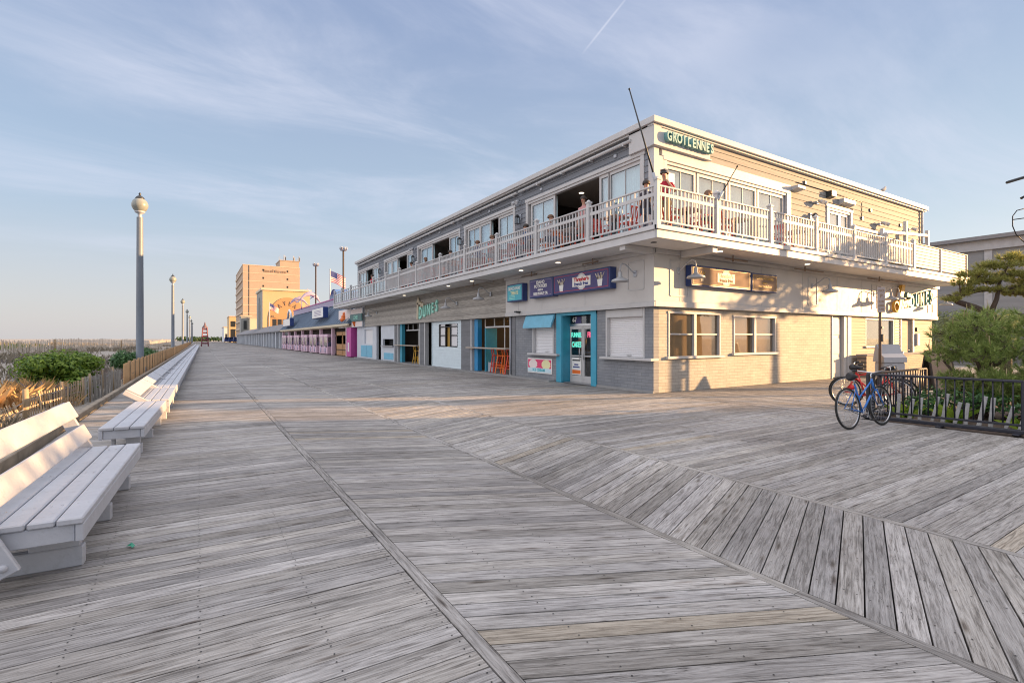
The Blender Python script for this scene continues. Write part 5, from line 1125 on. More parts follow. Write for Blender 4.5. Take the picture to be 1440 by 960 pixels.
# ================================================================== DUNE FENCES
def picket_fence(name, label, path, h, gap, pw, mat, tilt=lambda s: (0, 0), jag=.05, hf=lambda s: 1, posts=None, wires=True, sink=.12, zfun=dune_z):
    pts = [Vector((x, y, 0)) for x, y in path]; t = thing(name, label, 'fence', (pts[0].x, pts[0].y, 0), 0, 'sand fences on the dune'); m = MB(); s = 0; tops = []
    for a, b in zip(pts, pts[1:]):
        L = (b - a).length; u = (b - a) / L; n = int(L / gap); nn = Vector((-u.y, u.x, 0))
        for k in range(n):
            p = a + u * (k * gap + random.uniform(-.012, .012)) + nn * random.uniform(-.015, .015); z = zfun(p.x, p.y); hh = h * hf(s) * random.uniform(1 - jag, 1 + jag); al, ac = tilt(s)
            top = p + u * (al * hh + random.uniform(-.02, .02)) + nn * (ac * hh + random.uniform(-.02, .02)); q0 = Vector((p.x, p.y, z - sink)); q1 = Vector((top.x, top.y, z + hh * math.sqrt(max(.1, 1 - al * al - ac * ac))))
            m.bar(q0, q1, pw, .012, up=nn); s += gap; tops.append((q0, q1))
    m.build('pickets', mat, t, world=True, fix=False)
    if wires:
        w = MB()
        for f in (.3, .62, .88):
            for (a0, a1), (b0, b1) in zip(tops[::3], tops[3::3]): w.bar(a0.lerp(a1, f), b0.lerp(b1, f), .008)
        w.build('wire', M['galv'], t, world=True, fix=False)
    for (x, y, hh, w) in posts or []:
        z = zfun(x, y); m = MB(); m.tube([(x, y, z - .2), (x + .01, y, z + hh * .6), (x, y, z + hh)], [w, w * .95, w * .9], 8); m.build('fence_post', M['postwood'], t, world=True)
    return t
picket_fence('sand_fence', 'leaning bare wood picket fence by the nearest bench', [(-3.45, 12.6), (-3.38, 14.2), (-3.3, 15.7), (-3.0, 16.9), (-2.72, 18.0)], .68, .085, .034, M['picket'], hf=lambda s: .68 if s < 2.6 else min(1, .72 + .12 * (s - 2.6)), tilt=lambda s: (-.50, .2) if s < 2.8 else (-.34 + .13 * (s - 2.8), .12 - .04 * s), posts=[(-3.32, 15.4, .70, .06), (-2.98, 17.0, .74, .035), (-2.72, 18.0, .74, .03)])
picket_fence('sand_fence', 'shaded grey wire and picket fence between the bare and the orange fences', [(-2.70, 18.1), (-2.58, 19.6), (-2.48, 21.0), (-2.38, 22.6)], .72, .06, .034, M['picketgrey'], tilt=lambda s: (.02 * math.sin(s * 3), .05 * math.sin(s * 1.3)), posts=[(-2.66, 18.6, .82, .03), (-2.56, 20.0, .85, .03), (-2.46, 21.4, .85, .03)])
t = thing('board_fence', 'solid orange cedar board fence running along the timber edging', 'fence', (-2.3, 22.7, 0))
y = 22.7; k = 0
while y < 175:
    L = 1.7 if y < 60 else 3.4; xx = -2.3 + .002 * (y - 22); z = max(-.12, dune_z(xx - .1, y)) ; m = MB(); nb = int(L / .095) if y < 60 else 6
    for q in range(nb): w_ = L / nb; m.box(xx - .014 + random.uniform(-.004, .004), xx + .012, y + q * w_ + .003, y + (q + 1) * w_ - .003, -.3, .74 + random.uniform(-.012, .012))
    if y < 130 or True: m.build('fence_panel', M['sunlit_fence'], t, world=True)
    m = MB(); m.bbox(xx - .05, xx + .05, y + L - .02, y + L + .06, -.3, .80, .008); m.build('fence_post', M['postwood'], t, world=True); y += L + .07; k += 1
picket_fence('sand_fence', 'long weathered picket fence along the dune crest', [(-19, 33), (-15.5, 46), (-11.5, 62), (-8.5, 80), (-6.2, 104), (-5.6, 150)], 1.3, .165, .07, leaf_mat('sun_bleached_pickets', (.40, .36, .30), (.60, .55, .48), .8, 0), jag=.06, wires=False, posts=[(-15.3, 46.4, 1.25, .09), (-18, 36, 1.2, .08), (-11.4, 62.2, 1.3, .09), (-8.4, 80.5, 1.25, .09)])
# ================================================================== DUNE PLANTS
def blades(mb, x, y, z, n, h, spread, w=.012, lean=.45, bend=.35):
    for _ in range(n):
        a = random.uniform(0, 6.28); r = spread * math.sqrt(random.random()); p = Vector((x + r * math.cos(a), y + r * math.sin(a), z - .03)); hh = h * random.uniform(.55, 1.1); b = random.uniform(0, 6.28); l = random.uniform(.1, lean)
        d = Vector((math.cos(b) * l, math.sin(b) * l, 1)).normalized(); s = Vector((-math.sin(b), math.cos(b), 0)) * w
        m_ = p + d * hh * .55; tp = p + d * hh + Vector((math.cos(b), math.sin(b), -.4)) * hh * bend * random.random()
        mb.add([p - s, p + s, m_ + s * .7, tp, m_ - s * .7], [(0, 1, 2, 3, 4)])
def leaves(mb, c, rad, n, size, shell=.55):
    c = Vector(c)
    for _ in range(n):
        d = Vector((random.gauss(0, 1), random.gauss(0, 1), random.gauss(0, 1))).normalized(); k = shell + (1 - shell) * random.random(); p = c + Vector((d.x * rad[0], d.y * rad[1], d.z * rad[2])) * k
        nrm = (d + Vector((random.uniform(-.8, .8), random.uniform(-.8, .8), random.uniform(-.2, 1.0)))).normalized(); a = nrm.orthogonal().normalized(); a.rotate(Matrix.Rotation(random.uniform(0, 6.28), 3, nrm)); b = nrm.cross(a); s = size * random.uniform(.6, 1.25)
        mb.add([p - a * s, p - b * s * .45, p + a * s + nrm * s * .2, p + b * s * .45], [(0, 1, 2, 3)])
gm = MB(); gg = MB()
random.seed(5)
for _ in range(5200):
    y = 11 + 120 * random.random() ** 1.9; d = .5 + 30 * random.random() ** 1.3; x = -2.5 - d
    if (x > -5.2 and 14 < y < 19) or noise.noise((x * .25, y * .18, 3.3)) < -.12 + .1 * random.random(): continue
    blades(gm, x, y, dune_z(x, y), 7 if y < 40 else 5, .42 if d < 4 else .62, .22 if y < 40 else .4, .007 + y * .00022)
tag(gm.build('dune_grass', M['grass'], fix=False), 'dry tan beach grass spread over the dune', 'grass', kind='stuff')
for _ in range(70):
    y = random.uniform(45, 66); x = -19.5 + (y - 45) * .24 + random.gauss(0, 1.0); blades(gg, x, y, dune_z(x, y) + .45, 8, .55, .5, .014)
tag(gg.build('crest_grass', M['green_g'], fix=False), 'yellow green grass showing along the dune crest fence', 'grass', kind='stuff')
def clump(name, label, cat, spots, n, h, sp, mat, w=.008, lean=.6):
    m = MB()
    for x, y in spots: blades(m, x, y, dune_z(x, y), n, h, sp, w, lean)
    tag(m.build(name, mat, fix=False), label, cat)
random.seed(8)
clump('golden_grass', 'tall golden grass clump at the left edge below the green bush', 'grass clump', [(-4.0 + random.gauss(0, .28), 17.5 + random.gauss(0, .5)) for _ in range(30)], 16, .85, .2, M['gold_g'], .006)
clump('golden_grass', 'low golden tuft at the foot of the big green bush', 'grass clump', [(-3.35 + random.gauss(0, .2), 17.6 + random.gauss(0, .3)) for _ in range(6)], 14, .45, .12, M['gold_g'], .005)
clump('grass_tuft', 'small fresh green grass tuft at the far left of the sand', 'grass clump', [(-4.55 + random.gauss(0, .25), 14.0 + random.gauss(0, .3)) for _ in range(9)], 16, .32, .14, M['green_g'], .006)
clump('dry_brush', 'grey brown twiggy brush behind the shaded fence', 'brush', [(-3.6 + random.gauss(0, .5), 25 + random.gauss(0, 2.2)) for _ in range(46)], 14, .62, .25, M['twig'], .005, .9)
clump('dry_brush', 'grey brown twiggy brush in front of the big green bush', 'brush', [(-3.55 + random.gauss(0, .3), 17.9 + random.gauss(0, .3)) for _ in range(12)], 12, .8, .2, M['twig'], .004, .8)
clump('dry_brush', 'wide bank of grey brush under the crest fence', 'brush', [(-10 + random.gauss(0, 3), 42 + random.gauss(0, 7)) for _ in range(70)], 12, .5, .4, M['twig'], .010, .9)
def bush(name, label, c, lumps, n, size, mat, stems=7):
    t = thing(name, label, 'bush', c); m = MB(); s = MB()
    for (dx, dy, dz, rx, ry, rz) in lumps: leaves(m, (c[0] + dx, c[1] + dy, c[2] + dz), (rx, ry, rz), n, size); s.tube([(c[0], c[1], c[2] - .1), (c[0] + dx * .6, c[1] + dy * .6, c[2] + dz * .5), (c[0] + dx, c[1] + dy, c[2] + dz)], [.03, .018, .008], 5)
    m.build('foliage', mat, t, world=True, fix=False); s.build('stems', M['bark'], t, world=True); return t
random.seed(21)
zz = dune_z(-3.5, 19.5)
lump = [(random.uniform(-.52, .55), random.uniform(-.4, .8), random.uniform(.3, 1.2), random.uniform(.32, .55), random.uniform(.35, .55), random.uniform(.24, .40)) for _ in range(22)]
bush('green_bush', 'big bright green leafy bush on the dune by the leaning fence', (-3.5, 19.5, zz), lump, 430, .062, M['bush'])
zz = dune_z(-3.0, 36)
lump = [(random.uniform(-.35, .25), random.uniform(-5.5, 7), random.uniform(.45, 1.05), random.uniform(.3, .45), random.uniform(.5, .8), random.uniform(.25, .4)) for _ in range(26)]
bush('green_shrub', 'dark green low shrub around the foot of the nearest lamp post', (-3.0, 36, zz), lump, 260, .085, M['shrub'])
zz = dune_z(-3.3, 52)
bush('green_shrub', 'small dark shrub by the second lamp post', (-3.2, 54, zz), [(random.uniform(-.5, .5), random.uniform(-3, 3), random.uniform(.1, .5), .5, .7, .35) for _ in range(9)], 160, .10, M['shrub'])

# ================================================================== RIGHT HAND SIDE: BIKE RACK, BICYCLES, GARDEN
rk = thing('bicycle_rack', 'long black metal bicycle rack with upright bars at the board edge', 'bike rack', (11.7, 3.6, 0))
def rack(t, p, q, n, h=.92):
    p, q = Vector(p), Vector(q); d = q - p; u = d.normalized(); m = MB(); z = Vector((0, 0, 1)); mt = M['rackblue']
    m.bar(p + z * h, q + z * h, .06, .045, ch=.008); m.build('top_rail', mt, t, world=True); m = MB(); m.bar(p + z * .17, q + z * .17, .04, .04, ch=.005); m.build('bottom_rail', mt, t, world=True); m = MB(); s = Vector((-u.y, u.x, 0))
    m.bar(p - u * .12 + z * .055, q + u * .05 + z * .055, .12, .07, ch=.012); m.build('base_rail', mt, t, world=True)
    for k in range(n + 1):
        c = p + d * (k / n); m = MB(); w = .06 if k in (0, n) else .022
        if w > .03: m.bar(c + z * .05, c + z * (h + .005), w, ch=.008, up=u)
        else: m.tube([c + z * .17, c + z * h], .012, 6)
        m.build('post' if w > .03 else 'upright_bar', mt, t, world=True)
    for f in (.03, .5, .97): c = p + d * f; m = MB(); m.bbox(c.x - .16, c.x + .16, c.y - .045, c.y + .045, .0, .03, .008) if abs(u.y) > .5 else m.bbox(c.x - .045, c.x + .045, c.y - .16, c.y + .16, .0, .03, .008); m.build('rack_foot', mt, t, world=True)
rack(rk, (11.66, 4.82, 0), (11.90, 2.66, 0), 17)
rk2 = thing('metal_railing', 'second black rack panel running inland behind the bicycles', 'bike rack', (13.4, 5.0, 0)); rack(rk2, (11.78, 4.95, 0), (15.1, 5.1, 0), 20)
rk3 = None
def wheel(t, name, x, r, mat_rim):
    w = thing(name, None, None); w.parent = t; w.location = (x, 0, r)
    m = MB(); m.tube([((r - .018) * math.cos(a), 0, (r - .018) * math.sin(a)) for a in [i * math.pi / 20 for i in range(40)]], .0185, 8, closed=True); m.build('tyre', M['tyre'], w)
    m = MB(); m.tube([((r - .045) * math.cos(a), 0, (r - .045) * math.sin(a)) for a in [i * math.pi / 20 for i in range(40)]], .012, 6, closed=True); m.build('rim', M['steel'], w)
    m = MB(); m.lathe([(.02, -.035), (.02, .035)], 8, axis='Y')
    for k in range(28): a = k * math.pi / 14; s = .03 * (1 if k % 2 else -1); b = a + (.35 if k % 4 < 2 else -.35); m.tube([(.02 * math.cos(b), s, .02 * math.sin(b)), ((r - .05) * math.cos(a), 0, (r - .05) * math.sin(a))], .0018, 3)
    m.build('spokes', M['steel'], w); return w
def bicycle(label, loc, rz, mat, step=False, lean=.08, r=.35, flip=False, drop=False):
    t = thing('bicycle', label, 'bicycle', loc, rz, 'bicycles parked at the rack'); t.rotation_euler = (lean, 0, rz)
    wb_ = 1.06; wheel(t, 'rear_wheel', 0, r, 0).name = 'wheel'; w = wheel(t, 'wheel', wb_, r, 0)
    bb = Vector((.44, 0, .28)); st = Vector((.29, 0, .80)); hd = Vector((.86, 0, .86)); hd2 = Vector((.895, 0, .70)); ra = Vector((0, 0, r)); fa = Vector((wb_, 0, r))
    m = MB(); T = lambda a, b, rr=.016: m.tube([a, b], rr, 8)
    T(bb, st + (st - bb) * .02, .017); T(bb, hd2, .019)
    if step: T(st.lerp(bb, .5), hd, .016)
    else: T(st.lerp(bb, .06), hd, .016)
    T(hd + Vector((-.01, 0, .03)), hd2 - Vector((-.008, 0, .03)), .02)
    for s in (-1, 1): T(bb + Vector((0, s * .03, 0)), ra + Vector((0, s * .06, 0)), .010); T(st.lerp(bb, .08) + Vector((0, s * .015, 0)), ra + Vector((0, s * .06, 0)), .009)
    m.build('frame', mat, t)
    m = MB()
    for s in (-1, 1): m.tube([hd2 + Vector((.01, s * .04, -.02)), Vector((.99, s * .05, .52)), fa + Vector((0, s * .055, 0))], [.014, .012, .009], 8)
    m.bar(hd2 + Vector((.01, -.05, -.02)), hd2 + Vector((.01, .05, -.02)), .03); m.build('fork', mat, t)
    m = MB(); m.tube([hd, hd + Vector((-.02, 0, .11)), hd + Vector((.06, 0, .14))], .013, 8); c = hd + Vector((.06, 0, .14))
    if drop: m.tube([c + Vector((-.02, -.22, -.12)), c + Vector((.09, -.22, -.08)), c + Vector((.08, -.21, .01)), c + Vector((0, -.18, 0)), c, c + Vector((0, .18, 0)), c + Vector((.08, .21, .01)), c + Vector((.09, .22, -.08)), c + Vector((-.02, .22, -.12))], .013, 8)
    else: m.tube([c + Vector((-.16, -.29, .06)), c + Vector((-.05, -.26, .05)), c + Vector((0, -.1, .02)), c, c + Vector((0, .1, .02)), c + Vector((-.05, .26, .05)), c + Vector((-.16, .29, .06))], .013, 8)
    hb = m.build('handlebar', M['steel'], t)
    for s in (-1, 1): m = MB(); e = c + Vector((-.16, s * .29, .06)) if not drop else c + Vector((-.02, s * .22, -.12)); m.tube([e, e + Vector((.11 if not drop else .1, -s * .03 if not drop else 0, -.01 if not drop else .04))], .018, 8); m.build('grip', M['saddle'], hb)
    m = MB(); m.tube([st, st + Vector((-.03, 0, .12))], .013, 8); m.build('seat_post', M['steel'], t)
    m = MB(); sp = st + Vector((-.03, 0, .14)); m.tube([sp + Vector((-.14, 0, .02)), sp + Vector((-.09, 0, .015)), sp + Vector((.0, 0, .005)), sp + Vector((.09, 0, .01)), sp + Vector((.15, 0, .0))], [.05, .085, .06, .03, .015], 10); m.build('saddle', M['saddle'], t)
    m = MB(); m.lathe([(.085, -.004), (.092, 0), (.085, .004)], 18, (bb.x, -.06, bb.z), axis='Y'); m.bar(bb + Vector((0, -.075, 0)), bb + Vector((.10, -.085, -.13)), .018); m.bar(bb + Vector((0, .07, 0)), bb + Vector((-.10, .085, .13)), .018); cr = m.build('crank', M['steel'], t)
    for p in (bb + Vector((.10, -.13, -.13)), bb + Vector((-.10, .13, .13))): m = MB(); m.bbox(p.x - .045, p.x + .045, p.y - .04, p.y + .04, p.z - .012, p.z + .012, .004); m.build('pedal', M['saddle'], cr)
    m = MB(); m.tube([bb + Vector((0, -.06, .088)), ra + Vector((0, -.06, .045))], .006, 4); m.tube([bb + Vector((0, -.06, -.088)), ra + Vector((0, -.06, -.045))], .006, 4); m.lathe([(.045, -.07), (.03, -.05)], 10, (0, 0, r), axis='Y'); m.build('chain', M['dkgrey'], t)
    m = MB(); m.lathe([(0, -.012), (.045, -.01), (.045, .006), (0, .01)], 10, (st.x - .10, 0, st.z - .04), axis='X'); m.build('reflector', M['reflector'], t)
    return t
bicycle('blue bicycle nearest the walk with its front wheel in the rack', (10.02, 4.50, 0), R(-5), M['bikeblue'], True, -.10, .378)
bicycle('red bicycle with low racing handlebar turned side on behind the rack', (13.55, 6.2, 0), R(-84), M['bikered'], False, .06, .36, drop=True)
bicycle('red bicycle leaning beside the blue bicycle, black grips toward the building', (14.1, 5.25, 0), R(120), M['bikered'], False, -.07, .36)
# signpost
t = thing('street_sign', 'narrow white parking notice on a dark post behind the bicycles', 'sign', (19.4, 7.8, 0))
m = MB(); m.tube([(19.4, 7.8, -.1), (19.4, 7.8, 3.4)], .045, 8); m.build('post', paint('rusty_post', (.13, .085, .06), .7, .3), t, world=True)
m = MB(); m.bbox(19.32, 19.48, 7.70, 7.76, 1.55, 1.8, .02); m.bbox(19.33, 19.47, 7.72, 7.75, 1.98, 2.06, .02); m.build('clamp', M['dkgrey'], t, world=True)
rz = R(-35); ex = Vector((math.cos(rz), math.sin(rz), 0)); ez = Vector((0, 0, 1)); en = ex.cross(ez); c = Vector((19.4, 7.8, 2.95)) + en * .06
m = MB(); m.cham(c, ex * .125, ez * .42, en * .006, .004); m.build('plate', paint('sign_plate', (.42, .36, .34), .5, .1, 6), t, world=True)
fr = Matrix.Translation(c + en * .008) @ Matrix((ex, ez, en)).transposed().to_4x4()
for dz, w_, s_ in ((.30, 'NO', .11), (.12, 'P', .17), (-.06, '2 HR', .08), (-.2, 'PARK', .075), (-.32, '9 AM', .07)): txt(w_, s_, M['shade'], t, mtx=fr @ Matrix.Translation((0, dz, 0)), ext=.002, bold=.006)
# grey utility cart
t = thing('utility_cart', 'pale grey plastic cart with a curved hood behind the signpost', 'cart', (20, 7.75, 0))
m = MB(); m.bbox(-.62, .62, -.35, .35, .3, .82, .05); m.build('tub', M['cartgrey'], t)
m = MB(); q = [(-.66, .40, .82), (-.66, .36, 1.02), (-.66, .22, 1.38), (-.66, .14, 1.40), (-.66, -.1, 1.1), (-.66, -.38, .98), (-.66, -.40, .82)]; m.prism(q, (1.32, 0, 0)); m.build('hood', M['cartgrey'], t)
m = MB(); m.tube([(.62, .1, 1.0), (.78, .12, 1.14), (.80, .0, 1.16), (.62, -.12, 1.02)], .03, 8); m.build('push_handle', M['galv'], t)
for a in (-.42, .42):
    for b in (-.3, .3): m = MB(); m.lathe([(0, -.04), (.15, -.035), (.15, .035), (0, .04)], 16, (a, b, .15), axis='Y'); m.build('wheel', M['tyre'], t); m = MB(); m.bar((a, b, .15), (a, b * .9, .34), .05); m.build('wheel_strut', M['dkgrey'], t)
t.rotation_euler = (0, 0, R(-30)); t.scale = (.60, .64, 1.04)
# A board by the pine
t = thing('sandwich_board', 'dark framed sandwich board standing left of the big pine shrub', 'sign', (17.4, 5.6, 0)); t.rotation_euler = (0, 0, R(-25))
for s in (-1, 1):
    m = MB()
    for x_ in (-.34, .34): m.bar((x_, s * .26, 0), (x_, s * .03, 1.32), .05, ch=.006, up=(1, 0, 0))
    m.bar((-.34, s * .22, .22), (.34, s * .22, .22), .05); m.bar((-.34, s * .04, 1.28), (.34, s * .04, 1.28), .05); m.build('frame', M['black'], t)
    m = MB(); m.prism([(-.31, s * .215, .25), (.31, s * .215, .25), (.31, s * .05, 1.25), (-.31, s * .05, 1.25)], (0, s * .01, 0)); m.build('board', M['shade'] if s < 0 else M['dkgrey'], t)
# silver stakes edging the planting bed
random.seed(3)
for k in range(15):
    y_ = 4.62 - k * .175; m = MB(); x_ = 12.28 + .012 * k; tl_ = random.uniform(-.02, .17); h_ = random.uniform(.42, .60)
    m.bar((x_, y_, -.15), (x_ + random.uniform(-.03, .06), y_ - tl_, h_), random.uniform(.045, .07), .03, up=(1, 0, 0), ch=.006)
    tag(m.build('timber_stake', M['stake']), f'silver weathered stake, {ORD[k]} from the bicycle end of the planting bed', 'stake', 'leaning stakes edging the planting bed')
# plants of the bed
def strap(name, label, x, y, n=16, h=.42):
    m = MB(); blades(m, x, y, 0, n, h, .12, .022, .9, .7); tag(m.build(name, M['lily'], fix=False), label, 'plant')
strap('strap_leaf_plant', 'bright yellow green strap leaved plant behind the middle stakes', 12.75, 3.85, 26, .5); strap('strap_leaf_plant', 'green strap leaved plant behind the stakes near the bicycles', 12.8, 4.65, 20, .42); strap('strap_leaf_plant', 'small strap leaved plant behind the last stakes', 12.8, 2.9, 14, .36)
def needles(mb, p, d, n, L, w=.0045):
    d = d.normalized()
    for _ in range(n):
        q = (d + Vector((random.gauss(0, .55), random.gauss(0, .55), random.gauss(0, .5)))).normalized(); s = q.orthogonal().normalized(); s.rotate(Matrix.Rotation(random.uniform(0, 6.28), 3, q)); l = L * random.uniform(.6, 1.15); o = p + d * random.uniform(-.06, .03)
        mb.add([o - s * w, o + s * w, o + q * l], [(0, 1, 2)])
def pine(name, label, base, limbs, pads, mats, tuft=24, L=.14, candles=0, cat='tree', density=95, w=.005):
    t = thing(name, label, cat, base); b = Vector(base); tm = MB(); fm = MB(); cm = MB()
    for i, (pts, r0, r1) in enumerate(limbs):
        pp = [b + Vector(p) for p in pts]; n_ = len(pp); 
        m = MB(); m.tube(pp, [r0 + (r1 - r0) * k / (n_ - 1) for k in range(n_)], 8); m.build('trunk' if i == 0 else 'branch', M['bark'], t, world=True)
    for (c, rad) in pads:
        c = b + Vector(c); n_ = int(density * (rad[0] * rad[1]) ** .75 * (1 + rad[2]))
        for _ in range(n_):
            d = Vector((random.gauss(0, 1), random.gauss(0, 1), random.gauss(0, .9))).normalized(); k = random.random() ** .4; p = c + Vector((d.x * rad[0], d.y * rad[1], d.z * rad[2])) * k
            needles(fm, p, Vector((d.x * .7, d.y * .7, abs(d.z) * .6 + .55)), tuft, L, w)
            if k > .75 and random.random() < .5: tm.tube([c + (p - c) * .2, c + (p - c) * .6 - Vector((0, 0, .03)), p], [.012, .009, .005], 4)
            if candles and d.z > .2 and k > .8 and random.random() < candles: cm.tube([p, p + Vector((random.uniform(-.03, .03), random.uniform(-.03, .03), random.uniform(.1, .22)))], [.009, .005], 4)
    fm.build('needles', mats, t, world=True, fix=False)
    if tm.v: tm.build('twigs', M['bark'], t, world=True, fix=False)
    if cm.v: cm.build('candles', M['candle'], t, world=True, fix=False)['kind'] = 'stuff'
    return t
random.seed(17)
big = [((random.uniform(-.45, .9), random.uniform(-1.5, .30), random.uniform(1.0, 2.0)), (random.uniform(.36, .55), random.uniform(.36, .55), random.uniform(.2, .3))) for _ in range(16)] + [*[((random.uniform(-.5, .3), random.uniform(-1.6, .45), random.uniform(.4, 1.05)), (.42, .42, .22)) for _ in range(18)], ((-.3, .62, 1.3), (.42, .36, .22)), ((-.3, .5, 1.75), (.40, .36, .25)), ((-.35, .45, .85), (.3, .3, .16)), ((-.4, -.6, .8), (.5, .5, .22)), ((-.35, -1.3, 1.0), (.5, .5, .3)), ((0, -1.8, 1.7), (.6, .6, .3)), ((-.3, -.5, .45), (.45, .45, .2)), ((-.1, .05, 2.15), (.36, .36, .2)), ((.1, -.7, 2.15), (.4, .4, .2))]
pine('pine_shrub', 'broad dark green pine shrub behind the bicycle rack', (14.1, 3.75, -.02), [([(0, 0, 0), (-.05, .1, .5), (.1, -.1, 1.1), (0, 0, 1.7)], .09, .04), ([(-.05, .1, .5), (-.25, .4, .9), (-.3, .6, 1.2)], .05, .02), ([(0, 0, .45), (-.25, -.8, .55), (-.3, -1.6, .95)], .07, .03), ([(.1, -.1, 1.1), (.6, -.6, 1.5)], .05, .02), ([(0, 0, .8), (-.4, .1, 1.5)], .045, .02)], big, M['pine'], 26, .15, .35, 'shrub', 165)
random.seed(19)
sz = lambda q, z: (.849 * q, -.528 * q, z)
pads = [(sz(q, z), (r_, r_ * .8, h_)) for q, z, r_, h_ in ((-1.42, 2.86, .32, .08), (-1.2, 3.02, .32, .08), (-1.1, 3.38, .45, .12), (-.7, 3.62, .6, .13), (-.2, 3.42, .55, .10), (.1, 3.9, .55, .12), (.5, 3.6, .65, .13), (1.1, 3.42, .7, .14), (.85, 4.02, .5, .11), (1.7, 3.75, .7, .15), (1.3, 3.0, .6, .11), (2.2, 3.3, .8, .16), (.5, 3.05, .5, .08), (-.85, 3.15, .35, .07), (2.6, 3.9, .8, .16), (-.45, 3.9, .4, .09), (.35, 4.15, .4, .09), (1.5, 4.05, .6, .12), (1.9, 2.95, .7, .12), (-.2, 3.15, .4, .07), (.9, 3.22, .6, .1))]
pine('leaning_pine', 'windswept pine with a crooked bare trunk before the grey building', (20.9, 5.2, 0), [([sz(.2, 0), sz(.2, 1.0), sz(.05, 1.9), sz(-.2, 2.35), sz(-.75, 2.6), sz(-1.3, 2.78), sz(-1.42, 2.92)], .15, .065), ([sz(-.3, 2.4), sz(-.1, 2.85), sz(.0, 3.4), sz(.25, 3.9)], .08, .025), ([sz(-1.42, 2.92), sz(-1.0, 3.05), sz(-.6, 3.12), sz(.4, 3.2), sz(1.1, 3.4)], .065, .025), ([sz(-1.05, 3.03), sz(-.85, 3.35), sz(-.6, 3.6)], .04, .015), ([sz(-1.42, 2.92), sz(-1.55, 3.0), sz(-1.65, 2.97)], .035, .012), ([sz(-1.2, 3.0), sz(-1.25, 3.35)], .03, .012), ([sz(.1, 3.1), sz(.9, 3.0), sz(1.8, 3.4), sz(2.5, 3.8)], .05, .02)], pads, M['pine2'], 22, .17, 0, 'tree', 165, .007)
random.seed(23)
def round_bush(name, label, c, lumps, n, size, mat): bush(name, label, c, lumps, n, size, mat)
round_bush('green_shrub', 'pale green loose shrub behind the windswept pine trunk', (41.5, 11.2, 0), [(random.uniform(-1.2, 1.4), random.uniform(-1.6, 3.2), random.uniform(.8, 3.4), .85, .85, .55) for _ in range(18)], 240, .13, leaf_mat('pale_shrub_leaf', (.20, .25, .11), (.36, .38, .2), .6, .35))
round_bush('green_shrub', 'low dark green shrub growing under the pine behind the stakes', (13.9, 3.5, 0), [(random.uniform(-.6, .7), random.uniform(-1.4, 1.2), random.uniform(.12, .5), .4, .45, .24) for _ in range(16)], 210, .05, M['shrub'])
# grey building inland
gb = thing('grey_block', 'large grey sided building with white trim behind the pines', 'building', (45, 25, 0))
m = MB(); m.box(45, 64, 8.3, 46, -.3, 8.1); m.build('wall', M['greyblock'], gb, world=True)
m = MB(); m.box(44.3, 64.6, 7.8, 46.6, 8.25, 8.5); m.build('roof', M['greyroof'], gb, world=True)
m = MB(); m.box(44.75, 45, 8.2, 46, 7.6, 8.25)
for y_ in (8.5, 21, 36): m.box(44.92, 45, y_ - .17, y_ + .17, -.3, 7.6)
m.box(44.92, 45, 11.55, 11.95, -.3, 7.6); m.build('trim', paint('dull_white_trim', (.40, .41, .44), .6), gb, world=True)
m = MB()
for y_ in (13.2, 18.5): m.box(44.93, 45.0, y_, y_ + 1.0, .2, 2.2)
m.build('door', M['white'], gb, world=True)
# utility pole at the right edge
t = thing('utility_pole', 'utility pole with street light arm and cables at the right edge', 'utility pole', (26.0, 4.6, 0))
m = MB(); m.tube([(26.0, 4.6, -.2), (26.0, 4.6, 8.3)], [.15, .11], 10); m.build('pole', M['bark'], t, world=True)
m = MB(); m.tube([(26.0, 4.6, 7.4), (25.95, 5.1, 7.8), (25.95, 5.75, 7.62)], .045, 8); m.bar((26.05, 5.68, 7.66), (25.45, 6.12, 7.44), .22, .10, ch=.03); m.build('street_light_arm', M['dkgrey'], t, world=True)
def at(px, py, X): u, v_ = bearing(px); t_ = X / u; return (X, v_ * t_, H + (476 - py) / 707 * t_)
m = MB(); m.tube([at(1446, 292, 25.9), at(1430, 296, 25.6), at(1424, 304, 25.5), at(1424, 318, 25.5), at(1429, 330, 25.6), at(1444, 344, 25.9)], .018, 6); m.tube([at(1424, 309, 25.5), at(1446, 306, 25.9)], .018, 6); m.tube([at(1436, 279, 25.7), at(1442, 275, 25.8), at(1446, 284, 25.9)], .05, 6); m.build('cable', M['black'], t, world=True)
# unseen, off to the right: a building added to shade the boards, and street trees
ob = thing('shade_block', 'unseen block added outside the picture to shade the boards', 'building', (24.6, 2.8, 0))
m = MB(); m.box(24.6, 28, -40, -1.0, -.3, 4.85); m.build('wall', M['cream'], ob, world=True); m = MB(); m.box(24.3, 28.2, -40.3, -.85, 4.85, 5.1); m.build('roof', M['greyroof'], ob, world=True)
m = MB()
for y_ in (-3, -7, -11): m.box(24.55, 24.6, y_ - 1, y_ + 1, .7, 2.1)
m.build('window', M['glass_dk'], ob, world=True)
def street_tree(label, c, lumps, n, size):
    t = thing('street_tree', label, 'tree', c); m = MB(); s = MB(); s.tube([(c[0], c[1], -.2), (c[0] + .1, c[1], 1.6), (c[0] - .1, c[1] + .1, 5.0)], [.2, .16, .08], 8); s.build('trunk', M['bark'], t, world=True)
    for (dx, dy, dz, r) in lumps: leaves(m, (c[0] + dx, c[1] + dy, c[2] + dz), (r, r, r * .8), n, size, .2)
    m.build('crown', M['bush'], t, world=True, fix=False)
random.seed(31)
street_tree('sparse unseen tree added to dim the sun on the nearest bench', (23.2, -4.6, 0), [(random.uniform(-.9, .9), random.uniform(-1.2, 1.2), random.uniform(4.5, 5.5), .75) for _ in range(8)], 46, .13)  # thin crown out of view, added to weaken the sun on the bench back
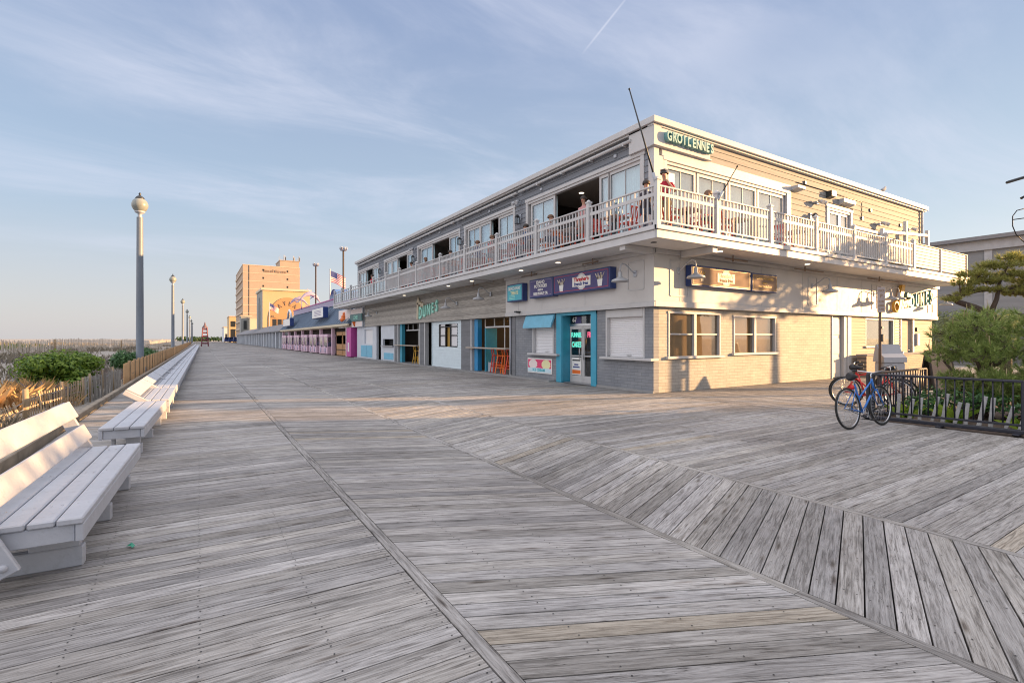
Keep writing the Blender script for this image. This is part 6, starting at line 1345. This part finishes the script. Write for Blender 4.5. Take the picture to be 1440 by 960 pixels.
street_tree('leafy street tree standing outside the picture to the right', (33.5, 3.6, 0), [(random.uniform(-1.5, 1.5), random.uniform(-1.2, 1.2), random.uniform(5.4, 7.3), .75) for _ in range(14)], 130, .14)

# ================================================================== THE ARCADE AND THE FAR BUILDINGS
ar = thing('arcade_building', 'single storey arcade with blue slate mansard roof and lilac fascia', 'building', (12.5, 66, 0))
AY0, AY1 = 44.4, 88
m = MB(); m.box(13.2, 26, AY0, AY1, 0, 5.3); m.build('wall', M['lilac'], ar, world=True)
m = MB(); m.prism([(11.0, AY0 + .3, 2.95), (11.0, AY0 + .3, 3.08), (13.15, AY0 + .3, 5.38), (13.3, AY0 + .3, 5.38), (13.3, AY0 + .3, 2.95)], (0, AY1 - AY0 - .3, 0))
for k in range(42): y_ = AY0 + .6 + k * 1.03; m.bar((10.99, y_, 3.10), (13.13, y_, 5.41), .035, .03, up=(0, 1, 0))
m.build('roof', M['slate'], ar, world=True)
m = MB(); m.box(13.05, 13.35, AY0 + .2, AY1 + .2, 5.385, 6.1); m.build('fascia', M['lilac'], ar, world=True)
m = MB(); m.box(12.98, 13.4, AY0 + .15, AY1 + .25, 6.1, 6.2); m.build('coping', M['magenta'], ar, world=True)
m = MB(); m.bar((11.05, AY0 + 1.0, 3.1), (13.1, AY0 + 3.6, 5.5), .18, .14, up=(0, 0, 1)); m.build('hip_flashing', M['white'], ar, world=True)
m = MB(); m.box(10.95, 11.1, AY0 + .3, AY1, 2.78, 2.97); m.box(11.2, 13.1, AY0 + .3, AY1, 2.70, 2.78); m.build('eaves_trim', M['cream'], ar, world=True)
for k in range(7):
    y_ = 52.2 + k * 5.8; m = MB(); m.bbox(11.25, 11.55, y_ - .17, y_ + .17, 0, 2.7, .02); m.build('column', M['pink'], ar, world=True)
for k, (a, b) in enumerate(((fy(494, 11.45), fy(484, 11.45)), (fy(483, 11.45), fy(474.5, 11.45)), )):
    pass
for a in (47.4, 50.0):
    m = MB(); m.bbox(11.5, 11.6, a - 1.2, a + 1.2, .05, 2.3, .02); d_ = m.build('shutter_door', M['orangewood'], ar, world=True)
    m = MB()
    for z_ in (1.0, 1.05): m.box(11.47, 11.5, a - 1.0, a + 1.0, 1.15, 1.95)
    m.build('door_window', M['blind'], d_, world=True)
    m = MB(); m.box(11.46, 11.5, a - 1.2, a + 1.2, .55, .62); m.build('door_rail', M['dkwood'], d_, world=True)
m = MB(); m.box(12.6, 12.7, 46, AY1, 0, 2.7); m.build('arcade_interior', M['inner'], ar, world=True)
t = thing('vending_machine', 'magenta vending machine with pink side by the white cupboards', 'machine', (11.5, 45.2, 0))
m = MB(); m.bbox(11.2, 12.0, 44.55, 45.9, .05, 2.62, .02); m.build('cabinet', M['magenta'], t, world=True); m = MB(); m.bbox(11.15, 12.0, 45.92, 46.15, .05, 2.62, .02); m.build('side_panel', M['pink'], t, world=True); m = MB(); m.box(11.15, 11.2, 45.0, 45.4, .5, 1.3); m.build('coin_panel', M['inkwhite'], t, world=True)
def claw():
    t = thing('claw_machine', None, 'machine'); p = M['pink']
    m = MB(); m.bbox(-.45, .45, -.95, .95, .08, .85, .03); m.build('base', p, t); m = MB(); m.bbox(-.45, .45, -.95, .95, 1.8, 2.1, .03); m.build('marquee', p, t)
    m = MB()
    for a in (-.42, .42):
        for b in (-.91, .91): m.bbox(a - .04, a + .04, b - .05, b + .05, .85, 1.8, .01)
    m.build('frame', p, t); m = MB(); m.box(-.42, -.41, -.86, .86, .85, 1.8); m.box(-.38, .38, -.92, -.91, .85, 1.8); m.build('glass_case', M['plexi'], t)
    m = MB()
    random.seed(4)
    for _ in range(26): m.lathe([(0, -.1), (.09, -.06), (.11, 0), (.08, .07), (0, .1)], 7, (random.uniform(-.3, .35), random.uniform(-.8, .8), random.uniform(.92, 1.2)))
    m.build('prizes', M['inkblue'], t); m = MB(); m.lathe([(.0, -.02), (.28, -.02), (.30, 0), (.2, .02), (0, .02)], 16, (-.46, 0, .45), axis='X'); m.build('emblem', M['lilac'], t)
    m = MB(); m.bbox(-.5, -.44, -.8, -.3, .78, .92, .02); m.build('control_panel', M['ink'], t)
    return t
cl0 = claw()
for k, y_ in enumerate((54.0, 56.2, 59.7, 61.9, 65.4, 67.6, 71.2, 73.4, 77, 79.2, 82.8, 85)):
    o = cl0 if k == 0 else copy_tree(cl0); o.location = (11.45, y_, 0); o['group'] = 'claw machines under the arcade roof'; o['label'] = f'pink glazed claw machine, {ORD[k]} from the orange doors'
def far_sign(label, x, y0, y1, z0, z1, th=.5):
    t = thing('roof_sign', label, 'sign', (x, (y0 + y1) / 2, z0)); m = MB(); m.bbox(x, x + th, y0, y1, z0, z1, .03); m.build('cabinet', M['navy'], t, world=True); m = MB(); m.box(x - .02, x, y0 + .08, y1 - .08, z0 + .08, z1 - .08); m.build('sign_face', M['inkwhite'], t, world=True)
    m = MB(); m.bar((x + th, (y0 + y1) / 2, z0 + .3), (x + th + 1.2, (y0 + y1) / 2, z0 + .3), .08); m.build('bracket', M['dkgrey'], t, world=True); return t
t = far_sign('long white sign box on the slope of the blue roof', 11.0, 55.0, 61.0, 3.85, 5.0)
m = MB()
for k in range(4): m.box(10.97, 10.98, 56.2, 59.6, 4.15 + k * .16, 4.22 + k * .16)
m.build('small_print', M['lilac'], t, world=True)
t = far_sign('small white sign box low on the far end of the blue roof', 10.7, 75.5, 82, 3.4, 4.5)
m = MB(); m.tube([(10.9, 75.8, 4.5), (10.9, 76.3, 5.3), (10.9, 77.4, 5.7), (10.9, 78.5, 5.3), (10.9, 79, 4.5)], .14, 6); m.build('arch', M['inkwhite'], t, world=True)
m = MB(); pts = [(10.9, 61.8 + 2.0 * math.cos(a), 6.0 + 1.5 * math.sin(a)) for a in [i * math.pi / 12 for i in range(13)]]
m.add([(x + dx, y, z) for dx in (2.6, 5.5) for x, y, z in pts], [(i, i + 1, 14 + i, 13 + i) for i in range(12)]); tag(m.build('curved_canopy', M['bluecan']), 'small curved blue canopy roof beyond the balcony end', 'canopy')
def dolphin(label, loc, rz, s):
    m = MB(); pts = [(-1.3, 0, -.65), (-1.0, 0, -.25), (-.55, 0, .12), (0, 0, .3), (.5, 0, .2), (.9, 0, -.1), (1.12, 0, -.38), (1.32, 0, -.62)]
    m.tube(pts, [.05, .11, .2, .27, .26, .2, .09, .04], 12); m.prism([(-.05, -.02, .5), (-.35, -.02, .9), (.2, -.02, .56)], (0, .04, 0)); m.prism([(.45, .15, .0), (.25, .55, -.35), (.6, .2, -.05)], (0, 0, .04)); m.prism([(.45, -.15, .0), (.25, -.55, -.35), (.6, -.2, -.05)], (0, 0, .04)); m.prism([(-1.2, 0, -.55), (-1.55, .38, -.85), (-1.4, 0, -.8), (-1.55, -.38, -.85)], (0, 0, .05)); m.tube([(-1.0, 0, -.3), (-1.05, 0, -1.6)], .05, 6)
    o = m.build('dolphin_figure', M['lilac']); o.location = loc; o.rotation_euler = (0, 0, rz); o.scale = (s, s, s); tag(o, label, 'sculpture', 'leaping figures on the arcade roof')
dolphin('leaping lilac figure on the lilac fascia in front of the arch', (13.2, 84, 7.55), R(175), 1.0); dolphin('higher leaping lilac figure nearer on the lilac fascia', (13.2, 75, 7.6), R(20), 1.2)
def floodpole(label, x, y, z0, z1):
    t = thing('floodlight_pole', label, 'light pole', (x, y, z0), 0, 'floodlight poles above the arcade'); m = MB(); m.tube([(x, y, z0), (x, y, z1)], .10, 8); m.build('pole', M['bark'], t, world=True)
    m = MB(); m.box(x - .32, x + .32, y - .06, y + .06, z1 - .05, z1 + .05); m.build('crossarm', M['galv'], t, world=True)
    for a in (-.42, .1, .45): m = MB(); m.lathe([(.07, -.22), (.22, 0), (.23, .08), (.0, .07)], 12, (x + a * .6, y - .2, z1 + .22), axis='X' if a > 0 else 'Y'); m.build('lamp_head', M['galv'], t, world=True)
floodpole('nearer tall floodlight pole beside the striped flag', 14, 59, 5.2, 11.7); floodpole('farther floodlight pole between the hotel and the flag', 14, 75, 5.2, 11.9)
def flag(label, x, y, z0, z1, w, h, tilt=-.35):
    t = thing('flagpole', label, 'flagpole', (x, y, z0)); m = MB(); m.tube([(x, y, z0), (x, y, z1)], .07, 8); m.lathe([(0, -.1), (.11, 0), (0, .1)], 8, (x, y, z1)); m.build('pole', M['white'], t, world=True)
    nx, nz = 14, 13; V = []; m = MB(); fl = []
    for j in range(nz + 1):
        for i in range(nx + 1): u = i / nx; V.append((x + .05 + w * u * .92, y + .25 * math.sin(u * 7 + j * .1) * u, z1 - .15 - h * j / nz + tilt * w * u + .06 * math.sin(u * 6)))
    m.v = V
    for j in range(nz):
        for i in range(nx): m.f.append([j * (nx + 1) + i, j * (nx + 1) + i + 1, (j + 1) * (nx + 1) + i + 1, (j + 1) * (nx + 1) + i]); m.smooth.append(True); m.m.append(1 if (i < nx * .42 and j < 7) else (0 if j % 2 == 0 else 2))
    o = m.build('flag', [M['flagred'], M['flagblue'], M['flagwhite']], t, world=True, fix=False); return t
flag('striped flag streaming from a pole between the two floodlight poles', 13.6, 64, 5, 10.1, 2.0, 1.35); flag('small drooping striped flag on a white pole in front of the arch', 12.5, 116, 0, 9.2, 1.9, 1.3, -.5)
# row of white stalls
st = thing('stall_row', 'long row of white columned shop fronts beyond the arcade', 'building', (12, 130, 0))
m = MB(); m.box(12.6, 20, 88.3, 200, 0, 3.4); m.build('wall', M['farwhite'], st, world=True); m = MB(); m.prism([(10.9, 88.3, 2.75), (10.9, 88.3, 2.95), (13.6, 88.3, 4.4), (19, 88.3, 4.4), (19, 88.3, 2.75)], (0, 112, 0)); m.build('roof', M['greyroof'], st, world=True)
for k in range(24):
    y_ = 90 + k * 4.7; m = MB(); m.bbox(11.1, 11.6, y_ - .3, y_ + .3, 0, 2.75, .03); m.build('column', M['farwhite'], st, world=True); m = MB(); m.box(12.55, 12.6, y_ + .8, y_ + 3.9, .2, 2.4); m.build('shop_front', M['greyst'] if k % 3 else M['dkgrey'], st, world=True)
# arch fronted hall
ah = thing('arch_hall', 'sunlit yellow stucco hall with a big orange arch and radiating letters', 'building', (18, 140, 0))
m = MB(); m.box(13.05, 23.8, 135, 149, 0, 13.4); m.build('wall', M['yellowst'], ah, world=True); m = MB(); m.box(12.7, 24.1, 134.7, 149.2, 13.4, 13.9); m.build('cornice', M['cream'], ah, world=True); m = MB(); m.box(23.8, 30, 136, 150, 0, 9.2); m.build('side_wing', M['yellowst'], ah, world=True)
cx_, cz_ = 18.6, 6.2
m = MB(); m.prism([(cx_ + 4.3 * math.cos(a), 134.98, cz_ + 5.6 * math.sin(a)) for a in [i * math.pi / 24 for i in range(25)]] + [(cx_ - 4.3, 134.98, 3), (cx_ + 4.3, 134.98, 3)], (0, -.12, 0)); m.build('arch_panel', M['archst'], ah, world=True)
for i, ch_ in enumerate('PLAYLAND'):
    a = math.pi - (i + .5) * math.pi / 8; mt = Matrix.Translation((cx_ + 3.1 * math.cos(a), 134.8, cz_ + 4.1 * math.sin(a))) @ Matrix(((1, 0, 0), (0, 0, 1), (0, -1, 0))).transposed().to_4x4() @ Matrix.Rotation(a - math.pi / 2, 4, 'Z'); txt(ch_, 1.5, M['shade'], ah, mtx=mt, ext=.06, name='letter', bold=.0, xs=.7)
m = MB()
for k in range(3): m.box(15.2 + k * 1.15, 16.1 + k * 1.15, 134.82, 134.86, 4.6, 6.4)
m.build('window', M['dkgrey'], ah, world=True); m = MB(); m.prism([(19.6 + 1.25 * math.cos(a), 134.84, 5.9 + 1.6 * math.sin(a)) for a in [i * math.pi / 10 for i in range(11)]] + [(18.35, 134.84, 3.6), (20.85, 134.84, 3.6)], (0, -.06, 0)); m.build('arched_window', M['greyst'], ah, world=True)
m = MB(); m.prism([(13.0, 142 + 2.2 * math.cos(a), 9 + 3 * math.sin(a)) for a in [i * math.pi / 12 for i in range(13)]] + [(13.0, 139.8, 4), (13.0, 144.2, 4)], (-.08, 0, 0)); m.build('arched_niche', M['dkgrey'], ah, world=True); m = MB(); m.box(12.98, 13.04, 135, 149, 3, 13.38); m.build('side_cladding', M['greyst'], ah, world=True)
# hotel tower
ht = thing('hotel_tower', 'tall tan brick hotel tower with pale floor bands', 'building', (24, 215, 0)); HX0, HX1, HY, HZ = 13.7, 33.3, 210, 28.9
m = MB(); m.box(HX0, HX1, HY, HY + 40, 0, HZ); m.build('wall', M['hotel'], ht, world=True); m = MB()
for k in range(9): z_ = HZ - 2.9 - k * 3.0; m.box(HX0 - .03, HX1 + .03, HY - .06, HY, z_, z_ + .22)
m.box(HX0 - .1, HX1 + .1, HY - .1, HY + 40, HZ, HZ + .25); m.build('floor_band', M['hotelband'], ht, world=True); m = MB(); m.box(HX0 + 1.9, HX0 + 2.1, HY - .08, HY, 0, HZ); m.build('joint', M['dkgrey'], ht, world=True)
for x_ in (HX0 + 6.6, HX0 + 15):
    for k in range(3): m = MB(); m.box(x_, x_ + .45, HY - .08, HY, HZ - 1.8 - k * 3.0, HZ - 1.1 - k * 3.0); m.build('window', M['dark'], ht, world=True)
txt('inn of the sea', 1.4, M['shade'], ht, mtx=Matrix.Translation((HX0 + 10.9, HY - .1, HZ - 1.7)) @ Matrix(((1, 0, 0), (0, 0, 1), (0, -1, 0))).transposed().to_4x4(), ext=.05, bold=.03)
for k in range(9): m = MB(); m.box(HX0 - .35, HX0, HY + 1, HY + 38, HZ - 2.9 - k * 3.0, HZ - 2.2 - k * 3.0); m.build('balcony', M['hotelband'], ht, world=True)
m = MB(); m.box(26.5, 33.4, HY + 2, HY + 14, HZ, HZ + 2.8); m.box(26.3, 33.6, HY + 1.8, HY + 14, HZ + 2.8, HZ + 3.1); m.build('plant_room', M['hotel'], ht, world=True)
m = MB(); random.seed(2)
for _ in range(22): x_ = random.choice((26.6, 28, 31.5, 33.2)) + random.uniform(-.6, .5); m.bar((x_, HY + 2, HZ + 3), (x_, HY + 2, HZ + random.uniform(3.8, 5.2)), random.choice((.08, .3)))
m.build('antenna', M['galv'], ht, world=True)
# low buildings at the end of the walk
def block(name, label, x0, x1, y0, y1, h, mat, wins=(), roof=True, winmat='dkgrey'):
    t = thing(name, label, 'building', (x0, y0, 0)); m = MB(); m.box(x0, x1, y0, y1, 0, h); m.build('wall', mat, t, world=True)
    if roof: m = MB(); m.box(x0 - .2, x1 + .2, y0 - .2, y1 + .2, h, h + .35); m.build('roof', M['hotelband'], t, world=True)
    for (a, b, z0, z1) in wins: m = MB(); m.box(a, b, y0 - .06, y0, z0, z1); m.build('window', M[winmat], t, world=True)
    return t
block('apartment_house', 'small sunlit yellow apartment house at the end of the walk', 11.6, 18.2, 262, 280, 11.6, M['yellowst'], [(12.2, 14.1, 7, 9.6), (12.2, 14.1, 2, 6), (16, 17.2, 7.4, 9.4), (16, 17.2, 2.4, 4.4)])
block('apartment_house', 'pale grey low house left of the yellow apartment house', 10.4, 13.4, 285, 310, 7.2, M['farwhite'], [(11, 12.6, 2, 4)])
block('apartment_house', 'narrow grey building below the hotel tower', 12.6, 15.8, 202, 209, 9.6, M['greyst'], [(13.4, 14.4, 5, 8), (13.4, 14.4, 1.5, 4)])
block('white_annex', 'sunlit cream annex between the hotel and the arch hall', 15.0, 24, 196, 206, 8.8, M['cream'])
for k, (px, y_, w_) in enumerate(((320.5, 255, 2.6), (327, 250, 2.7), (334, 240, 3.0))):
    x_ = along(px, y_); t = thing('dark_van', ['dark blue van parked leftmost below the yellow apartment house', 'dark van parked between two others below the apartments', 'dark van parked rightmost, nearest the white stalls'][k], 'van', (x_, y_, 0), 0, 'dark vans parked at the end of the walk'); m = MB(); m.prism([(-w_ / 2, 0, .35), (w_ / 2, 0, .35), (w_ / 2, 0, 1.3), (w_ * .42, 0, 2.3), (-w_ * .42, 0, 2.3), (-w_ / 2, 0, 1.3)], (0, 4.6, 0)); m.build('body', M['navy'], t)
    m = MB(); m.box(-w_ * .38, w_ * .38, -.03, 0, 1.4, 2.1); m.build('windscreen', M['glass_dk'], t)
    for a in (-1, 1):
        for b in (.9, 3.7): m = MB(); m.lathe([(0, -.12), (.36, -.12), (.36, .12), (0, .12)], 12, (a * w_ * .42, b, .36), axis='X'); m.build('wheel', M['tyre'], t)
# red tower on the walk
t = thing('red_tower', 'dark red lattice tower with a pointed roof where the benches end', 'tower', (1.05, 126, 0)); m = MB()
for a in (-.55, .55):
    for b in (-.55, .55): m.bar((1.05 + a * 1.15, 126 + b * 1.15, 0), (1.05 + a * .7, 126 + b * .7, 4.0), .16)
m.build('leg', M['redsteel'], t, world=True); m = MB()
for k in range(5): z_ = .5 + k * .75; w_ = .62 - k * .055; m.box(1.05 - w_, 1.05 + w_, 126 - w_, 126 + w_, z_, z_ + .3)
m.build('platform', M['redsteel'], t, world=True); m = MB(); m.lathe([(.55, 3.9), (.5, 4.1), (.22, 4.5), (.05, 5.2), (0, 5.2)], 8, (1.05, 126, 0)); m.build('roof', paint('red_grey_roof', (.16, .10, .11), .7), t, world=True)
# roadside tree line beyond everything
random.seed(40)
m = MB()
for k in range(60): x_ = random.uniform(-10, 60); leaves(m, (x_, 345 + random.uniform(0, 30), 1.4), (3.5, 3, 1.7), 70, .7, .3)
tag(m.build('far_trees', M['hedge'], fix=False), 'thin line of dark trees at the far end of the walk', 'trees', kind='stuff')
